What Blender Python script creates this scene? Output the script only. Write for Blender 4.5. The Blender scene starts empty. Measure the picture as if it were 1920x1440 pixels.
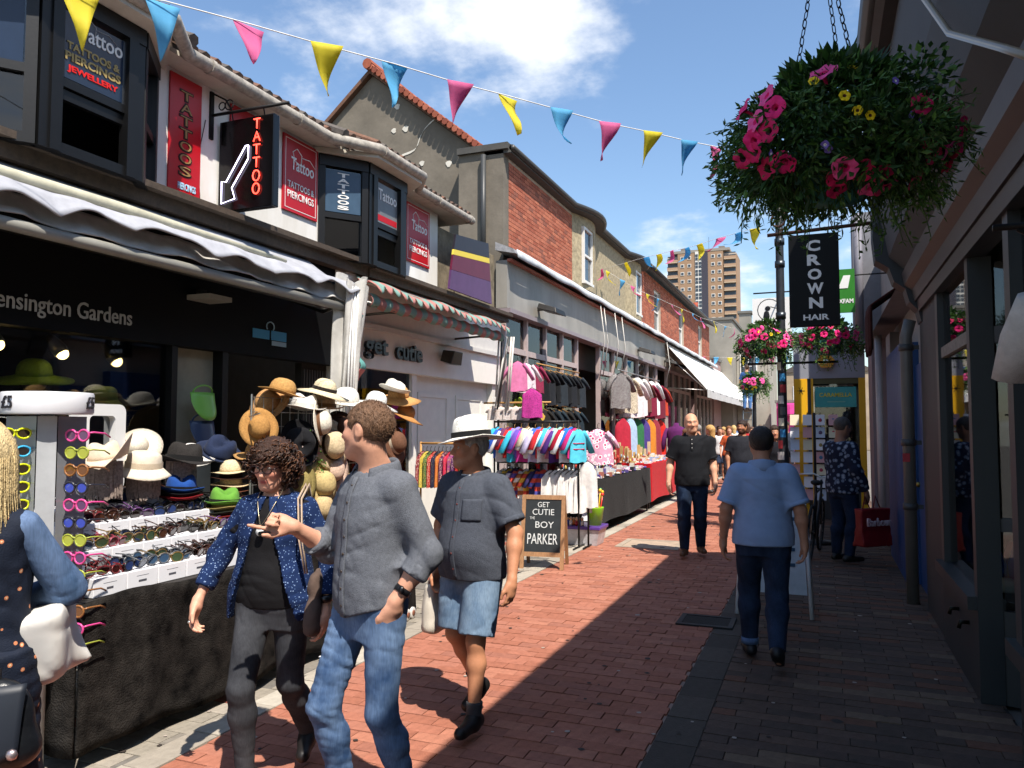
import bpy, bmesh, math, random, colorsys
import numpy as np
from mathutils import Vector, Matrix
R = math.radians
random.seed(7)
SC = bpy.context.scene
COL = SC.collection
# ---------------------------------------------------------------- camera
CAM = Vector((0, 0, 1.65))
cd = bpy.data.cameras.new('camera')
cd.sensor_width = 36; cd.lens = 1450 / 1920 * 36
cd.clip_start = .05; cd.clip_end = 3000
co = bpy.data.objects.new('camera', cd); COL.objects.link(co)
co.location = CAM; co.rotation_euler = (R(90 + 3.158), 0, R(21.8))
SC.camera = co
# ---------------------------------------------------------------- world, sun, exposure
SUN_EL, SUN_AZ = R(58), R(133)         # azimuth clockwise from +Y
w = bpy.data.worlds.new('World'); SC.world = w; w.use_nodes = True
nt = w.node_tree; N = nt.nodes; L = nt.links; N.clear()
def nd(t, **k):
    n = N.new(t)
    for a, v in k.items(): setattr(n, a, v)
    return n
def vmath(op, a, b=None):
    n = nd('ShaderNodeVectorMath', operation=op); L.new(a, n.inputs[0])
    if b is not None:
        if isinstance(b, (tuple, list)): n.inputs[1].default_value = b
        else: L.new(b, n.inputs[1])
    return n
def fmath(op, a, b=None, c=None, clamp=False):
    n = nd('ShaderNodeMath', operation=op); n.use_clamp = clamp
    for i, v in enumerate((a, b, c)):
        if v is None: continue
        if isinstance(v, (int, float)): n.inputs[i].default_value = v
        else: L.new(v, n.inputs[i])
    return n.outputs[0]
out = nd('ShaderNodeOutputWorld'); bg = nd('ShaderNodeBackground')
sky = nd('ShaderNodeTexSky', sky_type='NISHITA'); sky.sun_disc = False
sky.sun_elevation = SUN_EL; sky.sun_rotation = SUN_AZ; sky.air_density = 1.25; sky.dust_density = .5; sky.ozone_density = 1.6
tc = nd('ShaderNodeTexCoord')
sep = nd('ShaderNodeSeparateXYZ'); L.new(tc.outputs['Generated'], sep.inputs[0])
zz = fmath('ADD', fmath('MAXIMUM', sep.outputs['Z'], 0.0), .22)
cmb = nd('ShaderNodeCombineXYZ')
L.new(fmath('DIVIDE', sep.outputs['X'], zz), cmb.inputs[0]); L.new(fmath('DIVIDE', sep.outputs['Y'], zz), cmb.inputs[1])
def noise(vec, scale, detail, rough, off=(0, 0, 0)):
    n = nd('ShaderNodeTexNoise'); n.inputs['Scale'].default_value = scale; n.inputs['Detail'].default_value = detail
    n.inputs['Roughness'].default_value = rough
    L.new(vmath('ADD', vec, off).outputs[0], n.inputs['Vector']); return n.outputs['Fac']
big = noise(cmb.outputs[0], 1.1, 2, .5, (3.1, 1.7, 0)); fine = noise(cmb.outputs[0], 2.7, 9, .58, (7.3, 2.2, 0))
# cumulus banks: soft lumps of cloud at a few bearings, broken up by noise, and scattered fair-weather cloud elsewhere
cover = fmath('MULTIPLY', fmath('SUBTRACT', big, .52), 1.4)
CLOUDS = [((-.41, .77, .467), .19, .60), ((-.28, .82, .50), .15, .42), ((-.56, .74, .375), .16, .33), ((-.75, .55, .36), .12, .34), ((-.60, .69, .42), .10, .2), ((-.12, .985, .135), .05, .5), ((-.22, .88, .36), .07, .12), ((-.66, .66, .30), .09, .3),
          ((.7, .5, .4), .3, .4), ((.3, -.8, .5), .3, .4), ((-.8, -.4, .45), .3, .4), ((.6, -.5, .3), .2, .4)]
for d, rad, amt in CLOUDS:
    dv = Vector(d).normalized()
    ds = vmath('DISTANCE', tc.outputs['Generated'], tuple(dv)).outputs['Value']
    t = fmath('MULTIPLY', fmath('SUBTRACT', 1.0, fmath('DIVIDE', ds, rad), clamp=True), amt)
    cover = fmath('ADD', cover, t)
dens = fmath('ADD', fmath('MULTIPLY', fmath('SUBTRACT', fine, .5), 1.9), cover)
mr = nd('ShaderNodeMapRange', interpolation_type='SMOOTHSTEP'); L.new(dens, mr.inputs['Value'])
mr.inputs['From Min'].default_value = .10; mr.inputs['From Max'].default_value = .54; mr.inputs['To Max'].default_value = .92
mix = nd('ShaderNodeMix', data_type='RGBA'); L.new(mr.outputs[0], mix.inputs['Factor'])
tint = nd('ShaderNodeMix', data_type='RGBA', blend_type='MULTIPLY'); tint.inputs['Factor'].default_value = 1
L.new(sky.outputs[0], tint.inputs['A']); tint.inputs['B'].default_value = (.95, 1.03, 1.12, 1)
L.new(tint.outputs['Result'], mix.inputs['A']); mix.inputs['B'].default_value = (7.0, 7.2, 7.5, 1)
L.new(mix.outputs['Result'], bg.inputs[0]); bg.inputs[1].default_value = .107; L.new(bg.outputs[0], out.inputs[0])
sd = bpy.data.lights.new('sun', 'SUN'); sd.energy = 5.0; sd.angle = R(.55); sd.color = (1, .935, .845)
so = bpy.data.objects.new('sun', sd); COL.objects.link(so)
sv = Vector((math.sin(SUN_AZ) * math.cos(SUN_EL), math.cos(SUN_AZ) * math.cos(SUN_EL), math.sin(SUN_EL)))
so.rotation_euler = sv.to_track_quat('Z', 'Y').to_euler(); so.location = sv * 60
SC.view_settings.view_transform = 'Standard'; SC.view_settings.look = 'None'
SC.view_settings.exposure = 0.68; SC.view_settings.gamma = 1
SC.view_settings.use_curve_mapping = False
SC.cycles.use_denoising = True
SC.cycles.max_bounces = 6; SC.cycles.diffuse_bounces = 2; SC.cycles.transparent_max_bounces = 12
SC.cycles.sample_clamp_indirect = 6
# ---------------------------------------------------------------- materials
MATS = {}
def lin(c):
    """#hex or 0..1 linear tuple"""
    if isinstance(c, str):
        c = c.lstrip('#'); v = [int(c[i:i + 2], 16) / 255 for i in (0, 2, 4)]
        return tuple(x / 12.92 if x <= .04045 else ((x + .055) / 1.055) ** 2.4 for x in v)
    return tuple(c[:3])
def M(name, col=None, rough=.7, metal=0, var=.12, vscale=6, bump=0, bscale=40, emit=0, spec=.4, col2=None, stretch=(1, 1, 1), attr=None, sheen=0, det=5, trans=0, wrinkle=0):
    """one procedural material: base colour broken up by noise (or by a colour attribute), with bump"""
    if name in MATS: return MATS[name]
    m = bpy.data.materials.new(name); m.use_nodes = True; MATS[name] = m
    t = m.node_tree; n = t.nodes; l = t.links; b = n['Principled BSDF']
    b.inputs['Roughness'].default_value = rough; b.inputs['Metallic'].default_value = metal
    b.inputs['Specular IOR Level'].default_value = spec
    if sheen: b.inputs['Sheen Weight'].default_value = sheen
    tcn = n.new('ShaderNodeTexCoord'); mp = n.new('ShaderNodeMapping'); mp.inputs['Scale'].default_value = stretch
    l.new(tcn.outputs['Object'], mp.inputs[0])
    no = n.new('ShaderNodeTexNoise'); no.inputs['Scale'].default_value = vscale; no.inputs['Detail'].default_value = det
    no.inputs['Roughness'].default_value = .65
    l.new(mp.outputs[0], no.inputs['Vector'])
    if col is None: col = (.5, .5, .5)
    c = lin(col)
    if attr:
        at = n.new('ShaderNodeAttribute'); at.attribute_name = attr
        mx = n.new('ShaderNodeMix'); mx.data_type = 'RGBA'; mx.blend_type = 'MULTIPLY'; mx.inputs['Factor'].default_value = 1
        rp = n.new('ShaderNodeMapRange'); rp.inputs['From Min'].default_value = .3; rp.inputs['From Max'].default_value = .7
        rp.inputs['To Min'].default_value = 1 - var; rp.inputs['To Max'].default_value = 1 + var
        l.new(no.outputs['Fac'], rp.inputs['Value'])
        l.new(at.outputs['Color'], mx.inputs['A']); l.new(rp.outputs[0], mx.inputs['B'])
        l.new(mx.outputs['Result'], b.inputs['Base Color'])
    else:
        r = n.new('ShaderNodeValToRGB'); e = r.color_ramp.elements
        e[0].position = .32; e[1].position = .68
        if col2: a, z = c, lin(col2)
        else: a, z = tuple(x * (1 - var) for x in c), tuple(min(1, x * (1 + var)) for x in c)
        e[0].color = (*a, 1); e[1].color = (*z, 1)
        l.new(no.outputs['Fac'], r.inputs[0]); l.new(r.outputs[0], b.inputs['Base Color'])
    if bump:
        nb = n.new('ShaderNodeTexNoise'); nb.inputs['Scale'].default_value = bscale; nb.inputs['Detail'].default_value = 4
        l.new(mp.outputs[0], nb.inputs['Vector'])
        bp = n.new('ShaderNodeBump'); bp.inputs['Strength'].default_value = bump; bp.inputs['Distance'].default_value = .01
        l.new(nb.outputs['Fac'], bp.inputs['Height']); l.new(bp.outputs[0], b.inputs['Normal'])
        if wrinkle:      # creases: a warped ridged noise on top of the weave
            nw = n.new('ShaderNodeTexNoise'); nw.noise_type = 'RIDGED_MULTIFRACTAL'; nw.inputs['Scale'].default_value = 4; nw.inputs['Detail'].default_value = 1.5; nw.inputs['Distortion'].default_value = .9; nw.inputs['Roughness'].default_value = .5
            l.new(tcn.outputs['Object'], nw.inputs['Vector']); b2 = n.new('ShaderNodeBump'); b2.inputs['Strength'].default_value = wrinkle; b2.inputs['Distance'].default_value = .012
            l.new(nw.outputs['Fac'], b2.inputs['Height']); l.new(bp.outputs[0], b2.inputs['Normal']); l.new(b2.outputs[0], b.inputs['Normal'])
    if trans: b.inputs['Transmission Weight'].default_value = trans
    if emit:
        b.inputs['Emission Color'].default_value = (*c, 1); b.inputs['Emission Strength'].default_value = emit
    return m
def C(col, kind='paint', **k):
    """a plain material of some everyday kind, named after its kind and colour"""
    d = dict(paint=dict(rough=.45, var=.06, vscale=9, bump=.05, bscale=60), cloth=dict(rough=.9, var=.14, vscale=14, bump=.35, bscale=220, spec=.15, sheen=.04, wrinkle=.5),
             metal=dict(rough=.38, metal=.9, var=.1), plastic=dict(rough=.3, var=.03, spec=.5), matt=dict(rough=.85, var=.12, bump=.1), leaf=dict(rough=.5, var=.3, vscale=30, spec=.3),
             straw=dict(rough=.85, var=.22, vscale=70, bump=.6, bscale=180, spec=.2), print=dict(rough=.5, var=.02, spec=.3), wood=dict(rough=.6, var=.25, vscale=8, stretch=(12, 12, 1), bump=.15))[kind].copy()
    d.update(k)
    key = kind + '_' + (col if isinstance(col, str) else '%.2f_%.2f_%.2f' % tuple(col[:3]))
    return M(key, col, **d)
def glass_mat(name, tint=(.75, .8, .82), transp=.75, rough=.02):
    if name in MATS: return MATS[name]
    m = bpy.data.materials.new(name); m.use_nodes = True; MATS[name] = m
    t = m.node_tree; n = t.nodes; l = t.links; n.clear()
    o = n.new('ShaderNodeOutputMaterial'); tr = n.new('ShaderNodeBsdfTransparent'); tr.inputs[0].default_value = (*tint, 1)
    gl = n.new('ShaderNodeBsdfGlossy'); gl.inputs['Roughness'].default_value = rough
    fr = n.new('ShaderNodeFresnel'); fr.inputs[0].default_value = 1.5
    ad = n.new('ShaderNodeMath'); ad.operation = 'MULTIPLY_ADD'; ad.inputs[1].default_value = 1.0; ad.inputs[2].default_value = .03
    l.new(fr.outputs[0], ad.inputs[0])
    mx = n.new('ShaderNodeMixShader'); l.new(ad.outputs[0], mx.inputs[0]); l.new(tr.outputs[0], mx.inputs[1]); l.new(gl.outputs[0], mx.inputs[2])
    l.new(mx.outputs[0], o.inputs[0]); return m
def spot_cloth(name, base, spots, scale=60, thr=.25, rough=.9, var=.12, kind='cells'):
    """cloth with a small printed motif"""
    if name in MATS: return MATS[name]
    m = M(name, base, rough=rough, var=var, vscale=14, bump=.3, bscale=200, spec=.15, wrinkle=.6)
    t = m.node_tree; n = t.nodes; l = t.links; b = n['Principled BSDF']
    src = b.inputs['Base Color'].links[0].from_socket
    tcn = n.new('ShaderNodeTexCoord'); vo = n.new('ShaderNodeTexVoronoi'); vo.inputs['Scale'].default_value = scale
    l.new(tcn.outputs['Object'], vo.inputs['Vector'])
    cur = src
    for i, sc in enumerate(spots):
        lt = n.new('ShaderNodeMath'); lt.operation = 'LESS_THAN'; lt.inputs[1].default_value = thr * (1 - .45 * i)
        l.new(vo.outputs['Distance'], lt.inputs[0])
        mx = n.new('ShaderNodeMix'); mx.data_type = 'RGBA'; l.new(lt.outputs[0], mx.inputs['Factor'])
        l.new(cur, mx.inputs['A']); mx.inputs['B'].default_value = (*lin(sc), 1); cur = mx.outputs['Result']
    l.new(cur, b.inputs['Base Color']); return m
# ---------------------------------------------------------------- mesh helpers
class MB:
    def __init__(s): s.v = []; s.f = []; s.m = []; s.c = []
    def add(s, vs, fs, m=0, col=None):
        o = len(s.v); s.v.extend([tuple(p) for p in vs])
        for f in fs: s.f.append(tuple(i + o for i in f)); s.m.append(m); s.c.append(col)
        return s
    def hexa(s, p, m=0, col=None):
        return s.add(p, [(0, 3, 2, 1), (4, 5, 6, 7), (0, 1, 5, 4), (1, 2, 6, 5), (2, 3, 7, 6), (3, 0, 4, 7)], m, col)
    def box(s, x0, x1, y0, y1, z0, z1, m=0, col=None):
        return s.hexa([(x0, y0, z0), (x1, y0, z0), (x1, y1, z0), (x0, y1, z0), (x0, y0, z1), (x1, y0, z1), (x1, y1, z1), (x0, y1, z1)], m, col)
    def tube(s, pts, r, n=8, m=0, cap=True, col=None, sq=1):
        pts = [Vector(p) for p in pts]; rings = []; up = None
        for i, p in enumerate(pts):
            t = (pts[min(i + 1, len(pts) - 1)] - pts[max(i - 1, 0)])
            if t.length < 1e-9: t = Vector((0, 0, 1))
            t.normalize()
            if up is None: up = Vector((0, 0, 1)) if abs(t.z) < .9 else Vector((1, 0, 0))
            a = t.cross(up)
            if a.length < 1e-6: a = t.orthogonal()
            a.normalize(); b = a.cross(t).normalized(); up = b
            rr = r[i] if isinstance(r, (list, tuple)) else r
            rings.append([p + (a * math.cos(2 * math.pi * k / n) + b * math.sin(2 * math.pi * k / n) * sq) * rr for k in range(n)])
        vs = [q for g in rings for q in g]; fs = []
        for i in range(len(pts) - 1):
            for k in range(n):
                k2 = (k + 1) % n; fs.append((i * n + k, i * n + k2, (i + 1) * n + k2, (i + 1) * n + k))
        if cap: fs.append(tuple(range(n))[::-1]); fs.append(tuple((len(pts) - 1) * n + k for k in range(n)))
        return s.add(vs, fs, m, col)
    def lathe(s, prof, n=20, c=(0, 0, 0), m=0, rot=None, wav=None, col=None):
        """prof: (r, z) pairs bottom to top"""
        vs = []
        for r, z in prof:
            for k in range(n):
                a = 2 * math.pi * k / n; p = Vector((r * math.cos(a), r * math.sin(a), z))
                if wav: p = Vector(wav(p, a, r, z))
                if rot: p = rot @ p
                vs.append(p + Vector(c))
        fs = []
        for i in range(len(prof) - 1):
            for k in range(n):
                k2 = (k + 1) % n; fs.append((i * n + k, i * n + k2, (i + 1) * n + k2, (i + 1) * n + k))
        if prof[0][0] > 1e-5: fs.append(tuple(range(n))[::-1])
        if prof[-1][0] > 1e-5: fs.append(tuple((len(prof) - 1) * n + k for k in range(n)))
        return s.add(vs, fs, m, col)
    def prism(s, poly, fn, a, b, m=0, col=None):
        """poly: 2-D outline, fn(u, v, w) -> point, extruded from w=a to w=b"""
        n = len(poly); vs = [fn(u, v, a) for u, v in poly] + [fn(u, v, b) for u, v in poly]
        fs = [tuple(range(n))[::-1], tuple(range(n, 2 * n))] + [(i, (i + 1) % n, n + (i + 1) % n, n + i) for i in range(n)]
        return s.add(vs, fs, m, col)
    def sheet(s, fn, nu, nv, th=0, m=0, col=None, nrm=None):
        """fn(u, v) -> point; th gives it thickness along nrm (or the local normal)"""
        g = [[Vector(fn(i / nu, j / nv)) for j in range(nv + 1)] for i in range(nu + 1)]
        top = [p for row in g for p in row]; W = nv + 1
        fs = [(i * W + j, (i + 1) * W + j, (i + 1) * W + j + 1, i * W + j + 1) for i in range(nu) for j in range(nv)]
        if th:
            bot = []
            for i in range(nu + 1):
                for j in range(nv + 1):
                    if nrm: n = Vector(nrm)
                    else:
                        du = g[min(i + 1, nu)][j] - g[max(i - 1, 0)][j]; dv = g[i][min(j + 1, nv)] - g[i][max(j - 1, 0)]
                        n = du.cross(dv)
                        n = n.normalized() if n.length > 1e-9 else Vector((0, 0, 1))
                    bot.append(g[i][j] - n * th)
            o = len(top); fs2 = [tuple(k + o for k in f[::-1]) for f in fs]
            ed = [i * W for i in range(nu + 1)], [i * W + nv for i in range(nu + 1)], list(range(W)), [nu * W + j for j in range(W)]
            side = []
            for e, fl in zip(ed, (0, 1, 1, 0)):
                for a, b in zip(e, e[1:]):
                    q = (a, b, b + o, a + o); side.append(q[::-1] if not fl else q)
            fs = fs + fs2 + side; top = top + bot
        return s.add(top, fs, m, col)
    def ball(s, c, r, n=10, m=0, col=None):
        r = (r, r, r) if isinstance(r, (int, float)) else r
        k = max(4, n // 2); vs = []; fs = []
        for i in range(1, k):
            t = math.pi * i / k
            for j in range(n):
                a = 2 * math.pi * j / n; vs.append((c[0] + r[0] * math.sin(t) * math.cos(a), c[1] + r[1] * math.sin(t) * math.sin(a), c[2] - r[2] * math.cos(t)))
        b = len(vs); vs += [(c[0], c[1], c[2] - r[2]), (c[0], c[1], c[2] + r[2])]
        for i in range(k - 2):
            for j in range(n): fs.append((i * n + j, i * n + (j + 1) % n, (i + 1) * n + (j + 1) % n, (i + 1) * n + j))
        for j in range(n): fs.append((b, (j + 1) % n, j)); fs.append((b + 1, (k - 2) * n + j, (k - 2) * n + (j + 1) % n))
        return s.add(vs, fs, m, col)
    def build(s, name, mats, parent=None, smooth=False, local=False, bevel=0):
        me = bpy.data.meshes.new(name)
        off = Vector((0, 0, 0))
        if parent is not None and not local: off = wloc(parent)
        me.from_pydata([(p[0] - off[0], p[1] - off[1], p[2] - off[2]) for p in s.v], [], s.f)
        if not isinstance(mats, (list, tuple)): mats = [mats]
        for mm in mats: me.materials.append(mm)
        if any(s.m): me.polygons.foreach_set('material_index', s.m)
        if any(c is not None for c in s.c):
            at = me.color_attributes.new('Col', 'FLOAT_COLOR', 'CORNER')
            d = []
            for f, c in zip(s.f, s.c): d.extend([*(c or (.5, .5, .5)), 1.0] * len(f))
            at.data.foreach_set('color', d)
        if smooth is True: me.polygons.foreach_set('use_smooth', [True] * len(s.f))
        elif smooth:
            me.polygons.foreach_set('use_smooth', [True] * len(s.f)); me.set_sharp_from_angle(angle=R(smooth))
        me.update()
        return obj(name, me, parent, bevel)
def wloc(o):
    v = Vector((0, 0, 0))
    while o is not None: v += o.location; o = o.parent
    return v
def obj(name, me, parent=None, bevel=0):
    o = bpy.data.objects.new(name, me); COL.objects.link(o)
    if parent is not None: o.parent = parent
    if bevel:
        b = o.modifiers.new('bevel', 'BEVEL'); b.width = bevel; b.segments = 2; b.limit_method = 'ANGLE'
    return o
def tag(o, label=None, cat=None, group=None, kind=None):
    if label: o['label'] = label
    if cat: o['category'] = cat
    if group: o['group'] = group
    if kind: o['kind'] = kind
    return o
def thing(name, label, cat, loc=(0, 0, 0), rz=0, group=None):
    o = bpy.data.objects.new(name, None); COL.objects.link(o); o.empty_display_size = .1
    o.location = loc; o.rotation_euler = (0, 0, rz); return tag(o, label, cat, group)
KIDS = {}
def copy_tree(o, parent=None):
    c = o.copy(); COL.objects.link(c); c.parent = parent
    for ch in o.children: copy_tree(ch, c)
    return c
def frame(o, right, up):
    r = Vector(right).normalized(); u = Vector(up).normalized(); n = r.cross(u)
    m = Matrix((r, u, n)).transposed().to_4x4(); m.translation = Vector(o); return m
def text(body, parent, center, right, up, w=None, h=None, mat=None, depth=.004, bold=0, shear=0, name='lettering', spacing=1, lines=None, local=False):
    cu = bpy.data.curves.new('t', 'FONT'); cu.body = body; cu.align_x = 'CENTER'; cu.align_y = 'CENTER'
    cu.extrude = .5; cu.offset = bold; cu.shear = shear; cu.space_character = spacing; cu.resolution_u = 3
    if lines: cu.space_line = lines
    to = bpy.data.objects.new('t', cu)
    me = bpy.data.meshes.new_from_object(to); bpy.data.objects.remove(to); bpy.data.curves.remove(cu)
    n = len(me.vertices); co_ = np.empty(n * 3); me.vertices.foreach_get('co', co_); co_ = co_.reshape(-1, 3)
    lo, hi = co_.min(0), co_.max(0); ce = (lo + hi) / 2; sz = np.maximum(hi - lo, 1e-6)
    if w and h: sx, sy = w / sz[0], h / sz[1]
    elif w: sx = sy = w / sz[0]
    else: sx = sy = h / sz[1]
    co_ = (co_ - ce) * [sx, sy, depth / sz[2]]
    co_[:, 2] += depth / 2
    mt = frame(center, right, up)
    if parent is not None and not local: mt.translation = mt.translation - wloc(parent)
    A = np.array(mt); co_ = co_ @ A[:3, :3].T + A[:3, 3]
    me.vertices.foreach_set('co', co_.ravel()); me.materials.clear(); me.materials.append(mat); me.update()
    me.name = name
    return obj(name, me, parent)
def pieces(parent, name, items, mats, limit=300, bev=0, cols=None, rest_name=None):
    """items: (8 corners, shade index). The nearest `limit` become objects, the rest one joined part."""
    items = sorted(items, key=lambda t: (Vector(t[0][0]) - CAM).length)
    base = wloc(parent); cache = {}
    for p, k in items[:limit]:
        o0 = Vector(p[0]); key = (k,) + tuple(round(c, 3) for q in p for c in (Vector(q) - o0))
        me = cache.get(key)
        if me is None:
            mb = MB(); mb.hexa([Vector(q) - o0 for q in p]); me = bpy.data.meshes.new(name)
            me.from_pydata(mb.v, [], mb.f); me.materials.append(mats[k]); cache[key] = me
        o = bpy.data.objects.new(name, me); COL.objects.link(o); o.parent = parent; o.location = o0 - base
    if items[limit:]:
        mb = MB()
        for p, k in items[limit:]: mb.hexa(p, k)
        o = mb.build(rest_name or ('further_' + name + 's'), mats, parent); o['kind'] = 'stuff'
# ---------------------------------------------------------------- ground
rnd = random.Random(3)
mb = MB(); mb.add([(-400, -60, -.03), (400, -60, -.03), (400, 900, -.03), (-400, 900, -.03)], [(0, 1, 2, 3)])
g = mb.build('ground', M('mortar_ground', '#6e675f', rough=.95, var=.2, bump=.2)); tag(g, 'bare grey ground under and around the street', kind='structure')
def paved(name, x0, x1, y0, y1, bl, bw, mats, weights, gap=.005, limit=300, far=22, sub=None, h=.012, farmat=None, along=False):
    mb = MB(); mb.box(x0, x1, y0, y1, -.045, -.012 if h else 0)
    o = mb.build(name, farmat or mats[0]); o['kind'] = 'structure'
    it = []; y = max(y0, 1.2); row = 0
    while y + bw <= min(y1, far) + 1e-6:
        x = x0 - (bl / 2 if row % 2 else 0) + rnd.uniform(-.01, .01)
        while x < x1:
            a, b = max(x0, x) + gap / 2, min(x1, x + bl) - gap / 2
            if b - a > .03:
                z = round(rnd.choice([-.002, 0, .001, .003]), 3)
                k = rnd.choices(range(len(mats)), weights)[0]
                c, d = y + gap / 2, y + bw - gap / 2
                it.append(([(a, c, -.02), (b, c, -.02), (b, d, -.02), (a, d, -.02), (a, c, z), (b, c, z), (b, d, z), (a, d, z)], k))
            x += bl
        y += bw; row += 1
    pieces(o, 'paver', it, mats, limit)
    return o
def brickmat(nm, c, v=.16): return M(nm, c, rough=.86, var=v, vscale=22, bump=.35, bscale=90, spec=.25)
reds = [brickmat('paver_red_%d' % i, c) for i, c in enumerate(['#a06753', '#98604c', '#a66e59', '#94604f', '#9f6855'])]
farred = M('paving_red_far', '#a36a58', rough=.88, var=.12, vscale=3)
paved('road', -3.02, -.86, -4, 62, .215, .108, reds, [4, 3, 2, 2, 2], far=40, farmat=M('mortar_red', '#9a8072', rough=.95, var=.2))
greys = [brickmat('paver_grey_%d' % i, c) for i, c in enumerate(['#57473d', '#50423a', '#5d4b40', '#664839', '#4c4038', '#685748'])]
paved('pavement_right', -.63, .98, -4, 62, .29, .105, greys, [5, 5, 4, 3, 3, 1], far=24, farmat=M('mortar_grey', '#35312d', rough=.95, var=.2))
lgreys = [brickmat('paver_pale_%d' % i, c) for i, c in enumerate(['#8d8578', '#7d766c', '#9a9184', '#6f6a63', '#96584a'])]
paved('pavement_left', -5.05, -3.2, -4, 62, .24, .15, lgreys, [5, 4, 3, 3, 1], far=24, farmat=M('mortar_pale', '#6b655c', rough=.95, var=.2))
kerb = [brickmat('kerb_stone_%d' % i, c, .12) for i, c in enumerate(['#a39a8c', '#958c7f', '#aca496'])]
def strip(name, x0, x1, ln, mats, z=0.0):
    mb = MB(); mb.box(x0, x1, -4, 62, -.045, -.012); o = mb.build(name, mats[0]); o['kind'] = 'structure'
    it = []; y = 1.5
    while y < 40:
        zz = z + rnd.choice([0, .002]); a, b, c, d = x0 + .004, x1 - .004, y + .004, y + ln - .004
        it.append(([(a, c, -.02), (b, c, -.02), (b, d, -.02), (a, d, -.02), (a, c, zz), (b, c, zz), (b, d, zz), (a, d, zz)], rnd.randrange(len(mats)))); y += ln
    pieces(o, 'kerb_stone', it, mats); return o
strip('kerb_strip', -3.2, -3.02, .46, kerb, .004)
ch = [brickmat('channel_stone_%d' % i, c, .12) for i, c in enumerate(['#4b443d', '#463f38', '#504840'])]
strip('drain_channel', -.86, -.63, .38, ch, -.006)
t = thing('drain_grate', 'black slotted iron drain grate set beside the dark channel', 'drain', (-.93, 6.78, .004))
iron = C('#2b2a29', 'metal', rough=.6, metal=.6)
mb = MB(); x0, x1, y0, y1 = -1.17, -.71, 6.6, 6.98
for a in ((x0, x1, y0, y0 + .04), (x0, x1, y1 - .04, y1), (x0, x0 + .04, y0 + .04, y1 - .04), (x1 - .04, x1, y0 + .04, y1 - .04)): mb.box(*a, -.01, .012)
mb.build('frame', iron, t)
for i in range(9):
    mb = MB(); a = y0 + .05 + i * .031; mb.box(x0 + .04, x1 - .04, a, a + .016, -.008, .010); mb.build('bar', iron, t)
mb = MB(); mb.box(x0 + .03, x1 - .03, y0 + .03, y1 - .03, .0031, .0042); mb.build('pit', C('#080808', 'matt'), t)
t = thing('manhole_cover', 'square inset manhole cover with pale concrete edging on the red paving', 'manhole', (-2.25, 10.9, .004))
mb = MB(); x0, x1, y0, y1 = -2.68, -1.82, 10.5, 11.3
for a in ((x0, x1, y0, y0 + .08), (x0, x1, y1 - .08, y1), (x0, x0 + .08, y0 + .08, y1 - .08), (x1 - .08, x1, y0 + .08, y1 - .08)): mb.box(*a, -.01, .010)
mb.build('frame', C('#9b8d7c', 'matt'), t)
mb = MB(); mb.box(x0 + .085, x1 - .085, y0 + .085, y1 - .085, -.01, .007); mb.build('lid', C('#a4907c', 'matt', var=.2), t)
for s in (-1, 1):
    mb = MB(); mb.box(-2.25 + s * .2 - .03, -2.25 + s * .2 + .03, 10.62, 10.65, .0065, .011); mb.build('lifting_slot', C('#2b2825', 'matt'), t)
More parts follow.
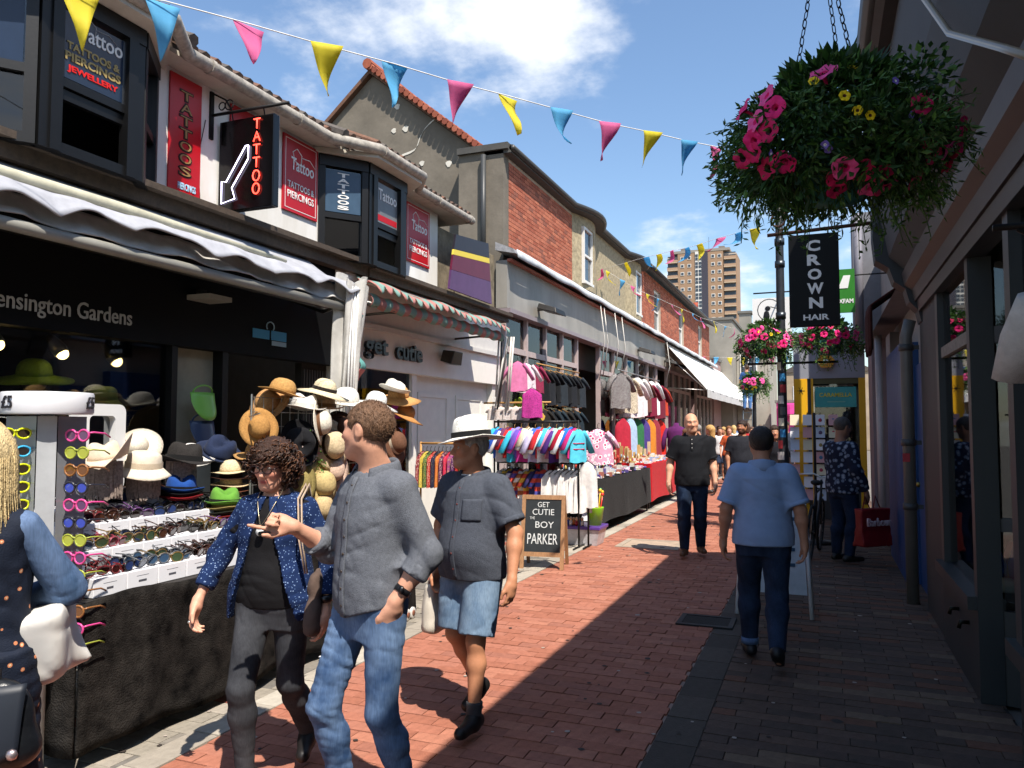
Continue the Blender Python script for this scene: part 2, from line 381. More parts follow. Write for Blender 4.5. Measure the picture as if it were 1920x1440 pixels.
# ---------------------------------------------------------------- left: building with the tattoo parlour above two shops
white = M('white_render', '#d2cdc2', col2='#eae8e3', rough=.85, vscale=2.2, det=8, stretch=(1, 1, .35), bump=.12, bscale=30)
blackp = M('black_gloss_paint', '#0b0b0c', rough=.45, var=.15, vscale=10, bump=.05)
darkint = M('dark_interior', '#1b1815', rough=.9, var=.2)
A = thing('tattoo_building', 'white rendered two storey building with black bay windows and tiled roof', 'building', (-5, 6, 0))
mb = MB(); mb.box(-5.3, -4.79, 1.0, 10.3, 4.66, 4.70); mb.build('soffit', M('soffit_paint', '#b9b2a4', rough=.8), A)
FX = -5.0
def bay(y0, name='bay_window'):
    """splayed timber bay: near splay, front, far splay"""
    d = .34; p = [(FX, y0), (FX + d, y0 + .44), (FX + d, y0 + 1.26), (FX, y0 + 1.7)]
    z0, z1 = 3.46, 4.60
    b = bpy.data.objects.new(name, None); COL.objects.link(b); b.parent = A; b.location = Vector((FX, y0 + .85, z0)) - wloc(A)
    def seg(a, c, t0, t1, n0, n1, zz0, zz1, mat, nm, par=None):
        a, c = Vector((*a, 0)), Vector((*c, 0)); t = (c - a); n = Vector((t.y, -t.x, 0)).normalized()
        q = lambda tt, nn, z: a + t * tt + n * nn + Vector((0, 0, z))
        m_ = MB(); m_.hexa([q(t0, n0, zz0), q(t1, n0, zz0), q(t1, n1, zz0), q(t0, n1, zz0), q(t0, n0, zz1), q(t1, n0, zz1), q(t1, n1, zz1), q(t0, n1, zz1)])
        return m_.build(nm, mat, par or b)
    gl = glass_mat('bay_glass', (.35, .38, .4))
    for i, (a, c) in enumerate(zip(p, p[1:])):
        Ls = math.dist(a, c); e = .07 / Ls
        seg(a, c, 0, e, -.05, .03, z0, z1 - .12, blackp, 'post'); seg(a, c, 1 - e, 1, -.05, .03, z0, z1 - .12, blackp, 'post')
        if i == 1:
            seg(a, c, e, e + .10, -.04, .045, z0, z1 - .12, blackp, 'pilaster'); seg(a, c, 1 - e - .10, 1 - e, -.04, .045, z0, z1 - .12, blackp, 'pilaster')
            e += .10
        seg(a, c, e, 1 - e, -.05, .025, z0, z0 + .07, blackp, 'sill_rail'); seg(a, c, 0, 1, -.06, .04, z1 - .12, z1, blackp, 'head_rail')
        seg(a, c, e, 1 - e, -.035, .012, z0 + .46, z0 + .52, blackp, 'meeting_rail')
        seg(a, c, e, 1 - e, -.015, -.008, z0 + .52, z1 - .12, gl, 'pane')
        if i != 1: seg(a, c, e, 1 - e, -.03, -.023, z0 + .07, z0 + .46, gl, 'pane')
        else:
            seg(a, c, e, 1 - e, -.05, -.01, z0 + .38, z0 + .45, blackp, 'raised_sash')
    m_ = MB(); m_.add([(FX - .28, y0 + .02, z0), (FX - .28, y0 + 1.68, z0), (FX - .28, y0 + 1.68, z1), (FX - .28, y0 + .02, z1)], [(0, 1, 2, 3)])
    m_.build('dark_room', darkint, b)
    return b, p
bay1, bp1 = bay(2.95); bay2, bp2 = bay(6.86)
for a, c in ((1.0, 2.95), (4.65, 6.86), (8.56, 9.66)):
    mb = MB(); mb.box(-5.3, -5, a, c, 3.42, 4.66); mb.build('wall', white, A)
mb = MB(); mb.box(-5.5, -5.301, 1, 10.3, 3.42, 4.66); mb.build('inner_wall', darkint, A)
mb = MB(); mb.box(-5.3, -5.02, 9.66, 11.75, 3.42, 4.5); mb.build('weathered_wall', M('weathered_board', '#7a6f5c', rough=.9, var=.45, vscale=5, bump=.4), A)
# eaves line: gutter follows the bays
gx = -4.76
gpts = [(gx, 1.0)]
for y0 in (2.95, 6.86): gpts += [(gx, y0 - .12), (gx + .3, y0 + .36), (gx + .3, y0 + 1.36), (gx, y0 + 1.8)]
gpts += [(gx, 10.3)]
gut = M('old_gutter', '#9d968b', rough=.6, var=.35, vscale=14, bump=.2)
mb = MB(); mb.tube([(x, y, 4.70) for x, y in gpts], .06, 10); mb.build('gutter', gut, A, smooth=40)
for y0 in (2.95, 6.86):
    mb = MB(); mb.prism([(-5.0, y0 - .1), (gx + .29, y0 + .36), (gx + .29, y0 + 1.36), (-5.0, y0 + 1.8)], lambda u, v, w: (u, v, w), 4.605, 4.655)
    mb.build('bay_soffit', M('soffit_paint'), A)
for y in (3.4, 5.0, 6.2, 7.3, 8.3, 9.2, 10.2):
    xx = gx + (.3 if 3.3 < y < 4.4 or 7.2 < y < 8.3 else 0)
    mb = MB(); mb.tube([(xx, y - .02, 4.70), (xx, y + .02, 4.70)], .069, 10); mb.build('gutter_joint', gut, A, smooth=40)
tile = [M('roof_tile_%d' % i, c, rough=.85, var=.25, vscale=20, bump=.3) for i, c in enumerate(['#5b463a', '#4d4038', '#6b4c3b', '#57504a'])]
mb = MB(); mb.hexa([(-4.85, 1, 4.73), (-4.85, 10.35, 4.73), (-8.4, 10.35, 6.3), (-8.4, 1, 6.3), (-4.85, 1, 4.78), (-4.85, 10.35, 4.78), (-8.4, 10.35, 6.35), (-8.4, 1, 6.35)])
roofA = mb.build('roof', tile[1], A)
y = 1.05; i = 0
while y < 10.3:
    bow = .28 if (3.2 < y < 4.4 or 7.15 < y < 8.3) else (.13 if (2.9 < y < 4.7 or 6.85 < y < 8.6) else 0)
    mb = MB(); x = gx - .02 + bow
    mb.tube([(x, y, 4.765), (x - .5, y, 4.765 + .5 * .44)], .055, 7); o = mb.build('roof_tile', tile[i % 4], roofA, smooth=40)
    y += .135; i += 1
# ---------------------------------------------------------------- ground floor of the left shops
A1 = thing('hat_shop_front', 'black shopfront of the hat shop with a wide dark window', 'shopfront', (-5, 4, 0))
navy = M('fascia_black', '#08090b', rough=.65, var=.1, spec=.2)
mb = MB(); mb.box(-5.0, -4.86, .8, 7.05, 2.31, 3.1); mb.build('fascia', navy, A1)
brown = M('brown_cornice', '#4a3f35', rough=.75, var=.3, vscale=20, bump=.2)
mb = MB(); mb.box(-5.0, -4.78, .8, 7.52, 3.36, 3.47); mb.box(-4.98, -4.70, .8, 7.52, 3.47, 3.52); mb.build('cornice', brown, A1)
mb = MB(); mb.box(-5.0, -4.9, .8, 7.05, 3.1, 3.36); mb.build('awning_box', navy, A1)
for q in ((4.78, 4.84), (5.35, 5.42)): mb = MB(); mb.box(-5.0, -4.88, *q, 0, 2.31); mb.build('window_post', blackp, A1)
mb = MB(); mb.box(-5.0, -4.88, .8, 4.78, 0, .45); mb.build('stall_riser', blackp, A1)
mb = MB(); mb.box(-4.95, -4.943, .8, 4.78, .45, 2.31); mb.build('pane', glass_mat('shop_glass'), A1)
mb = MB(); mb.box(-5.08, -4.99, 4.84, 5.35, 0, 2.31); mb.build('pale_panel', M('pale_panel', '#a8a08a', rough=.7, var=.1), A1)
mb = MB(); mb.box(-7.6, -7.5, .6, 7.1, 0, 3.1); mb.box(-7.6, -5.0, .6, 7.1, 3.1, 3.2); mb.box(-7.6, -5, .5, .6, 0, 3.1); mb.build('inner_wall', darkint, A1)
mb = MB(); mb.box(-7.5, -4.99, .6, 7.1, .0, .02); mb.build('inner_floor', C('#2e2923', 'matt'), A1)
mb = MB(); mb.box(-5.08, -5.0, 6.62, 7.05, 0, 2.31); mb.build('shuttered_panel', M('dim_panel', '#34302b', rough=.8), A1)
mb = MB()
for k in range(9): mb.box(-5.0, -4.985, 6.64 + k * .045, 6.665 + k * .045, 1.2, 2.25)
mb.build('shutter_slats', C('#47423b', 'matt'), A1)
mb = MB(); mb.box(-4.99, -4.93, 5.43, 5.47, 0, 2.31); mb.build('door_jamb', C('#7d1d24', 'paint'), A1)
sg = M('letter_grey', '#b9b8b2', rough=.6, var=.05)
t = thing('shop_sign', 'grey serif style lettering Kensington Gardens on the black fascia', 'sign', (-4.85, 3.8, 2.3))
text('Kensington Gardens', t, (-4.853, 3.785, 2.455), (0, 1, 0), (0, 0, 1), w=1.13, h=.155, mat=sg, depth=.006, bold=.006)
t = thing('logo_sticker', 'small bright blue shop logo on the black fascia beside the awning curtain', 'sign', (-4.85, 5.94, 2.4))
bl = C('#4fa3d6', 'print')
rl = random.Random(9); lt = C('#a9c4d6', 'print')
for y0, y1, z0, z1 in ((5.70, 5.93, 2.475, 2.56), (5.96, 6.18, 2.475, 2.565)): mb = MB(); mb.box(-4.857, -4.852, y0, y1, z0, z1); mb.build('blue_plate', bl, t)
mb = MB(); mb.box(-4.857, -4.852, 5.97, 6.18, 2.425, 2.468); mb.build('pale_plate', lt, t)
for k in range(13): y = 5.715 + k * .035; mb = MB(); mb.box(-4.859, -4.8575, y, y + .006 + .008 * rl.random(), 2.49 + .02 * rl.random(), 2.55); mb.build('mark', lt if k % 3 else C('#1d4f78', 'print'), t)
mb = MB(); mb.tube([(-4.854, 5.945 + .055 * math.cos(a), 2.60 + .045 * math.sin(a)) for a in [-.7 + k * .5 for k in range(10)]], .006, 5); mb.build('ring', lt, t, True)
# interior spot lamps
lampm = M('lamp_glow', (1, .62, .22), emit=9, rough=.5)
for nm, (x, y, z) in (('leftmost', (-5.15, 3.50, 2.24)), ('middle', (-5.15, 3.98, 2.22)), ('rightmost', (-5.15, 4.45, 2.20))):
    t = thing('spot_lamp', 'small %s lit spot lamp hanging inside the hat shop window' % nm, 'lamp', (x, y, z), group='spot lamps in the hat shop')
    mb = MB(); mb.tube([(0, 0, .11), (0, 0, .3)], .008, 6); mb.build('stem', C('#6b6860', 'metal'), t, local=True)
    rt = Matrix.Rotation(R(-35), 3, 'Y') @ Matrix.Rotation(R(14), 3, 'X')
    mb = MB(); mb.lathe([(.05, -.05), (.055, .0), (.035, .09), (.02, .12)], 14, rot=rt); mb.build('shade', C('#8a8781', 'metal'), t, True, True)
    q_ = rt @ Vector((0, 0, -.05)); mb = MB(); mb.ball(tuple(q_), .043, 12); mb.build('bulb', lampm, t, True, True)
# second shop: white fascia
A2 = thing('dress_shop_front', 'white shopfront with the words get cutie under the striped awning', 'shopfront', (-5, 9, 0))
wp = M('white_gloss_paint', '#e8e4da', rough=.5, var=.06, vscale=3)
mb = MB(); mb.box(-5.0, -4.86, 7.18, 11.6, 2.33, 2.78); mb.build('fascia', wp, A2)
mb = MB(); mb.box(-5.0, -4.8, 7.18, 11.6, 2.78, 2.84); mb.box(-5, -4.84, 7.18, 11.6, 2.84, 3.36); mb.build('moulding', C('#cfcac4', 'paint'), A2)
mb = MB(); mb.box(-5.0, -4.76, 7.525, 11.75, 3.36, 3.45); mb.box(-4.98, -4.68, 7.525, 11.75, 3.45, 3.50); mb.build('cornice', brown, A2)
for q in ((-4.88, 7.05, 7.18, 3.36), (-4.9, 8.78, 8.9, 2.33), (-4.9, 11.4, 11.6, 2.33)): mb = MB(); mb.box(-5.0, q[0], q[1], q[2], 0, q[3]); mb.build('pilaster', wp, A2)
mb = MB(); mb.box(-4.95, -4.943, 7.18, 8.78, .5, 2.33); mb.build('pane', glass_mat('shop_glass'), A2)
mb = MB(); mb.box(-5, -4.9, 7.18, 8.78, 0, .5); mb.build('stall_riser', wp, A2)
mb = MB(); mb.box(-5.06, -5.0, 8.9, 11.4, 0, 2.33); mb.build('white_door_panel', M('white_door', '#e6e2d8', rough=.5, var=.05), A2)
for a, c in ((9.1, 10.0), (10.25, 11.2)):
    mb = MB()
    for q in ((a, c, .2, .26), (a, c, 2.05, 2.11), (a, a + .06, .26, 2.05), (c - .06, c, .26, 2.05)): mb.box(-5.0, -4.985, *q)
    mb.build('door_frame', wp, A2)
mb = MB(); mb.box(-6.6, -6.5, 7.1, 8.9, 0, 2.6); mb.box(-6.6, -5, 8.9, 8.95, 0, 2.4); mb.build('inner_wall', C('#5a534a', 'matt'), A2)
t = thing('shop_sign', 'raised black letters reading get cutie on the white fascia', 'sign', (-4.85, 8.2, 2.5))
bm = C('#141416', 'plastic')
text('get', t, (-4.857, 7.80, 2.555), (0, 1, 0), (0, 0, 1), w=.5, h=.25, mat=bm, depth=.04, bold=.02)
text('cutie', t, (-4.857, 8.58, 2.585), (0, 1, 0), (0, 0, 1), w=.66, h=.21, mat=bm, depth=.04, bold=.02)
t = thing('window_lettering', 'dark letters THE BOY on a board inside the dress shop window', 'sign', (-5.1, 8.4, 2.0))
mb = MB(); mb.box(-5.12, -5.1, 8.08, 8.72, 1.92, 2.25); mb.build('board', C('#8c6f4a', 'matt'), t)
text('THE', t, (-5.098, 8.2, 2.15), (0, 1, 0), (0, 0, 1), w=.2, h=.09, mat=bm); text('BOY', t, (-5.098, 8.45, 2.08), (0, 1, 0), (0, 0, 1), w=.3, h=.17, mat=bm)
t = thing('floodlight', 'black floodlight on the white fascia right of the word cutie', 'lamp', (-4.85, 9.6, 2.62))
mb = MB(); mb.hexa([(-4.83, 9.42, 2.55), (-4.66, 9.42, 2.5), (-4.66, 9.75, 2.5), (-4.83, 9.75, 2.55), (-4.80, 9.45, 2.7), (-4.62, 9.45, 2.68), (-4.62, 9.72, 2.68), (-4.80, 9.72, 2.7)]); mb.build('housing', C('#26241f', 'plastic'), t, bevel=.01)
mb = MB(); mb.box(-4.86, -4.8, 9.56, 9.6, 2.58, 2.64); mb.build('bracket', C('#26241f'), t)
mb = MB(); mb.hexa([(-4.80, 9.45, 2.54), (-4.68, 9.45, 2.505), (-4.68, 9.72, 2.505), (-4.80, 9.72, 2.54), (-4.80, 9.45, 2.545), (-4.68, 9.45, 2.51), (-4.68, 9.72, 2.51), (-4.80, 9.72, 2.545)]); mb.v = [(x, y, z - .012) for x, y, z in mb.v]; mb.build('lens', C('#b9b6a8', 'plastic'), t)
t = thing('fascia_lamp', 'small metal lamp under the hat shop awning above the black fascia', 'lamp', (-4.8, 5.0, 2.7))
mb = MB(); mb.box(-4.86, -4.62, 4.9, 5.16, 2.70, 2.74); mb.build('housing', C('#b7b2a6', 'metal', metal=.3), t); mb = MB(); mb.box(-4.86, -4.8, 5.0, 5.06, 2.74, 2.8); mb.build('bracket', C('#26241f'), t)
# ---------------------------------------------------------------- awnings
def translucent(m, k=.3):
    t_ = m.node_tree; b_ = t_.nodes['Principled BSDF']; tl = t_.nodes.new('ShaderNodeBsdfTranslucent'); mx = t_.nodes.new('ShaderNodeMixShader'); mx.inputs[0].default_value = k
    t_.links.new(b_.inputs['Base Color'].links[0].from_socket, tl.inputs[0]); t_.links.new(b_.outputs[0], mx.inputs[1]); t_.links.new(tl.outputs[0], mx.inputs[2]); t_.links.new(mx.outputs[0], t_.nodes['Material Output'].inputs[0]); return m
aw = M('white_awning_canvas', '#bdb9b0', col2='#e8e5df', rough=.7, vscale=2.6, det=8, bump=.25, bscale=30, spec=.3)
translucent(aw, .25)
t = thing('awning', 'half furled white canvas awning with wavy folds over the hat shop', 'awning', (-4.8, 4, 3.3))
def wav(y, k=0): return abs(math.sin(y * 5.2 + k + .5 * math.sin(y * 2.1))) * 1.1 - .5 + math.sin(y * 14.3 + 1.3 + k) * .18 + math.sin(y * 3.1 + k) * .35
mb = MB(); mb.sheet(lambda u, v: (-4.88 + .62 * v, 1.0 + 5.5 * u, 3.36 - .34 * v - .05 * math.sin(v * math.pi) + .012 * wav(1 + 5.5 * u) * v), 90, 8, .012); mb.build('upper_fold', M('awning_shade_grey', '#9fa0a6', rough=.8, var=.15, vscale=6, bump=.2), t, True)  # white canvas toned blue-grey: shade of the folds put into the colour
mb = MB(); mb.sheet(lambda u, v: (-4.27 + .10 * v + .03 * wav(1 + 5.5 * u), 1.0 + 5.5 * u, 3.05 + .05 * wav(1 + 5.5 * u, 2) * (.2 + v) - .11 * v), 220, 4, .012); mb.build('valance', M('awning_shade_grey'), t, True)
mb = MB(); mb.sheet(lambda u, v: (-4.34 + .09 * v + .014 * wav(1 + 5.5 * u, 1) + .006 * math.sin(u * 160 + v * 4), .9 + 5.55 * u, 3.01 - (.15 + .022 * wav(.9 + 5.55 * u, 3)) * v - .02 * math.sin(v * 3) + .006 * math.sin(u * 75)), 260, 8, .008); mb.build('folded_canvas', aw, t, True)
mb = MB(); mb.tube([(-4.26, .9, 2.80), (-4.26, 6.45, 2.80)], .04, 12); mb.build('front_bar', C('#8a8880', 'paint'), t, True)
mb = MB(); mb.tube([(-4.62, .9, 3.2), (-4.60, 4.0, 3.2), (-4.58, 5.8, 3.18)], [.03, .045, .02], 12); mb.build('roller', M('old_canvas', '#b6b29c', rough=.8, var=.2), t, True)
for y in (1.6, 6.3):
    mb = MB(); mb.tube([(-4.86, y, 2.9), (-4.55, y + .05, 2.78), (-4.26, y, 2.84)], .018, 6); mb.build('folding_arm', C('#55524c', 'metal'), t, True)
mb = MB(); mb.tube([(-4.55, .9, 2.86), (-4.55, 6.4, 2.84)], .03, 8); mb.build('torsion_bar', C('#3a3835', 'metal'), t, True)
t = thing('gathered_curtain', 'gathered white plastic curtain hanging from the end of the hat shop awning', 'curtain', (-4.25, 6.35, 1.5))
def cur(u, v):
    a = u * 2 * math.pi; r = .085 + .035 * math.sin(a * 6) + .012 * math.sin(a * 11 + v * 6); k = 1.25 - .5 * v + .25 * max(0, v - .6)
    return (-4.26 + r * k * math.cos(a) - .03 * v, 6.4 + r * k * 1.6 * math.sin(a) - .1 * v, 3.08 - 1.5 * v + (.05 * math.sin(a * 3) if v < .1 else 0))
mb = MB(); mb.sheet(cur, 96, 14); mb.build('canvas', aw, t, True)
mb = MB()
for k in range(3): mb.tube([(-4.17, 6.28 + .05 * k, 3.0), (-4.19, 6.24 + .045 * k, 1.62)], .012, 6)
mb.build('piping', C('#e6e4df', 'plastic'), t, True)
# striped awning
def stripes(name, c1, c2, period, axis='Y', var=.1):
    m = M(name, c1, rough=.85, var=var, vscale=8, bump=.2, bscale=80); tt = m.node_tree; n = tt.nodes; l = tt.links; b = n['Principled BSDF']
    src = b.inputs['Base Color'].links[0].from_socket; tcn = n.new('ShaderNodeTexCoord'); sp = n.new('ShaderNodeSeparateXYZ'); l.new(tcn.outputs['Object'], sp.inputs[0])
    q = n.new('ShaderNodeMath'); q.operation = 'DIVIDE'; q.inputs[1].default_value = period; l.new(sp.outputs[axis], q.inputs[0])
    f = n.new('ShaderNodeMath'); f.operation = 'FRACT'; l.new(q.outputs[0], f.inputs[0])
    g_ = n.new('ShaderNodeMath'); g_.operation = 'GREATER_THAN'; g_.inputs[1].default_value = .5; l.new(f.outputs[0], g_.inputs[0])
    mx = n.new('ShaderNodeMix'); mx.data_type = 'RGBA'; l.new(g_.outputs[0], mx.inputs['Factor']); l.new(src, mx.inputs['A']); mx.inputs['B'].default_value = (*lin(c2), 1)
    l.new(mx.outputs['Result'], b.inputs['Base Color']); return m
stm = translucent(stripes('striped_awning', '#8fb3a8', '#c98d84', .26), .35)
t = thing('striped_awning', 'pink and green striped awning with scalloped edge over the white shopfront', 'awning', (-4.8, 8.8, 3.3))
Y0, Y1 = 6.66, 10.25
mb = MB(); mb.sheet(lambda u, v: (-4.88 + .64 * v, Y0 + .75 + (Y1 - Y0 - .75) * u - .75 * v * (1 - u), 3.37 - .26 * v - .04 * math.sin(v * math.pi)), 60, 6, .012); mb.build('canopy', stm, t, True)
def scal(u): return abs(math.sin(u * math.pi * 22))
mb = MB(); mb.sheet(lambda u, v: (-4.24 + .10 * v + .05 * scal(u) * math.sin(v * 2.5), Y0 + (Y1 - Y0) * u, 3.125 - v * (.05 + .085 * scal(u)) + .02 * math.sin(u * 17)), 264, 4, .008); mb.build('scalloped_valance', stm, t, True)
mb = MB(); mb.sheet(lambda u, v: (-4.26 + .05 * math.sin(v * 3), Y0 + .05 + (Y1 - Y0 - .1) * u, 3.0 - .13 * v + .01 * math.sin(u * 60)), 120, 5, .01); mb.build('furled_roll', stm, t, True)
mb = MB(); mb.sheet(lambda u, v: (-4.22 - .05 * u + .035 * math.sin(v * 24), Y0 - .24 + .16 * u + .05 * math.sin(v * 9), 3.06 - .95 * v), 4, 40, .01)
mb.build('hanging_scalloped_end', stripes('striped_end', '#5f9a93', '#d0807c', .36, 'Z'), t, True)
mb = MB(); mb.tube([(-4.25, Y0, 2.9), (-4.25, Y1, 2.9)], .025, 8); mb.build('front_bar', C('#6d6a66', 'metal'), t, True)
for y in (7.4, 9.9):
    mb = MB(); mb.tube([(-4.84, y, 2.9), (-4.5, y + .1, 2.93), (-4.26, y, 2.9)], .016, 6); mb.build('folding_arm', C('#55524c', 'metal'), t, True)
t = thing('awning_pole_bundle', 'bundle of white poles and straps tied beside the striped awning end', 'poles', (-4.35, 10.5, 1.9))
for k in range(7):
    mb = MB(); a = rnd.uniform(-.1, .1); mb.tube([(-4.3 + .03 * k, 10.25 + .02 * k, 2.95), (-4.45 + .03 * k + a * .3, 10.4 + a, 1.95 + rnd.uniform(-.1, .15))], .014, 6); mb.build('pole', C(['#d8d4cc', '#3d3a37', '#c9c2b6'][k % 3], 'plastic'), t, True)

# chewing gum and oil spots trodden into the paving
rg = random.Random(77); mb = MB()
for _ in range(420):
    x, y = rg.uniform(-4.4, .8), rg.uniform(2.2, 15) ; r = rg.uniform(.008, .02) * (1 if rg.random() < .9 else 2.2); n = 8; ph = rg.random() * 6
    mb.add([(x + r * (1 + .25 * math.sin(3 * k + ph)) * math.cos(k * math.pi / 4), y + r * math.sin(k * math.pi / 4), .0052) for k in range(n)], [tuple(range(n))], 0 if rg.random() < .7 else 1)
tag(mb.build('gum_spots', [C('#3a322d', 'matt'), C('#a3968a', 'matt')]), 'dark and pale chewing gum spots trodden into the street paving', 'gum', kind='stuff')
# ---------------------------------------------------------------- signs on the tattoo building
red = M('sign_red', '#b3121f', rough=.35, var=.06, vscale=2); pw = C('#e8e6e2', 'print'); gold = C('#a8925c', 'print'); nvy = M('sign_navy', '#1d2c42', rough=.25, var=.08)
EY, UZ = (0, 1, 0), (0, 0, 1)
def script_swash(t, x, y, z, w, m):
    mb = MB(); mb.tube([(x, y - w * .10, z - w * .05), (x, y - w * .38, z + w * .02), (x, y - w * .46, z + w * .22), (x, y - w * .3, z + w * .34), (x, y - w * .12, z + w * .22), (x, y - w * .14, z - .02)], w * .012, 5); mb.build('swash', m, t, True)
    mb = MB(); mb.tube([(x, y - w * .1, z + w * .17), (x, y + w * .2, z + w * .2), (x, y + w * .42, z + w * .06)], w * .01, 5); mb.build('swash', m, t, True)
def tattoo_sign(label, y0, y1, z0, z1, base, x=-5.0):
    t = thing('wall_sign', label, 'sign', (x, (y0 + y1) / 2, z0), group='tattoo signs')
    mb = MB(); mb.box(x + .003, x + .022, y0, y1, z0, z1); mb.build('board', base, t)
    yc, w, h = (y0 + y1) / 2, y1 - y0, z1 - z0
    mb = MB(); e = .03; xx = x + .023
    for q in ((y0 + e, y1 - e, z0 + e, z0 + e + .006), (y0 + e, y1 - e, z1 - e - .006, z1 - e), (y0 + e, y0 + e + .006, z0 + e + .006, z1 - e - .006), (y1 - e - .006, y1 - e, z0 + e + .006, z1 - e - .006)): mb.box(xx - .002, xx + .001, *q)
    mb.build('border_line', pw, t)
    text('Tattoo', t, (xx, yc + w * .04, z0 + h * .65), EY, UZ, w=w * .66, h=h * .17, mat=pw, shear=.05, bold=.01); script_swash(t, xx, yc + w * .1, z0 + h * .68, w * .75, pw)
    text('TATTOOS &', t, (xx, yc, z0 + h * .36), EY, UZ, w=w * .76, h=h * .085, mat=pw, bold=.005); text('PIERCINGS', t, (xx, yc, z0 + h * .23), EY, UZ, w=w * .76, h=h * .095, mat=pw, bold=.005)
tattoo_sign('red Tattoo sign between the neon sign and the second black bay window', 6.25, 6.82, 3.84, 4.62, red)
tattoo_sign('red Tattoo sign on the white wall just right of the second bay window', 8.74, 9.38, 3.82, 4.60, red)
t = thing('wall_sign', 'small dark red sign with a white figure half hidden behind the neon sign', 'sign', (-5, 5.65, 4.3), group='tattoo signs')
mb = MB(); mb.box(-4.997, -4.978, 5.5, 5.95, 4.2, 4.62); mb.build('board', red, t); mb = MB(); mb.prism([(5.6, 4.3), (5.72, 4.52), (5.85, 4.4), (5.84, 4.3)], lambda u, v, w: (w, u, v), -4.978, -4.972); mb.build('motif', C('#d96b3a', 'print'), t)
t = thing('banner', 'tall red TATTOOS banner with ornate letters beside the first bay window', 'sign', (-5, 4.97, 3.5))
mb = MB(); mb.box(-4.997, -4.98, 4.79, 5.14, 3.54, 4.62); mb.build('board', red, t)
for i, ch_ in enumerate('TATTOOS'):
    z = 4.46 - i * .108
    text(ch_, t, (-4.979, 4.965, z), EY, UZ, w=.155, h=.1, mat=C('#2a1a14', 'print'), bold=.05, depth=.003)
    text(ch_, t, (-4.9755, 4.965, z), EY, UZ, w=.125, h=.075, mat=C('#9a7b4d', 'print'), depth=.004)
text('PIERCINGS', t, (-4.979, 4.99, 3.68), EY, UZ, w=.2, h=.06, mat=C('#a9d3ea', 'print'), bold=.02); text('& TATTOOS', t, (-4.979, 4.965, 3.6), EY, UZ, w=.22, h=.04, mat=C('#2a1a14', 'print'))
# signs in the upper sashes of the bays
def bay_sign(label, bp, y_off, z0, z1, kind):
    if kind == 'front':
        x, y0, y1 = bp[1][0] - .004, bp[1][1] + .17, bp[2][1] - .17
        t = thing('window_sign', label, 'sign', (x, (y0 + y1) / 2, z0), group='signs in the bay windows'); r_, c0 = EY, lambda f, z: (x + .006, (y0 + y1) / 2 + f, z)
        mb = MB(); mb.box(x - .004, x + .004, y0, y1, z0, z1); w = y1 - y0
    else:
        a, b_ = Vector((*bp[0], 0)), Vector((*bp[1], 0)); t_ = (b_ - a).normalized(); n = Vector((t_.y, -t_.x, 0)); w = (b_ - a).length - .16
        c = (a + b_) / 2; t = thing('window_sign', label, 'sign', (c.x, c.y, z0), group='signs in the bay windows'); r_ = tuple(t_)
        c0 = lambda f, z: tuple(c + t_ * f + n * .006 + Vector((0, 0, z)))
        mb = MB(); q = lambda s, k, z: tuple(c + t_ * s * w / 2 + n * k + Vector((0, 0, z)))
        mb.hexa([q(-1, -.004, z0), q(1, -.004, z0), q(1, .004, z0), q(-1, .004, z0), q(-1, -.004, z1), q(1, -.004, z1), q(1, .004, z1), q(-1, .004, z1)])
    return t, mb, r_, c0, w
t, mb, r_, c0, w = bay_sign('navy TATTOOS PIERCINGS JEWELLERY sign in the first bay window', bp1, 0, 3.99, 4.45, 'front'); mb.build('board', nvy, t)
text('Tattoo', t, c0(.05, 4.36), r_, UZ, w=.36, h=.11, mat=pw, bold=.01); script_swash(t, c0(0, 0)[0], c0(.05, 0)[1], 4.36, .34, C('#8d9097', 'print'))
text('TATTOOS &', t, c0(0, 4.22), r_, UZ, w=.42, h=.055, mat=gold, bold=.03); text('PIERCINGS', t, c0(0, 4.145), r_, UZ, w=.44, h=.06, mat=gold, bold=.03)
text('JEWELLERY', t, c0(0, 4.06), r_, UZ, w=.4, h=.055, mat=C('#d8231f', 'print'), bold=.03)
t, mb, r_, c0, w = bay_sign('slate TATTOOS sign with upright letters in the second bay window', bp2, 0, 3.99, 4.45, 'side'); mb.build('board', M('sign_slate', '#3d5266', rough=.25), t)
for i, ch_ in enumerate('TATTOOS'): text(ch_, t, c0(0, 4.405 - i * .06), r_, UZ, w=.13, h=.045, mat=pw, bold=.03)
t, mb, r_, c0, w = bay_sign('dark sign with white upright letters cut by the left picture edge', bp1, 0, 3.95, 4.46, 'side'); mb.build('board', nvy, t)
for i, ch_ in enumerate('TATTOOS'): text(ch_, t, c0(-.05, 4.41 - i * .066), r_, UZ, w=.2, h=.055, mat=pw, bold=.03)
t, mb, r_, c0, w = bay_sign('grey Tattoo sign with red foot in the second bay window', bp2, 0, 3.99, 4.45, 'front'); mb.build('board', M('sign_grey', '#6d6f70', rough=.3), t)
text('Tattoo', t, c0(.02, 4.32), r_, UZ, w=.4, h=.13, mat=pw, bold=.01); x = c0(0, 0)[0]
mb = MB(); mb.box(x - .003, x, bp2[1][1] + .18, bp2[2][1] - .18, 4.01, 4.08); mb.build('red_band', C('#b3121f', 'print'), t)
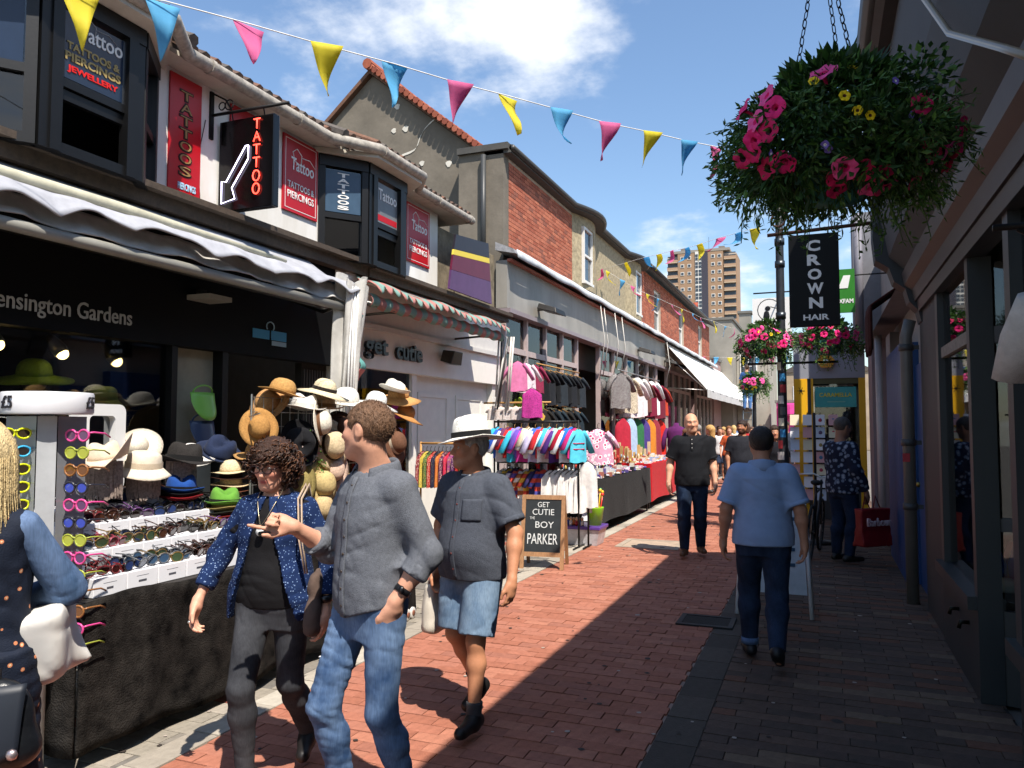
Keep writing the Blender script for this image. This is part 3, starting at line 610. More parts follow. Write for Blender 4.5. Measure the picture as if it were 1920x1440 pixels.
# neon sign on a wrought bracket
t = thing('neon_sign', 'projecting black neon sign reading TATTOO with a lit arrow', 'sign', (-5, 5.35, 3.5))
bi = C('#1c1b1a', 'metal', rough=.6, metal=.5)
mb = MB(); mb.box(-4.97, -4.37, 5.35, 5.43, 3.56, 4.38); mb.build('box', M('neon_black', '#0c0b0c', rough=.15, var=.05), t, bevel=.008)
mb = MB(); mb.box(-5.0, -4.98, 5.25, 5.29, 4.2, 4.63); mb.build('wall_plate', bi, t)
mb = MB(); mb.tube([(-4.99, 5.28, 4.42), (-4.25, 5.4, 4.47)], .014, 6); mb.build('arm', bi, t, True)
mb = MB(); mb.tube([(-4.99, 5.28, 4.62), (-4.95, 5.29, 4.6), (-4.86, 5.3, 4.55), (-4.8, 5.31, 4.45)], .008, 6); mb.build('brace', bi, t, True)
for cx, rr in ((-4.9, .035), (-4.82, .045)):
    mb = MB(); mb.tube([(cx + rr * math.cos(a), 5.3, 4.5 + rr * math.sin(a)) for a in [k * math.pi / 6 for k in range(13)]], .006, 5); mb.build('scroll', bi, t, True)
for cx in (-4.85, -4.5):
    mb = MB(); mb.tube([(cx, 5.37, 4.45), (cx, 5.39, 4.38)], .006, 5); mb.build('hook', bi, t, True)
nr = M('neon_red', (1, .05, .03), emit=3.5); nb = M('neon_white', (.75, .7, 1), emit=2.6)
def stroke(pts, m, par, nm): mb = MB(); mb.tube([(-4.97 + u, 5.335, z) for u, z in pts], .006, 6); mb.build(nm, m, par, True)
X_ = .43; H_ = .085
for i, ch_ in enumerate('TATTOO'):
    zt = 4.345 - i * .115; a, b_ = X_ - .035, X_ + .035
    if ch_ == 'T': S = [[(a, zt), (b_, zt)], [(X_, zt), (X_, zt - H_)]]
    elif ch_ == 'A': S = [[(a, zt - H_), (X_, zt), (b_, zt - H_)], [(a + .015, zt - .05), (b_ - .015, zt - .05)]]
    else: S = [[(X_ + .036 * math.cos(q), zt - .045 + .047 * math.sin(q)) for q in [k * math.pi / 6 for k in range(13)]]]
    for s_ in S: stroke(s_, nr, t, 'red_tube')
ar = [(.34, 4.12), (.34, 4.0), (.165, 3.76), (.2, 3.66), (.05, 3.63), (.05, 3.83), (.1, 3.82), (.31, 4.12), (.34, 4.12)]
stroke(ar, nb, t, 'arrow_tube')
mb = MB(); mb.tube([(-5.0 + .01, 5.2, 4.35), (-5.0 + .012, 5.12, 4.0), (-4.99, 5.16, 3.55)], .004, 5); tag(mb.build('cable', C('#242322', 'plastic'), None, True), 'thin dark cable down the wall left of the neon sign', 'cable')
# generic board where the shop's cut-out stands above the striped awning
t = thing('cut_out_board', 'plain purple and maroon advertising board on the ledge above the striped awning', 'sign', (-4.7, 10.75, 3.5))
q = lambda u, v, w: (-4.66 + w, u, v)
mb = MB(); mb.prism([(9.3, 3.515), (10.75, 3.515), (10.7, 3.85), (9.36, 3.78)], q, 0, .03); mb.build('purple_panel', M('board_purple', '#54335c', rough=.4), t)
mb = MB(); mb.prism([(9.36, 3.784), (10.7, 3.854), (10.66, 4.12), (9.42, 4.0)], q, 0, .03); mb.build('maroon_panel', M('board_maroon', '#5d1a33', rough=.4), t)
mb = MB(); mb.prism([(9.42, 4.004), (10.66, 4.124), (10.65, 4.2), (9.44, 4.08)], q, 0, .03); mb.build('yellow_band', C('#d9c24a', 'print'), t)
mb = MB(); mb.prism([(9.44, 4.084), (10.65, 4.204), (10.62, 4.42), (9.5, 4.3)], q, 0, .03); mb.build('dark_panel', M('board_dark', '#26222a', rough=.4), t)
mb = MB(); mb.box(-5.0, -4.663, 10.1, 10.13, 3.93, 3.96); mb.build('stay', C('#5b5a57', 'metal'), t)
# ---------------------------------------------------------------- building B: brick upper floor over the long grey shopfront
wallred = [brickmat('brick_red_%d' % i, c, .2) for i, c in enumerate(['#a5604a', '#985440', '#b26b52', '#aa6650', '#8a5546'])]
mortar = M('brick_mortar', '#b3a595', rough=.95, var=.12)
grime = M('grey_render', '#726a5e', rough=.92, var=.22, vscale=1.6, bump=.35, bscale=14)
B = thing('brick_building', 'red brick two storey building with curved bays above the long grey shopfront', 'building', (-5, 15, 0))
def brick_wall(par, p0, p1, z0, z1, mats, limit, bl=.225, bh=.075, nm='wall', back=None):
    a, c = Vector((*p0, 0)), Vector((*p1, 0)); t_ = (c - a); Ln = t_.length; t_.normalize(); n = Vector((t_.y, -t_.x, 0))
    P = lambda s, k, z: tuple(a + t_ * s + n * k + Vector((0, 0, z)))
    mb = MB(); mb.hexa([P(0, -.25, z0), P(Ln, -.25, z0), P(Ln, -.008, z0), P(0, -.008, z0), P(0, -.25, z1), P(Ln, -.25, z1), P(Ln, -.008, z1), P(0, -.008, z1)])
    wl = mb.build(nm, back or mortar, par); it = []; z = z0; r = 0
    while z + bh <= z1 + .01:
        s = -bl / 2 if r % 2 else 0
        while s < Ln:
            s0, s1 = max(0, s) + .005, min(Ln, s + bl) - .005
            if s1 - s0 > .03:
                k = round(rnd.choice([0, .001, .002, -.002]), 3); y_ = z + bh - .01
                it.append(([P(s0, -.02, z), P(s1, -.02, z), P(s1, k, z), P(s0, k, z), P(s0, -.02, y_), P(s1, -.02, y_), P(s1, k, y_), P(s0, k, y_)], rnd.choices(range(len(mats)), [5, 4, 3, 3, 2][:len(mats)])[0]))
            s += bl
        z += bh; r += 1
    pieces(wl, 'brick', it, mats, limit); return wl
brick_wall(B, (-5, 12.35), (-5, 16.05), 4.72, 6.35, wallred, 300)
flint = M('flint_wall', '#9c8f74', rough=.9, var=.35, vscale=11, bump=.6, bscale=24)
def arc(y0, y1, d, n=8): return [(-5 + d * math.sin(math.pi * k / n), y0 + (y1 - y0) * k / n) for k in range(n + 1)]
def wallpoly(par, pts, z0, z1, mat, nm, th=.2):
    mb = MB()
    for (x0, y0), (x1, y1) in zip(pts, pts[1:]):
        mb.hexa([(x0 - th, y0, z0), (x1 - th, y1, z0), (x1, y1, z0), (x0, y0, z0), (x0 - th, y0, z1), (x1 - th, y1, z1), (x1, y1, z1), (x0, y0, z1)])
    o = mb.build(nm, mat, par); return o
def sash(par, x, y0, y1, z0, z1, frame_m=None, depth=.06, nm='window', lean=0):
    fm = frame_m or C('#d9d6d0', 'paint'); w_ = bpy.data.objects.new(nm, None); COL.objects.link(w_); w_.parent = par; w_.location = Vector((x, (y0 + y1) / 2, z0)) - wloc(par)
    e = .06
    for q, n_ in (((y0, y1, z0, z0 + e), 'sill'), ((y0, y1, z1 - e, z1), 'head'), ((y0, y0 + e, z0 + e, z1 - e), 'jamb'), ((y1 - e, y1, z0 + e, z1 - e), 'jamb'), ((y0 + e, y1 - e, (z0 + z1) / 2 - .025, (z0 + z1) / 2 + .025), 'meeting_rail')):
        mb = MB(); mb.box(x - depth, x + (.03 if n_ == 'sill' else 0), *q); mb.build(n_, fm, w_)
    mb = MB(); mb.box(x - depth + .01, x - depth + .016, y0 + e, y1 - e, z0 + e, z1 - e); mb.build('pane', M('far_glass', '#3c4650', rough=.08, spec=.8, var=.3, vscale=1), w_)
    return w_
def bow(y0, y1, d, m, wy0, wy1):
    a = arc(y0, y1, d, 16); wallpoly(B, a, 4.72, 4.84, m, 'bow_apron'); wallpoly(B, a, 6.12, 6.35, m, 'bow_head')
    wallpoly(B, [p for p in a if p[1] <= wy0 + .01], 4.84, 6.12, m, 'bow_wall'); wallpoly(B, [p for p in a if p[1] >= wy1 - .01], 4.84, 6.12, m, 'bow_wall')
    sash(B, -5.0 + d * .86, wy0, wy1, 4.84, 6.12); mb = MB(); mb.box(-5.25, -5.05, wy0, wy1, 4.84, 6.12); mb.build('bow_back', C('#2c2e30', 'matt'), B)
bow(16.05, 17.9, .2, flint, 16.05 + 1.85 * 3 / 16, 16.05 + 1.85 * 9 / 16)
wallpoly(B, [(-5, 17.9), (-5, 21.0)], 4.72, 6.35, flint, 'flint_wall')
bow(21.0, 22.9, .2, flint, 21.0 + 1.9 * 5 / 16, 21.0 + 1.9 * 11 / 16)
eav = M('dark_eaves', '#4c4a46', rough=.8, var=.2)
ep = [(-4.86, 12.1), (-4.86, 15.6)] + [(x + .14, y) for x, y in arc(15.8, 18.1, .26)] + [(-4.86, 18.4), (-4.86, 20.7)] + [(x + .14, y) for x, y in arc(20.8, 23.1, .26)]
wallpoly(B, ep, 6.36, 6.50, eav, 'eaves', .5)
mb = MB(); mb.tube([(x + .02, y, 6.44) for x, y in ep], .055, 8); mb.build('gutter', C('#3a3937', 'paint'), B, True)
# south end: rendered wall, gable, tiled verge
mb = MB(); mb.box(-5.85, -5.0, 12.1, 12.34, 3.0, 6.42); mb.build('end_wall', grime, B)
mb = MB(); mb.box(-5.86, -4.9, 12.04, 12.35, 6.42, 6.53); mb.build('end_coping', eav, B)
mb = MB(); mb.prism([(-10.2, 3.0), (-5.55, 3.0), (-5.55, 6.52), (-7.83, 8.34), (-10.2, 6.3)], lambda u, v, w: (u, w, v), 12.41, 12.7); mb.build('gable_wall', grime, B)
mb = MB()
for s_, e_ in (((-5.4, 6.5), (-7.83, 8.44)), ((-7.83, 8.44), (-10.3, 6.32))):
    (x0, z0), (x1, z1) = s_, e_
    mb.hexa([(x0, 12.3, z0 - .09), (x0, 24, z0 - .09), (x1, 24, z1 - .09), (x1, 12.3, z1 - .09), (x0, 12.3, z0), (x0, 24, z0), (x1, 24, z1), (x1, 12.3, z1)])
roofB = mb.build('roof', tile[2], B)
ot = [M('orange_tile_%d' % i, c, rough=.85, var=.2, bump=.2) for i, c in enumerate(['#945039', '#864634', '#a05c46'])]
for i in range(24):
    f = (i + .5) / 24; x, z = -5.45 + (-7.83 + 5.45) * f, 6.52 + (8.46 - 6.52) * f
    mb = MB(); mb.tube([(x, 12.22, z + .02), (x, 12.66, z + .02)], .062, 7); mb.build('verge_tile', ot[i % 3], roofB, smooth=40)
mb = MB(); mb.tube([(-7.83, 12.2, 8.5), (-7.83, 24, 8.5)], .1, 8); mb.build('ridge', ot[0], roofB, smooth=40)
mb = MB(); mb.tube([(-5.35, 12.04, 6.35), (-5.35, 12.04, 4.2)], .05, 8); mb.build('downpipe', C('#3b3c3c', 'paint'), B, True)
def patch(x, z, r):
    mb = MB(); mb.prism([(x + r * (1 + .3 * math.sin(3 * a + x)) * math.cos(a), z + r * math.sin(a)) for a in [k * math.pi / 5 for k in range(10)]], lambda u, v, w: (u, w, v), 12.400, 12.411); mb.build('filler_patch', C('#cfc9bc', 'matt'), B)
for x, z, r in ((-7.28, 7.65, .055), (-7.35, 7.2, .05), (-7.1, 7.2, .06), (-6.2, 6.42, .06), (-5.75, 6.4, .05), (-6.75, 6.5, .05)): patch(x, z, r)
mb = MB(); mb.sheet(lambda u, v: (-6.4 - .75 * u + .04 * math.sin(u * 11) + .035 * (v - .5), 12.400, 7.35 - .7 * u + .07 * math.sin(u * 7) + .05 * (v - .5)), 14, 1, .01, nrm=(0, -1, 0)); mb.build('filled_crack', C('#cfc9bc', 'matt'), B)
mb = MB(); mb.box(-9, -5.25, 12.7, 23, 3, 6.35); mb.build('core', C('#5a4a40', 'matt'), B)
# north part: second brick building
D = thing('far_brick_building', 'further red brick building with white sash windows beyond the flint wall', 'building', (-5, 30, 0))
segs = [(22.95, 24.9), (26.0, 29.6), (30.7, 34.6), (35.7, 38.2)]
for a, c in segs: brick_wall(D, (-4.98, a), (-4.98, c), 4.72, 6.45, wallred, 0)
for (a, c), (d_, e_) in zip(segs, segs[1:]):
    brick_wall(D, (-4.98, c), (-4.98, d_), 6.15, 6.45, wallred, 0); sash(D, -5.05, c + .02, d_ - .02, 4.76, 6.14)
mb = MB(); mb.box(-9, -5.24, 23.05, 38.2, 3, 6.4); mb.build('core', C('#5a4a40', 'matt'), D)
mb = MB(); mb.hexa([(-4.7, 23.15, 6.46), (-4.7, 38.5, 6.46), (-4.7, 38.5, 6.6), (-4.7, 23.15, 6.6), (-8, 23.15, 8.2), (-8, 38.5, 8.2), (-8, 38.5, 8.3), (-8, 23.15, 8.3)]); mb.build('roof', tile[3], D)
mb = MB(); mb.tube([(-4.68, 23.15, 6.5), (-4.68, 38.5, 6.5)], .06, 8); mb.build('gutter', C('#3a3937', 'paint'), D, True)
# long grey shopfront below
SF = thing('long_shopfront', 'long grey shopfront with pale fascia and pink painted window posts', 'shopfront', (-4.9, 18, 0))
gp = M('grey_fascia', '#85827b', col2='#a19d95', rough=.55, vscale=1.4, det=8, stretch=(1, 1, .4)); lead = M('lead_flashing', '#8d8c8d', rough=.5, var=.3, vscale=12, bump=.3); pink = M('pink_paint', '#b3a19c', rough=.5, var=.08, vscale=12)
mb = MB(); mb.box(-5.0, -4.8, 11.78, 38, 3.62, 4.42); mb.build('fascia', gp, SF)
mb = MB(); mb.hexa([(-4.98, 11.7, 4.58), (-4.62, 11.7, 4.50), (-4.62, 38, 4.50), (-4.98, 38, 4.58), (-4.98, 11.7, 4.72), (-4.66, 11.7, 4.58), (-4.66, 38, 4.58), (-4.98, 38, 4.72)]); mb.build('lead_cornice', lead, SF)
mb = MB(); mb.sheet(lambda u, v: (-4.6 + .02 * v + .012 * math.sin(u * 70), 11.7 + 26.3 * u, 4.56 - (.13 + .015 * math.sin(u * 90)) * v), 140, 2, .012); mb.build('torn_awning_edge', M('pale_canvas', '#b9bcbf', rough=.8, var=.2, vscale=5), SF, True)
mb = MB(); mb.box(-4.8, -4.72, 11.78, 25.3, 4.40, 4.44); mb.build('orange_bead', C('#a8604c', 'paint'), SF)
mb = MB(); mb.box(-5.0, -4.74, 11.78, 38, 3.54, 3.615); mb.build('architrave', C('#8c8084', 'paint'), SF)
gl = glass_mat('shop_glass')
def bayfront(y0, y1, n, tz=2.95):
    for k in range(n + 1):
        y = y0 + (y1 - y0) * k / n; mb = MB(); mb.box(-4.95, -4.85, y - .035, y + .035, 0, 3.54); mb.build('post', pink, SF)
    mb = MB(); mb.box(-4.95, -4.86, y0 + .036, y1 - .036, tz - .05, tz + .05); mb.v = [(x + .004, y, z) for x, y, z in mb.v]; mb.build('transom', pink, SF)
    for k in range(n):
        a, c = y0 + (y1 - y0) * k / n + .036, y0 + (y1 - y0) * (k + 1) / n - .036
        mb = MB(); mb.box(-4.92, -4.914, a, c, tz + .05, 3.54); mb.build('pane', gl, SF); mb = MB(); mb.box(-4.92, -4.914, a, c, .6, tz - .05); mb.build('pane', gl, SF)
    mb = MB(); mb.box(-4.95, -4.87, y0, y1, 0, .6); mb.build('stall_riser', C('#6a6d78', 'paint'), SF)
bayfront(11.85, 15.95, 4); bayfront(17.75, 24.6, 5); bayfront(26.4, 31.4, 4); bayfront(33, 37.8, 4)
mb = MB(); mb.box(-7.4, -7.3, 11.8, 38, 0, 3.6); mb.box(-7.3, -5, 11.8, 38, 3.615, 3.7); mb.box(-7.3, -4.97, 11.8, 38, 0, .02); mb.build('inner_wall', C('#3a332c', 'matt'), SF)
for y, l_ in ((13.3, 'nearest'), (21.6, 'second'), (25.6, 'third'), (27.5, 'furthest')):
    t = thing('floodlight', '%s dark floodlight on the long grey fascia' % l_, 'lamp', (-4.7, y, 3.75), group='fascia floodlights')
    mb = MB(); mb.hexa([(-4.72, y - .3, 3.78), (-4.35, y - .3, 3.68), (-4.35, y + .3, 3.68), (-4.72, y + .3, 3.78), (-4.7, y - .26, 3.88), (-4.38, y - .26, 3.78), (-4.38, y + .26, 3.78), (-4.7, y + .26, 3.88)]); mb.build('housing', C('#3c3a38', 'metal', rough=.5), t, bevel=.01)
    mb = MB(); mb.box(-4.8, -4.71, y - .05, y + .05, 3.78, 3.84); mb.build('bracket', C('#26241f'), t)
for i, y in enumerate((16.9, 17.2, 18.2, 18.9, 25.0)):
    mb = MB(); mb.tube([(-4.6, y, 4.4), (-4.52, y + .05, 3.6), (-4.66, y + .1, 2.7 + .1 * i)], .012, 5)
    tag(mb.build('hanging_strap', C('#c9c4bb', 'plastic'), None, True), 'pale awning strap on the grey fascia, %s from the near end' % ['first', 'second', 'third', 'fourth', 'last'][i], 'strap', 'straps hanging from the grey fascia')
# big white awning further along
t = thing('white_awning', 'wide sunlit white awning stretched out over the far shopfront', 'awning', (-4.8, 31, 3.5))
wa = M('bright_canvas', '#e2dfda', rough=.75, var=.04, vscale=2)
mb = MB(); mb.hexa([(-4.82, 25.7, 4.46), (-4.82, 45, 4.46), (-3.45, 45, 2.86), (-3.45, 25.7, 2.86), (-4.82, 25.7, 4.48), (-4.82, 45, 4.48), (-3.44, 45, 2.88), (-3.44, 25.7, 2.88)]); mb.build('canopy', wa, t)
mb = MB(); mb.sheet(lambda u, v: (-3.43 + .02 * math.sin(u * 60), 25.7 + 19.3 * u, 2.87 - .27 * v), 60, 2, .01); mb.build('valance', M('shade_canvas', '#bdbbb8', rough=.8), t)  # same white canvas as the canopy, darkened so its colour carries shade
mb = MB(); mb.tube([(-3.46, 25.7, 2.85), (-3.46, 45, 2.85)], .03, 8); mb.build('front_bar', C('#8d8b88', 'metal'), t, True)
mb = MB(); mb.tube([(-4.8, 25.75, 2.95), (-3.47, 25.75, 2.84)], .014, 6); mb.build('arm', C('#c9c6c0', 'metal'), t, True)
mb = MB(); mb.tube([(-4.8, 25.72, 4.1), (-3.47, 25.72, 2.84)], .012, 6); mb.build('arm', C('#c9c6c0', 'metal'), t, True)
# ---------------------------------------------------------------- beyond: end of the street, grey gables, tower block
def simple_building(name, label, x0, x1, y0, y1, h, wallm, wins=(), roof=None, ridge=None):
    t = thing(name, label, 'building', ((x0 + x1) / 2, y0, 0)); mb = MB(); mb.box(x0, x1, y0, y1, 0, h); mb.build('wall', wallm, t)
    for (a, c, z0, z1) in wins:
        mb = MB(); mb.box(a, c, y0 - .05, y0 - .002, z0, z1); w_ = mb.build('window', C('#d9d6d0', 'paint'), t)
        n = 2 if c - a < 1.6 else 4
        for i in range(n):
            for j in range(2):
                mb = MB(); e = .06; dx, dz = (c - a - e) / n, (z1 - z0 - e) / 2
                mb.box(a + e + i * dx, a + (i + 1) * dx, y0 - .06, y0 - .051, z0 + e + j * dz, z0 + (j + 1) * dz); mb.build('pane', M('far_glass'), w_)
    if roof is not None:
        mb = MB(); xm = (x0 + x1) / 2; mb.prism([(x0 - .15, h), (x1 + .15, h), (xm, h + roof)], lambda u, v, w: (u, w, v), y0 - .1, y1); mb.build('roof', tile[3], t)
    else:
        mb = MB(); mb.box(x0 - .08, x1 + .08, y0 - .08, y1, h, h + .14); mb.build('coping', C('#6d6a64', 'matt'), t)
    return t
fg = M('far_render', '#8c877d', rough=.9, var=.15, vscale=1)
simple_building('grey_building', 'grey rendered gable standing behind the far brick building', -7.5, -4.3, 42, 50, 7.3, fg)
simple_building('grey_building', 'lower grey building with sloping canopy at the far street bend', -4.28, -2.6, 44, 52, 6.3, M('far_render2', '#9c968a', rough=.9, var=.15, vscale=1), [(-4.1, -3.2, 4.3, 5.6)])
simple_building('tall_chimney_block', 'tall plain grey chimney block against the sky', -4.4, -3.75, 47, 48, 8.3, fg)
simple_building('street_end_building', 'pale buff building closing the far end of the street', -2.6, 3.5, 60, 66, 5.6, M('far_buff', '#a1907a', rough=.9, var=.2, vscale=1), [(-1.9, -.8, 3.2, 4.6), (.1, 1.2, 3.2, 4.6)], 1.6)
simple_building('terrace_house', 'brown house with window left of the street end', -9, -4.9, 39, 41.9, 5.0, M('far_pink', '#a08480', rough=.9), [(-5.8, -5.0, 3.9, 5.0)])
t = simple_building('pink_kiosk', 'bright pink shopfront at the far end of the street', -2.2, -1.2, 43, 45, 2.9, M('pink_front', '#d0418c', rough=.5))
mb = MB(); mb.lathe([(.55, 2.2), (.62, 2.3), (.62, 2.8), (.5, 2.85)], 12, (-1.5, 42.8, 0)); mb.build('round_canopy', M('pink_front'), t)
# chimney with pots by the tower
t = thing('chimney_stack', 'square grey chimney stack with a row of red clay pots', 'chimney', (-7.6, 45, 6))
mb = MB(); mb.box(-8.2, -6.6, 46, 47, 5, 8.4); mb.build('stack', fg, t)
for k in range(6):
    mb = MB(); mb.lathe([(.13, 8.4), (.11, 8.8), (.13, 9.0)], 10, (-8.05 + .25 * k, 46.4, 0)); mb.build('chimney_pot', C('#a5503a', 'matt'), t, True)
T = thing('tower_block', 'brown brick high rise tower with balconies at both corners', 'tower', (-38, 270, 0))
tb = M('tower_brick', '#9a7d63', rough=.9, var=.06, vscale=.4)
mb = MB(); mb.box(-45.6, -30.2, 270, 284, 0, 62); mb.build('wall', tb, T)
mb = MB(); mb.box(-49.3, -45.6, 271.2, 284, 0, 60.6); mb.build('wing', tb, T); mb = MB(); mb.box(-30.2, -25.9, 271.2, 284, 0, 60.6); mb.build('wing', tb, T)
mb = MB(); mb.box(-49.35, -25.85, 271.15, 284.1, 60.6, 61.1); mb.build('roof_edge', C('#a9a094', 'matt'), T)
mb = MB(); mb.box(-48, -28, 269.9, 284, 62, 62.9); mb.build('roof_edge', C('#8f887d', 'matt'), T); mb = MB(); mb.box(-45, -42, 273, 280, 62.9, 64.4); mb.box(-32, -30, 273, 280, 62.9, 64.2); mb.build('plant_room', C('#7b7168', 'matt'), T)
mb = MB(); mb.box(-35.2, -35.1, 272, 272.1, 62.9, 67.5); mb.build('mast', C('#565656', 'metal'), T)
mb = MB(); mb.box(-37.4, -35.3, 269.6, 270, 20, 62.2); mb.build('stair_wall', C('#3d3c46', 'matt'), T)
mb = MB(); mb.box(-39.6, -37.4, 269.75, 270, 20, 62.2); stairs_ = mb.build('stair_frame', C('#d5d1c8', 'paint'), T)
tw = C('#d9d5cc', 'paint'); tg = M('tower_glass', '#3e464f', rough=.2, var=.2)
wm = MB(); wm.box(-.62, .62, -.12, 0, -.6, .6); gm = MB(); gm.box(-.44, .44, -.16, -.121, -.42, .42)
def mesh_of(mb, nm, m): me = bpy.data.meshes.new(nm); me.from_pydata(mb.v, [], mb.f); me.materials.append(m); return me
wme, gme = mesh_of(wm, 'window', tw), mesh_of(gm, 'pane', tg)
sq = MB(); sq.box(-.42, .42, -.1, 0, -.45, .45); sme = mesh_of(sq, 'pane', tg)
bb = MB(); bb.box(-1.9, 1.9, -1.2, 0, -.55, .45); bme = mesh_of(bb, 'balcony', M('tower_panel', '#a88a70', rough=.9, var=.05))
bl_ = MB(); bl_.box(-1.95, 1.95, -1.25, -1.201, .46, .62); bl_.box(-1.9, 1.9, -.02, 0, .63, 1.9); blm = mesh_of(bl_, 'pane', tg)
tr_ = MB(); tr_.box(-1.95, 1.95, -1.25, .02, -.72, -.56); trm = mesh_of(tr_, 'slab', C('#c4b59c', 'matt'))
base = Vector((38, -270, 0))
for r in range(14):
    z = 60.2 - 2.72 * r
    if z < 24: break
    for x in (-44.0, -41.6, -33.6, -31.4):
        o = obj('window', wme, T); o.location = base + Vector((x, 270, z)); p_ = obj('pane', gme, o)
    for x in (-39.05, -37.95):
        for dz in (.6, -.6):
            o = obj('pane', sme, stairs_); o.location = base + Vector((x, 269.75, z + dz))
    for x in (-47.4, -28.05):
        o = obj('balcony', bme, T); o.location = base + Vector((x, 271.2, z - .6)); obj('pane', blm, o); obj('slab', trm, o)
# ---------------------------------------------------------------- bunting
fc = [M('flag_yellow', '#efe14e', rough=.6, var=.05, spec=.2), M('flag_blue', '#74c2e6', rough=.6, var=.05, spec=.2), M('flag_pink', '#e67bac', rough=.6, var=.05, spec=.2)]
for m_ in fc: translucent(m_, .55)      # thin cloth
def bunting(label, path, flags, order, w=.2, h=.3, twist=.5, r=.004, seed=1):
    rr = random.Random(seed); t = thing('bunting_string', label, 'bunting', path[0], group='strings of triangular flags')
    mb = MB(); mb.tube(path, r, 5); mb.build('string', C('#e0ddd6', 'cloth'), t, True)
    for (p, d), k in zip(flags, order):
        p = Vector(p); d = Vector(d).normalized(); a, s_, q = rr.uniform(-twist, twist), rr.uniform(-.35, .35) * twist, rr.uniform(-.05, .05)
        side = Vector((-d.y, d.x, 0)).normalized()
        def fn(u, v):
            ww = w * (1 - v) * (u - .5); dn = Vector((0, 0, -1)) * math.cos(a * v) + side * math.sin(a * v)
            return p + d * (ww + s_ * h * v * v) + dn * (h * v) + side * (.03 * math.sin(v * 5 + q * 40) + .05 * (u - .5) * math.sin(v * 4 + q * 30))
        mb = MB(); mb.sheet(fn, 4, 8, .003); mb.build(['yellow_flag', 'blue_flag', 'pink_flag'][k], fc[k], t, True)
B1 = [(-3.58, 2.83, 3.95), (-3.37, 3.18, 4.03), (-3.12, 3.59, 4.05), (-2.87, 3.99, 4.06), (-2.61, 4.41, 4.08), (-2.35, 4.85, 4.09), (-2.11, 5.23, 4.11), (-1.86, 5.65, 4.13), (-1.59, 6.1, 4.15), (-1.32, 6.53, 4.19), (-1.07, 6.94, 4.22), (-.85, 7.3, 4.26)]
path = [(-4.62, 1.2, 4.95)] + B1 + [(.42, 9.4, 4.72)]
def dirs(P): return [(P[i], Vector(P[min(i + 1, len(P) - 1)]) - Vector(P[max(i - 1, 0)])) for i in range(len(P))]
bunting('nearest string of pink, blue and yellow flags across the street', path, dirs(B1), [0, 1, 2, 0, 1, 2, 0, 1, 2, 0, 1, 2], .2, .31, .45, seed=5)
P2 = [(-4.8, 17.87, 5.42), (-3.94, 16.69, 5.28), (-3.35, 15.89, 5.19), (-2.97, 15.37, 5.11), (-2.59, 14.85, 5.04), (-2.23, 14.36, 4.96), (-1.96, 13.98, 4.92), (-1.55, 13.42, 4.87), (-1.19, 12.94, 4.81), (-.94, 12.59, 4.77)]
bunting('middle string of flags from the lamp post to the brick building', P2, dirs(P2), [2, 0, 1, 0, 2, 1, 0, 2, 1, 0], .24, .34, 1.0, seed=8)
P3 = [(-4.8, 18.3, 5.45), (-4.69, 19.28, 5.4), (-4.58, 19.99, 5.35), (-4.4, 21.13, 5.31), (-4.26, 21.96, 5.31), (-4.07, 23.17, 5.29), (-3.93, 24.05, 5.28), (-3.76, 25.09, 5.28), (-3.62, 25.92, 5.24), (-3.38, 27.42, 5.3), (-3.17, 28.74, 5.28), (-2.96, 30.02, 5.34)]
bunting('string of flags running along in front of the far brick windows', P3, dirs(P3), [0, 1, 2, 0, 1, 2, 0, 1, 2, 0, 1, 2], .26, .4, .9, seed=3)
P4 = [(-5 + .6 * k, 36, 4.85 - .12 * math.sin(k * math.pi / 9)) for k in range(10)]
bunting('furthest string of small flags low across the street end', P4, dirs(P4), [2, 1, 0, 0, 1, 2, 1, 0, 2, 1], .26, .4, .6, seed=4)
# ---------------------------------------------------------------- right: shaded shop with coved eaves
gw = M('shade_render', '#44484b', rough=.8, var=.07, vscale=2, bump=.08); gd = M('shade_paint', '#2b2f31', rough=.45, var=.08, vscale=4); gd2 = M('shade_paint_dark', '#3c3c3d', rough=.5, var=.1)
RS = thing('grey_shop_building', 'shaded grey shop with coved eaves along the right edge of the picture', 'building', (.9, 4, 0))
def ext(name, poly, y0, y1, mat, par, smooth=False):
    mb = MB(); mb.prism(poly, lambda u, v, w: (u, w, v), y0, y1); return mb.build(name, mat, par, smooth)
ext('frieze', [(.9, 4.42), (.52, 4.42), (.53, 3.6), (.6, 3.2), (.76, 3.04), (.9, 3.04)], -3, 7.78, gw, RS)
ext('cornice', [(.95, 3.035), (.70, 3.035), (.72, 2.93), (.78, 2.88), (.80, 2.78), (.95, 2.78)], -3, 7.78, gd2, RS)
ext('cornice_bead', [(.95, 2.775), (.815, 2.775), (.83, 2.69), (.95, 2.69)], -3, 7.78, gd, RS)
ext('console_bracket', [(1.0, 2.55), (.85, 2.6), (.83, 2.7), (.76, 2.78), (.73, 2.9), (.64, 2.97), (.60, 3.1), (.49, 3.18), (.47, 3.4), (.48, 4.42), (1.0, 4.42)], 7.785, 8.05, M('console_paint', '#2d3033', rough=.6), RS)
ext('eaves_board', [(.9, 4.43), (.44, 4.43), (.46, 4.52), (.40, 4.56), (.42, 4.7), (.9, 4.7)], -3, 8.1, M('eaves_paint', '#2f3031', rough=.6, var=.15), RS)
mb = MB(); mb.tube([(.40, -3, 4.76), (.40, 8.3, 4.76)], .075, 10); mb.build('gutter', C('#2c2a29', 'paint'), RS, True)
mb = MB(); mb.hexa([(.38, -3, 4.8), (.38, 8.3, 4.8), (4, 8.3, 6.9), (4, -3, 6.9), (.38, -3, 4.86), (.38, 8.3, 4.86), (4, 8.3, 6.96), (4, -3, 6.96)]); mb.build('roof', tile[3], RS)
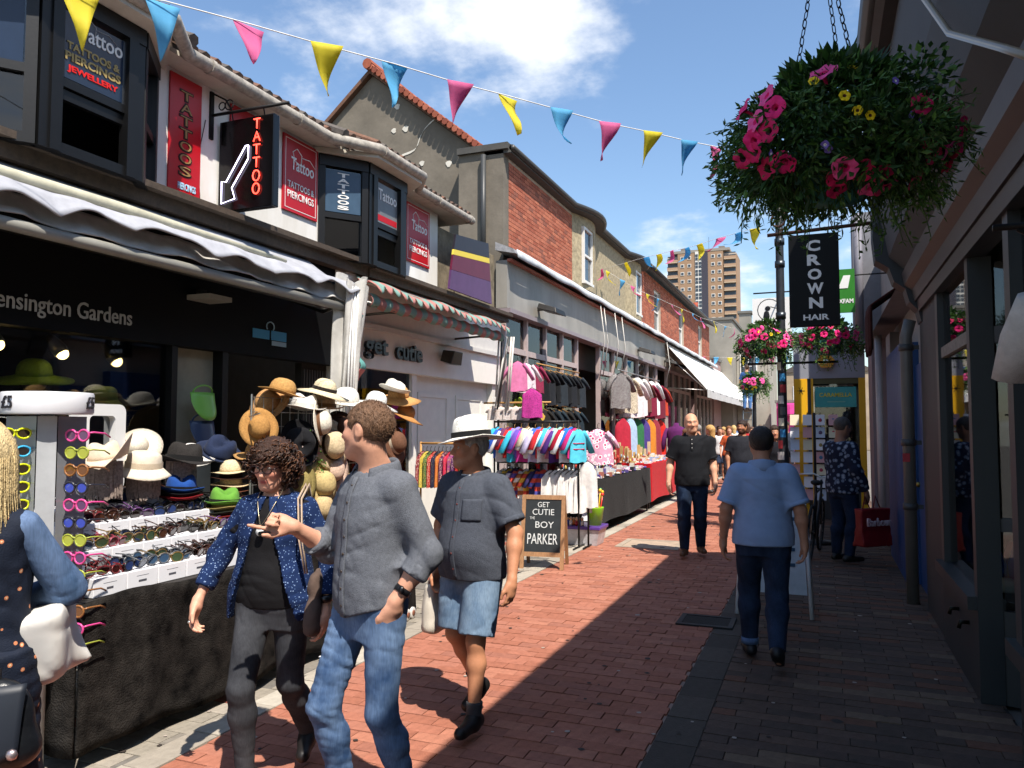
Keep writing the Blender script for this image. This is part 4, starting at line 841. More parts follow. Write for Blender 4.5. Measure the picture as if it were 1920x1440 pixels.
mb = MB(); mb.box(.9, 1.3, -3, -1.0, 0, 4.7); mb.build('wall', gw, RS)
mb = MB(); mb.box(2.9, 3.0, -1, 8, 0, 3.2); mb.box(.96, 3, -1, 8, 2.9, 2.95); mb.box(1.0, 3, 7.96, 8.04, 0, 4.6); mb.build('inner_wall', C('#4a4640', 'matt'), RS)
def post(y0, y1, z0=0, z1=2.69, x0=.85, nm='post', m=gd): mb = MB(); mb.box(x0, .98, y0, y1, z0, z1); return mb.build(nm, m, RS)
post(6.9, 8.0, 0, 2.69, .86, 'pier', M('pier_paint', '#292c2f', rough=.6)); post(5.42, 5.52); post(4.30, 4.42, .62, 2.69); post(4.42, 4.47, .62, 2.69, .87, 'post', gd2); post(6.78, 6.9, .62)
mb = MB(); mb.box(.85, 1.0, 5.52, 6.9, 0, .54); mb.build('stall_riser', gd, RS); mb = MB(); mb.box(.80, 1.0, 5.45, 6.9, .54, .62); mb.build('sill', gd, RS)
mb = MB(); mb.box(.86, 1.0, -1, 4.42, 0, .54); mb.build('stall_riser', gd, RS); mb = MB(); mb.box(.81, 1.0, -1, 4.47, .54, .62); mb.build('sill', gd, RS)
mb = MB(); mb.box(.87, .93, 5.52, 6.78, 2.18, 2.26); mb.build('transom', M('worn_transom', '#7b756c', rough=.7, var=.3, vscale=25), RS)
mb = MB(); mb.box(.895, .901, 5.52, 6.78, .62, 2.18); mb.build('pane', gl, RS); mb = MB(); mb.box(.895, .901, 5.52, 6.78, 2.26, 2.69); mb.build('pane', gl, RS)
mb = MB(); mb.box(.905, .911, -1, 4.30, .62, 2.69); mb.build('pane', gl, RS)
for y in (3.2, 2.0):
    mb = MB(); mb.box(.88, .95, y, y + .07, .62, 2.69); mb.build('mullion', gd, RS)
mb = MB(); mb.box(.88, .95, -1, 4.30, 2.2, 2.26); mb.v = [(x - .003, y, z) for x, y, z in mb.v]; mb.build('transom', gd, RS)
# recessed, splayed doorway
def slab(a, c, z0, z1, th, mat, nm):
    a, c = Vector((*a, 0)), Vector((*c, 0)); t_ = (c - a).normalized(); n = Vector((t_.y, -t_.x, 0)) * th / 2; u = Vector((0, 0, z0)); v = Vector((0, 0, z1))
    mb = MB(); mb.hexa([a - n + u, c - n + u, c + n + u, a + n + u, a - n + v, c - n + v, c + n + v, a + n + v]); return mb.build(nm, mat, RS)
slab((.99, 5.46), (1.75, 5.2), 0, .55, .06, gd, 'door_side_panel'); slab((1.0, 5.46), (1.75, 5.2), .6, 2.16, .008, gl, 'pane'); slab((.99, 5.46), (1.78, 5.19), 2.16, 2.26, .07, gd2, 'transom'); slab((1.0, 5.46), (1.75, 5.2), 2.26, 2.66, .008, gl, 'pane'); slab((.99, 5.46), (1.75, 5.2), 1.02, 1.1, .05, gd2, 'glazing_bar')
slab((1.0, 4.42), (1.75, 4.62), 0, .55, .06, gd, 'door_side_panel'); slab((1.0, 4.42), (1.75, 4.62), .6, 2.66, .008, gl, 'pane')
slab((1.78, 4.62), (1.78, 5.19), 0, 2.66, .05, gd2, 'door')
mb = MB(); mb.tube([(1.2, 5.34, .7), (1.2, 5.34, 1.75), (1.24, 5.33, 1.85), (1.32, 5.3, 1.88), (1.36, 5.29, 1.84)], .008, 6); mb.build('wrought_bar', C('#1d1c1b', 'metal'), RS, True)
mb = MB(); mb.tube([(1.02, 5.4, 1.72), (1.7, 5.17, 1.72)], .006, 6); mb.build('wrought_bar', C('#1d1c1b', 'metal'), RS, True)
for y in (5.75, 6.15):
    mb = MB(); mb.tube([(.85, y, .4), (.80, y, .4), (.79, y, .36)], .014, 6); mb.build('riser_hook', C('#26241f', 'metal'), RS, True)
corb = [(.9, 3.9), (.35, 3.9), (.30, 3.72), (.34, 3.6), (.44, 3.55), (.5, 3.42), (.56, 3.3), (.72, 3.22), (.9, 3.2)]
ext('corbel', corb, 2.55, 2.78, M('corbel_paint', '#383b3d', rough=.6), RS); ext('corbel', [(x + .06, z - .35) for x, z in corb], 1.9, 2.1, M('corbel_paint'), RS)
mb = MB(); mb.tube([(.42, 4.3, 4.4), (.45, 3.95, 3.7), (.5, 3.4, 3.2), (.56, 2.8, 2.85), (.6, 2.2, 2.5)], .014, 8); tag(mb.build('cable', C('#8a7d68', 'plastic'), None, True), 'thick pale cable sagging under the grey eaves top right', 'cable')
t = thing('downpipe', 'grey downpipe with a small red sticker on the shaded pier', 'pipe', (.75, 8.3, 0))
pp = M('pipe_paint', '#5f5c58', rough=.45, var=.1)
mb = MB(); mb.tube([(.76, 8.2, 0), (.76, 8.2, 2.5), (.80, 8.2, 2.66)], .055, 10); mb.build('pipe', pp, t, True)
for z in (.9, 1.5, 2.4):
    mb = MB(); mb.lathe([(.066, z - .03), (.066, z + .03)], 12, (.76, 8.2, 0)); mb.build('collar', gd2, t, True); mb = MB(); mb.box(.80, .87, 8.19, 8.21, z - .02, z + .02); mb.build('clip', gd2, t)
mb = MB(); mb.box(.70, .762, 8.142, 8.146, 1.32, 1.4); mb.build('sticker', C('#a8323a', 'print'), t)
t = thing('sunglass_and_gift_display', 'coloured gifts and fairy lights displayed behind the right shop window', 'display', (1.2, 6.2, .6))
rr = random.Random(11)
mb = MB(); mb.box(1.0, 1.6, 5.6, 6.8, .5, .58); mb.build('shelf', C('#3a3530', 'matt'), t)
for k in range(14):
    x, y = 1.02 + rr.random() * .4, 5.65 + rr.random() * 1.1; h = .08 + rr.random() * .22
    mb = MB(); mb.lathe([(.05, .58), (.06, .6 + h * .5), (.03, .58 + h)], 10, (x, y, 0)); mb.build('gift', C(['#b9373f', '#d8a13a', '#3f6db3', '#e6dfd0', '#6d3a7a'][k % 5], 'plastic'), t, True)
# hanging white T-shirt at the right edge
def tee(name, label, loc, right, s, mat, group=None, hanger=C('#26241f', 'plastic'), sleeves=.17, length=.72, w=.25, coll=True, cat='shirt', fold=1, rot=0, hood=None):
    """a garment hanging from a hanger: body with real thickness and folds, two sleeves"""
    rt = Vector(right).normalized(); t = thing(name, label, cat, loc, math.atan2(rt.y, rt.x), group)
    sd = (hash(label) % 97) / 9.0 + loc[1] * 5
    def body(u, v):
        a = u * 2 * math.pi; taper = 1 + .12 * v; sh = max(0, 1 - v * 5)
        x = math.cos(a) * w * taper * (1 - .25 * sh); d = .045 + .02 * v
        y = math.sin(a) * d * (1 - .5 * sh) + fold * .012 * math.sin(a * 5 + sd) * v + fold * .01 * math.sin(a * 3 + v * 3 + sd)
        z = -v * length - .10 * abs(math.cos(a)) ** 1.5 * sh + .012 * math.sin(a * 4 + sd) * v
        return (x * s, y * s, z * s)
    mb = MB(); mb.sheet(body, 28, 12); mb.build('body', mat, t, True, True)
    if sleeves:
        for k in (-1, 1):
            mb = MB(); mb.tube([(k * w * .62 * s, 0, -.06 * s), (k * w * 1.02 * s, .005, -.16 * s), (k * (w + .02 + sleeves * .45) * s, .012 * fold, -(.14 + sleeves * .9) * s)], [.085 * s, .085 * s, .075 * s], 10, sq=.5); mb.build('sleeve', mat, t, True, True)
    if hanger:
        mb = MB(); mb.tube([(-w * .8 * s, 0, -.07 * s), (0, 0, .015 * s), (w * .8 * s, 0, -.07 * s)], .007 * s, 5); mb.tube([(0, 0, .01 * s), (0, 0, .07 * s), (.02 * s, 0, .1 * s), (.035 * s, 0, .08 * s)], .003 * s + .0015, 5); mb.build('hanger', hanger, t, True, True)
    return t
tee('hanging_tee_shirt', 'plain white T-shirt hanging at the right picture edge', (.79, 3.02, 2.17), (.3, -.95, 0), 1.15, C('#c9c8c8', 'cloth'), length=.75)
t = thing('wall_rail', 'dark rail with bracket holding clothes by the right shop', 'rail', (.8, 3, 2.3)); mb = MB(); mb.tube([(.95, 3.0, 2.32), (.55, 3.0, 2.32)], .012, 6); mb.build('arm', bi, t, True); mb = MB(); mb.tube([(.95, 3.0, 2.1), (.62, 3.0, 2.31)], .008, 6); mb.build('brace', bi, t, True)
# ---------------------------------------------------------------- right: further buildings
R2 = thing('white_blue_building', 'white and blue painted building beyond the grey shop on the right', 'building', (1, 11, 0))
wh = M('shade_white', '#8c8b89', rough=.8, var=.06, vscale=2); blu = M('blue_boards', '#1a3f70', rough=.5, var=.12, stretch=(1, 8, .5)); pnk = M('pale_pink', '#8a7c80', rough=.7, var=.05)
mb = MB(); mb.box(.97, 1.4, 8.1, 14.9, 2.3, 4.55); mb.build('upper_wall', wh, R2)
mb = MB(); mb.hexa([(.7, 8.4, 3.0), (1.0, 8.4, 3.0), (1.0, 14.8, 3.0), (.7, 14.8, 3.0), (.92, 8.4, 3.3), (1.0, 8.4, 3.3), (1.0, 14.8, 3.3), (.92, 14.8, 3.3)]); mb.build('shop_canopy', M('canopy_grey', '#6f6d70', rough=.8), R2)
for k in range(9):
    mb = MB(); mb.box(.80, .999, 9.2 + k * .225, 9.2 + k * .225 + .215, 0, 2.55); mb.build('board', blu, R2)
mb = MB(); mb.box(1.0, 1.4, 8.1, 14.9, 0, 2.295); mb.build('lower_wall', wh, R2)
mb = MB(); mb.box(.93, .999, 8.4, 9.15, 0, 2.29); mb.build('door', blu, R2); mb = MB(); mb.ball((.92, 9.05, 1.05), .03); mb.build('handle', C('#a08a4a', 'metal'), R2, True)
mb = MB(); mb.box(.86, .999, 11.3, 12.0, 0, 2.9); mb.build('pilaster', wh, R2); mb = MB(); mb.box(.74, .999, 13.2, 14.2, 0, 2.9); mb.build('pink_pilaster', pnk, R2); mb = MB(); mb.box(.70, .999, 13.15, 14.25, 2.9, 3.05); mb.build('capital', pnk, R2)
mb = MB(); mb.tube([(.80, 12.6, 0), (.80, 12.6, 3.1)], .05, 8); mb.build('downpipe', C('#b3aeb0', 'paint'), R2, True); mb = MB(); mb.tube([(.62, 14.0, 3.1), (.62, 14.0, 5.2)], .07, 8); mb.build('upper_downpipe', C('#77747a', 'paint'), R2, True)
mb = MB(); mb.box(.55, 3, 14.3, 14.95, 3.05, 5.3); mb.build('party_wall', M('party', '#77767a', rough=.85, var=.1), R2)
t = thing('hanging_drape', 'dark brown fringed cloth hanging over the blue boarding', 'drape', (.75, 11, 3.3))
mb = MB(); mb.sheet(lambda u, v: (.94 - .36 * min(1, v * 2.4) + .02 * math.sin(u * 25), 10.6 + .7 * u, 3.42 - .25 * min(1, v * 2.4) - .95 * max(0, v - .4) + .03 * math.sin(u * 30) * v), 30, 10, .02); mb.build('cloth', C('#3a1c17', 'cloth'), t, True)
# sweet shop facing the camera
CS = thing('sweet_shop', 'small grey and yellow shop facing down the street with a turquoise sign', 'shopfront', (.1, 15, 0))
yel = M('yellow_paint', '#d9a41c', rough=.5, var=.06)
mb = MB(); mb.box(-.46, .73, 15.0, 18, 2.52, 3.28); mb.build('upper_wall', M('shop_grey', '#8c8e96', rough=.8, var=.05), CS)
mb = MB(); mb.box(-.5, .73, 14.95, 18, 3.28, 3.36); mb.build('coping', C('#6b6c70', 'matt'), CS)
mb = MB(); mb.box(-.46, -.23, 15.0, 18, 0, 2.52); mb.build('yellow_pier', yel, CS); mb = MB(); mb.box(-.23, -.17, 15.02, 18, 0, 2.52); mb.build('grey_post', gd, CS); mb = MB(); mb.box(-.17, -.13, 15, 15.1, 0, 2.52); mb.build('yellow_post', yel, CS); mb = MB(); mb.box(.62, .73, 15, 18, 0, 2.52); mb.build('yellow_post', yel, CS)
mb = MB(); mb.box(-.13, .62, 15.02, 15.1, 2.42, 2.52); mb.build('yellow_head', C('#4f4d2f', 'paint'), CS); mb = MB(); mb.box(-.13, .62, 15.06, 15.067, .5, 2.42); mb.build('pane', gl, CS); mb = MB(); mb.box(-.13, .62, 15.0, 15.1, 0, .5); mb.build('stall_riser', gd2, CS)
mb = MB(); mb.box(-.13, .62, 17.5, 17.6, 0, 2.5); mb.build('inner_wall', darkint, CS)
t = thing('sweet_shop_sign', 'turquoise board lettered CARAMELLA in yellow in the shop window', 'sign', (.24, 15, 2.1))
mb = MB(); mb.box(-.10, .58, 15.0, 15.02, 2.0, 2.36); mb.build('board', M('turquoise', '#3f9c9a', rough=.5), t)
text('CARAMELLA', t, (.24, 15.0, 2.22), (1, 0, 0), UZ, w=.54, h=.075, mat=C('#c9bd3a', 'print'), bold=.02)
mb = MB(); mb.box(.1, .4, 14.997, 15.0, 2.09, 2.10); mb.build('underline', C('#8fb3a0', 'print'), t)
t = thing('yellow_notice', 'yellow poster with a small black spider drawing on the shop corner', 'poster', (-.35, 15, 1.7)); mb = MB(); mb.box(-.44, -.25, 14.985, 14.997, 1.55, 2.5); mb.build('sheet', C('#e3ac1c', 'print'), t)
mb = MB(); mb.ball((-.34, 14.982, 2.3), (.03, .004, .02), 8)
for k in range(6): a = k * 1.05; mb.tube([(-.34, 14.982, 2.3), (-.34 + .07 * math.cos(a), 14.982, 2.3 + .07 * math.sin(a))], .004, 4)
mb.build('drawing', C('#1a1a1a', 'print'), t)
t = thing('hexagon_sign', 'small yellow hexagonal sign with a white flower under the far basket', 'sign', (.1, 14.9, 2.7))
mb = MB(); mb.prism([(.09 + .16 * math.cos(a), 2.82 + .13 * math.sin(a)) for a in [k * math.pi / 3 for k in range(6)]], lambda u, v, w: (u, w, v), 14.9, 14.95); mb.build('plate', C('#c98d2a', 'paint'), t); mb = MB(); mb.tube([(.09, 14.95, 2.9), (.09, 15, 2.9)], .01, 5); mb.build('bracket', bi, t); mb = MB(); mb.ball((.09, 14.895, 2.82), (.05, .008, .045), 8); mb.build('flower_motif', pw, t)
# signs
t = thing('hanging_sign', 'tall black hanging sign reading CROWN HAIR', 'sign', (0, 8.6, 2.7))
mb = MB(); mb.box(-.29, .20, 8.57, 8.63, 2.69, 3.66); mb.build('board', M('sign_black', '#060607', rough=.5, spec=.2), t, bevel=.006)
sgw = C('#ecece8', 'print')
for k, ch_ in enumerate('CROWN'): text(ch_, t, (-.045 + .004 * k, 8.57, 3.535 - .15 * k), (1, 0, 0), UZ, w=.135 if ch_ != 'W' else .16, h=.115, mat=sgw, bold=.04)
text('HAIR', t, (-.03, 8.57, 2.785), (1, 0, 0), UZ, w=.25, h=.06, mat=sgw, bold=.03)
ir = C('#4a2f24', 'metal', rough=.7, metal=.4)
mb = MB(); mb.tube([(-.50, 8.6, 3.69), (.86, 8.6, 3.74)], .02, 6); mb.build('arm', ir, t, True); mb = MB(); mb.tube([(-.38, 8.6, 3.72)] + [(-.38 + .1 * math.cos(a) * (1 - a / 14), 8.6, 3.84 + .1 * math.sin(a) * (1 - a / 14)) for a in [-1.6 + k * .5 for k in range(18)]], .012, 6); mb.build('scroll', ir, t, True)
for x in (-.2, .1):
    mb = MB(); mb.tube([(x, 8.6, 3.71), (x, 8.6, 3.655)], .008, 5); mb.build('hook', ir, t, True)
t = thing('charity_shop_sign', 'green projecting shop sign partly hidden behind the black hanging sign', 'sign', (.4, 13, 3.4))
gr = M('sign_green', '#2f7a22', rough=.4)
mb = MB(); mb.box(.22, .52, 13.0, 13.04, 3.42, 4.1); mb.build('board', gr, t); text('OXFAM', t, (.36, 12.999, 3.6), (1, 0, 0), UZ, w=.27, h=.07, mat=pw, bold=.03)
mb = MB(); mb.prism([(.28, 3.8), (.42, 3.8), (.46, 4.0), (.36, 4.0)], lambda u, v, w: (u, w, v), 12.993, 12.999); mb.build('emblem', pw, t); mb = MB(); mb.tube([(.5, 13.02, 4.0), (1, 13.02, 4.0)], .012, 5); mb.build('arm', bi, t)
# lamp post with sticker bands and small sign
t = thing('lamp_post', 'dark lamp post covered in stickers with hanging basket arms', 'lamp post', (-.55, 12.5, 0))
lp = M('post_paint', '#24272b', rough=.5, var=.2, vscale=12)
mb = MB(); mb.lathe([(.13, 0), (.13, .25), (.10, .3), (.085, 1.2), (.07, 1.3), (.06, 4.4), (.05, 5.6)], 14, (-.55, 12.5, 0)); mb.build('shaft', lp, t, True)
for z in (3.3, 4.1, 4.45): mb = MB(); mb.lathe([(.075, z), (.075, z + .1)], 12, (-.55, 12.5, 0)); mb.build('band', C('#4b4f52', 'metal'), t, True)
for k in range(11):
    z = 1.15 + k * .17; a = -1.8 + rr.uniform(-.5, .5); r_ = .0735 if z > 1.3 else .093
    mb = MB(); mb.sheet(lambda u, v: (-.55 + r_ * math.cos(a + (u - .5) * 1.2), 12.5 + r_ * math.sin(a + (u - .5) * 1.2), z + .12 * v), 4, 1, .002); mb.build('sticker', C(['#b9b7b2', '#a8363a', '#2e6f9e', '#c9c4b0', '#5a5a5a'][k % 5], 'print'), t)
mb = MB(); mb.tube([(-1.05, 12.5, 2.62), (.25, 12.5, 2.62)], .02, 6); mb.build('basket_arm', bi, t, True)
mb = MB(); mb.tube([(-.95, 12.5, 3.72), (-.3, 12.5, 3.72)], .012, 6); mb.build('sign_arm', bi, t, True)
mb = MB(); mb.tube([(-.7, 12.5, 3.5)] + [(-.72 + .17 * math.cos(a), 12.5, 3.45 + .17 * math.sin(a)) for a in [k * math.pi / 8 for k in range(17)]], .007, 5); mb.build('ring_ornament', bi, t, True)
t = thing('white_shop_sign', 'small white hanging sign with a black cat silhouette behind the lamp post', 'sign', (-.8, 13.2, 3.2)); mb = MB(); mb.box(-1.02, -.42, 13.2, 13.23, 3.15, 3.75); mb.build('board', pw, t); mb = MB(); mb.ball((-.8, 13.195, 3.45), (.05, .008, .1), 8); mb.ball((-.78, 13.195, 3.58), (.045, .008, .04), 8); mb.build('silhouette', C('#16161a', 'print'), t)
mb = MB(); mb.tube([(-.6, 13.21, 3.75), (-.55, 12.56, 3.75)], .01, 5); mb.build('stay', bi, t)
# ---------------------------------------------------------------- hanging baskets
leafm = [M('leaf_%d' % i, c, rough=.5, var=.3, vscale=20, spec=.35) for i, c in enumerate(['#2c4a1e', '#3d6128', '#24401c', '#567a34', '#6d8a52'])]
for m_ in leafm: translucent(m_, .3)
petal = [M('petal_%d' % i, c, rough=.6, var=.12, vscale=30, spec=.2) for i, c in enumerate(['#d8226f', '#c01d58', '#e0508f', '#e8c81e', '#7a66b8'])]; throat = M('flower_throat', '#4d0d2a', rough=.7); dkc = M('flower_eye', '#5a2a10', rough=.7)
def flower_mesh(nm, r, pm, cm, lobes=5, deep=.6):
    mb = MB(); n = 30
    def wv(p, a, rr_, z): k = 1 + (.13 * abs(math.cos(a * lobes / 2)) - .06) * (rr_ / r); return (p.x * k, p.y * k, z + .1 * r * math.sin(a * lobes) * (rr_ / r) ** 2)
    mb.lathe([(.12 * r, -deep * r * 1.6), (.16 * r, -deep * r * .5)], n, wav=wv, m=1)
    mb.lathe([(.16 * r, -deep * r * .5), (.34 * r, -.04 * r)], n, wav=wv, m=1); mb.lathe([(.34 * r, -.04 * r), (.75 * r, .1 * r), (r, .04 * r)], n, wav=wv, m=0)
    mb.f = [f for f in mb.f if len(f) == 4]; mb.m = [m for f, m in zip(mb.f, [1] * n * 2 + [0] * n * 2)]; mb.c = [None] * len(mb.f)
    me = bpy.data.meshes.new(nm); me.from_pydata(mb.v, [], mb.f); me.materials.append(pm); me.materials.append(cm)
    me.polygons.foreach_set('material_index', mb.m); me.polygons.foreach_set('use_smooth', [True] * len(mb.f)); return me
FM = [flower_mesh('petunia', .046, petal[0], petal[1]), flower_mesh('petunia', .042, petal[1], throat), flower_mesh('petunia', .048, petal[2], petal[0]), flower_mesh('yellow_flower', .02, petal[3], dkc, 6, .3), flower_mesh('lilac_flower', .016, petal[4], pw, 5, .3)]
def leaf_cloud(mb, c, rad, n, ln, wd, seed, shell=.55, droop=.4, m_w=(4, 4, 3, 2, 1), lump=None):
    rr = random.Random(seed)
    for _ in range(n):
        v = Vector((rr.gauss(0, 1), rr.gauss(0, 1), rr.gauss(0, 1))).normalized(); q = shell + (1.08 - shell) * rr.random() ** .6
        if lump: q *= lump(v)
        p = Vector(c) + Vector((v.x * rad[0], v.y * rad[1], v.z * rad[2])) * q
        d = (v + Vector((rr.gauss(0, .5), rr.gauss(0, .5), rr.gauss(0, .5) - droop))).normalized(); s_ = d.orthogonal().normalized()
        s_ = (Matrix.Rotation(rr.random() * 6.3, 3, d) @ s_); l = ln * rr.uniform(.6, 1.3); w_ = wd * rr.uniform(.7, 1.2); nn = d.cross(s_)
        mb.add([p, p + d * l * .5 + s_ * w_ / 2 - nn * .08 * l, p + d * l, p + d * l * .5 - s_ * w_ / 2 - nn * .08 * l], [(0, 1, 2, 3)], rr.choices(range(5), m_w)[0])
def basket(label, c, rad, scale=1, nl=2600, flowers=(), seed=1, chain_top=None, sprigs=70, ln=.034, wd=.011):
    rr = random.Random(seed); t = thing('hanging_basket', label, 'hanging basket', c, group='hanging flower baskets'); c = Vector(c)
    rb = rad[0] * .42
    mb = MB(); mb.lathe([(0, -rad[2] * .95), (rb * .5, -rad[2] * .88), (rb * .85, -rad[2] * .55), (rb, -rad[2] * .1)], 18, (0, 0, 0)); mb.build('liner', M('basket_liner', '#2e6b62', rough=.7, var=.25, vscale=18, bump=.3), t, True, True)
    mb = MB()
    for k in range(8):
        a = k * math.pi / 4; mb.tube([(math.cos(a) * r_ * 1.02, math.sin(a) * r_ * 1.02, z) for r_, z in ((rb * .5, -rad[2] * .9), (rb * .86, -rad[2] * .55), (rb, -rad[2] * .1))], .004 * scale, 4)
    mb.build('wire_frame', bi, t, True, True)
    mb = MB(); ph = rr.random() * 6
    lump = lambda v: 1 + .10 * math.sin(4 * math.atan2(v.y, v.x) + ph) + .1 * math.sin(7 * v.z + ph * 2)
    leaf_cloud(mb, (0, 0, 0), (rad[0] * .84, rad[1] * .84, rad[2] * .84), int(nl * .5), ln * scale, wd * scale, seed, .5, lump=lump)
    for k in range(15):      # uneven clumps of different plants
        a, z_ = k * 2.4 + rr.uniform(-.4, .4), rr.uniform(-.6, .55); q = rr.uniform(.6, .95); rl = rad[0] * rr.uniform(.2, .42)
        leaf_cloud(mb, (math.cos(a) * rad[0] * q, math.sin(a) * rad[1] * q, z_ * rad[2]), (rl, rl, rl * rr.uniform(.7, 1.1)), int(nl * .035), ln * scale * rr.uniform(.6, 1.5), wd * scale * rr.uniform(.7, 1.7), seed + 20 + k, .15, rr.uniform(-.3, .8), rr.choice([(4, 4, 3, 2, 1), (1, 3, 1, 4, 3), (5, 2, 5, 1, 0)]))
    for k in range(16):      # trailing stems
        a = rr.random() * 6.28; p0 = Vector((math.cos(a) * rad[0] * .7, math.sin(a) * rad[1] * .7, -rad[2] * .3)); L2 = rr.uniform(.12, .26) * scale; pts = [p0 + Vector((math.cos(a), math.sin(a), 0)) * .05 * s_ * scale + Vector((.012 * math.sin(s_ * 7 + k), 0, -L2 * s_)) for s_ in (0, .33, .66, 1)]
        mb.tube(pts, .002 * scale, 3, 1, False)
        for s_ in range(14): q = pts[0].lerp(pts[3], s_ / 13); d = Vector((rr.gauss(0, 1), rr.gauss(0, 1), -.4)).normalized(); e = d.orthogonal().normalized() * .006 * scale; mb.add([q, q + d * .015 * scale + e, q + d * .03 * scale, q + d * .015 * scale - e], [(0, 1, 2, 3)], rr.choice([1, 3]))
    leaf_cloud(mb, (0, 0, rad[2] * .75), (rad[0] * .5, rad[1] * .5, rad[2] * .45), nl // 7, ln * 1.7 * scale, wd * 2.6 * scale, seed + 1, .4, -.1)
    for _ in range(sprigs):      # wiry sprigs reaching out past the crown
        v = Vector((rr.gauss(0, 1), rr.gauss(0, 1), rr.gauss(0, .8))).normalized(); p = Vector((v.x * rad[0], v.y * rad[1], v.z * rad[2])) * .85; d = v * .8 + Vector((0, 0, rr.uniform(-.5, .5)))
        pts = [p + d * s_ * scale * rr.uniform(.7, 1.2) * .11 + Vector((0, 0, -.05 * s_ * s_ * scale)) for s_ in (0, .4, .75, 1)]
        mb.tube(pts, .0016 * scale, 3, 0, False)
        for q in pts[1:]:
            for _k in range(4):
                dd = Vector((rr.gauss(0, 1), rr.gauss(0, 1), rr.gauss(0, 1))).normalized(); ss = dd.orthogonal().normalized() * .004 * scale
                mb.add([q, q + dd * .013 * scale + ss, q + dd * .028 * scale, q + dd * .013 * scale - ss], [(0, 1, 2, 3)], rr.choice([1, 3, 4]))
    f_ = mb.build('foliage', leafm, t, False, True); f_['kind'] = 'stuff'
    for (d, q, k) in flowers:
        d = Vector(d).normalized(); o = obj(FM[k].name.split('.')[0], FM[k], t); o.location = Vector((d.x * rad[0], d.y * rad[1], d.z * rad[2])) * q
        dd = (d + Vector((rr.gauss(0, .2), rr.gauss(0, .2), rr.gauss(0, .2)))).normalized(); o.rotation_euler = dd.to_track_quat('Z', 'Y').to_euler(); o.scale = (scale * rr.uniform(.68, .92),) * 3
    if chain_top is not None:
        for k in range(3):
            a = 1.2 + k * 2.094; p0 = Vector((math.cos(a) * rb, math.sin(a) * rb, -rad[2] * .05)); p1 = Vector(chain_top) - c; n = 26
            mb = MB()
            for i in range(n):
                q0, q1 = p0.lerp(p1, i / n), p0.lerp(p1, (i + 1.25) / n); sd_ = (q1 - q0).orthogonal().normalized()
                if i % 2: sd_ = sd_.cross((q1 - q0).normalized())
                e = sd_ * .007
                mb.tube([q0, q0.lerp(q1, .25) + e, q0.lerp(q1, .75) + e, q1, q0.lerp(q1, .75) - e, q0.lerp(q1, .25) - e, q0], .0022, 4, 0, False)
            mb.build('chain', bi, t, False, True)
    return t
to_cam = -Vector((.05, 2.8, .9)).normalized()
rgt, upv = Vector((.93, .37, 0)), Vector((.1, .25, .95))
def fdir(a, b):
    k = min(1, .96 / max(1e-6, math.hypot(a * 1.3, b * 1.35))); a, b = a * 1.3 * k, b * 1.35 * k
    return to_cam * math.sqrt(max(.05, 1 - a * a - b * b)) + rgt * a + upv * b
fl = [(fdir(a, b), .98, k) for a, b, k in ((-.62, .42, 0), (-.5, .62, 0), (-.42, .45, 2), (-.38, .3, 0), (-.55, .2, 2), (-.62, -.05, 0), (-.48, .05, 1), (-.1, .52, 2), (.02, .6, 3), (-.14, .45, 3), (.02, .28, 3), (.1, .15, 3), (.17, .1, 3), (.5, -.1, 1), (.62, -.02, 1), (.74, -.02, 1), (.7, -.25, 1), (.82, -.3, 1), (.24, -.5, 1), (.08, -.62, 1), (.1, -.85, 1), (.42, -.66, 1), (.36, -.5, 1), (.66, -.6, 1), (.42, -.9, 2), (.8, .5, 1), (.84, .42, 1), (-.05, -.2, 4), (-.02, -.26, 4), (.35, .1, 4), (.4, .06, 4), (-.5, -.28, 4), (-.02, .8, 2), (.12, .82, 2), (.5, .5, 1), (.66, .12, 1))]
rq = random.Random(2); fl += [(fdir(rq.uniform(-.75, .75), rq.uniform(-.7, .6)), 1.0, rq.choice([0, 1, 1, 2, 2, 3, 4])) for _ in range(12)]
basket('big overflowing flower basket with pink petunias hanging in the top right corner', (.06, 2.8, 2.60), (.385, .385, .22), 1, 12500, fl, 4, (.03, 2.86, 3.42), 150)
mb = MB(); mb.tube([(.03, 2.86, 3.42), (.03, 2.86, 3.48), (.3, 2.86, 3.56), (.52, 2.86, 3.6)], .012, 6); tag(mb.build('basket_bracket', bi, None, True), 'dark iron bracket holding the big flower basket to the eaves', 'bracket')
def rf(n, seed, ks): r_ = random.Random(seed); return [(Vector((r_.gauss(0, 1), -abs(r_.gauss(0, 1)) - .2, r_.gauss(0, .7))), .96, r_.choice(ks)) for _ in range(n)]
basket('sunlit pink and yellow flower basket on the lamp post arm', (-.78, 12.45, 2.93), (.42, .42, .26), 1.5, 2200, rf(30, 5, [0, 2, 0, 3, 3]), 7, None, 60, .04, .014)
basket('shaded pink flower basket right of the lamp post', (.12, 12.2, 2.93), (.42, .42, .26), 1.5, 2200, rf(22, 6, [0, 1, 1, 2]), 9, None, 60, .04, .014)
basket('small far flower basket with orange and yellow blooms low over the crowd', (-2.0, 26, 3.0), (.5, .5, .3), 2.2, 700, rf(18, 8, [3, 3, 2]), 12, None, 20, .05, .02)
mb = MB(); mb.tube([(-2.0, 26, 0), (-2.0, 26, 5.0)], .06, 8); tag(mb.build('lamp_post', lp, None, True), 'far slim lamp post carrying the small orange flower basket', 'lamp post')
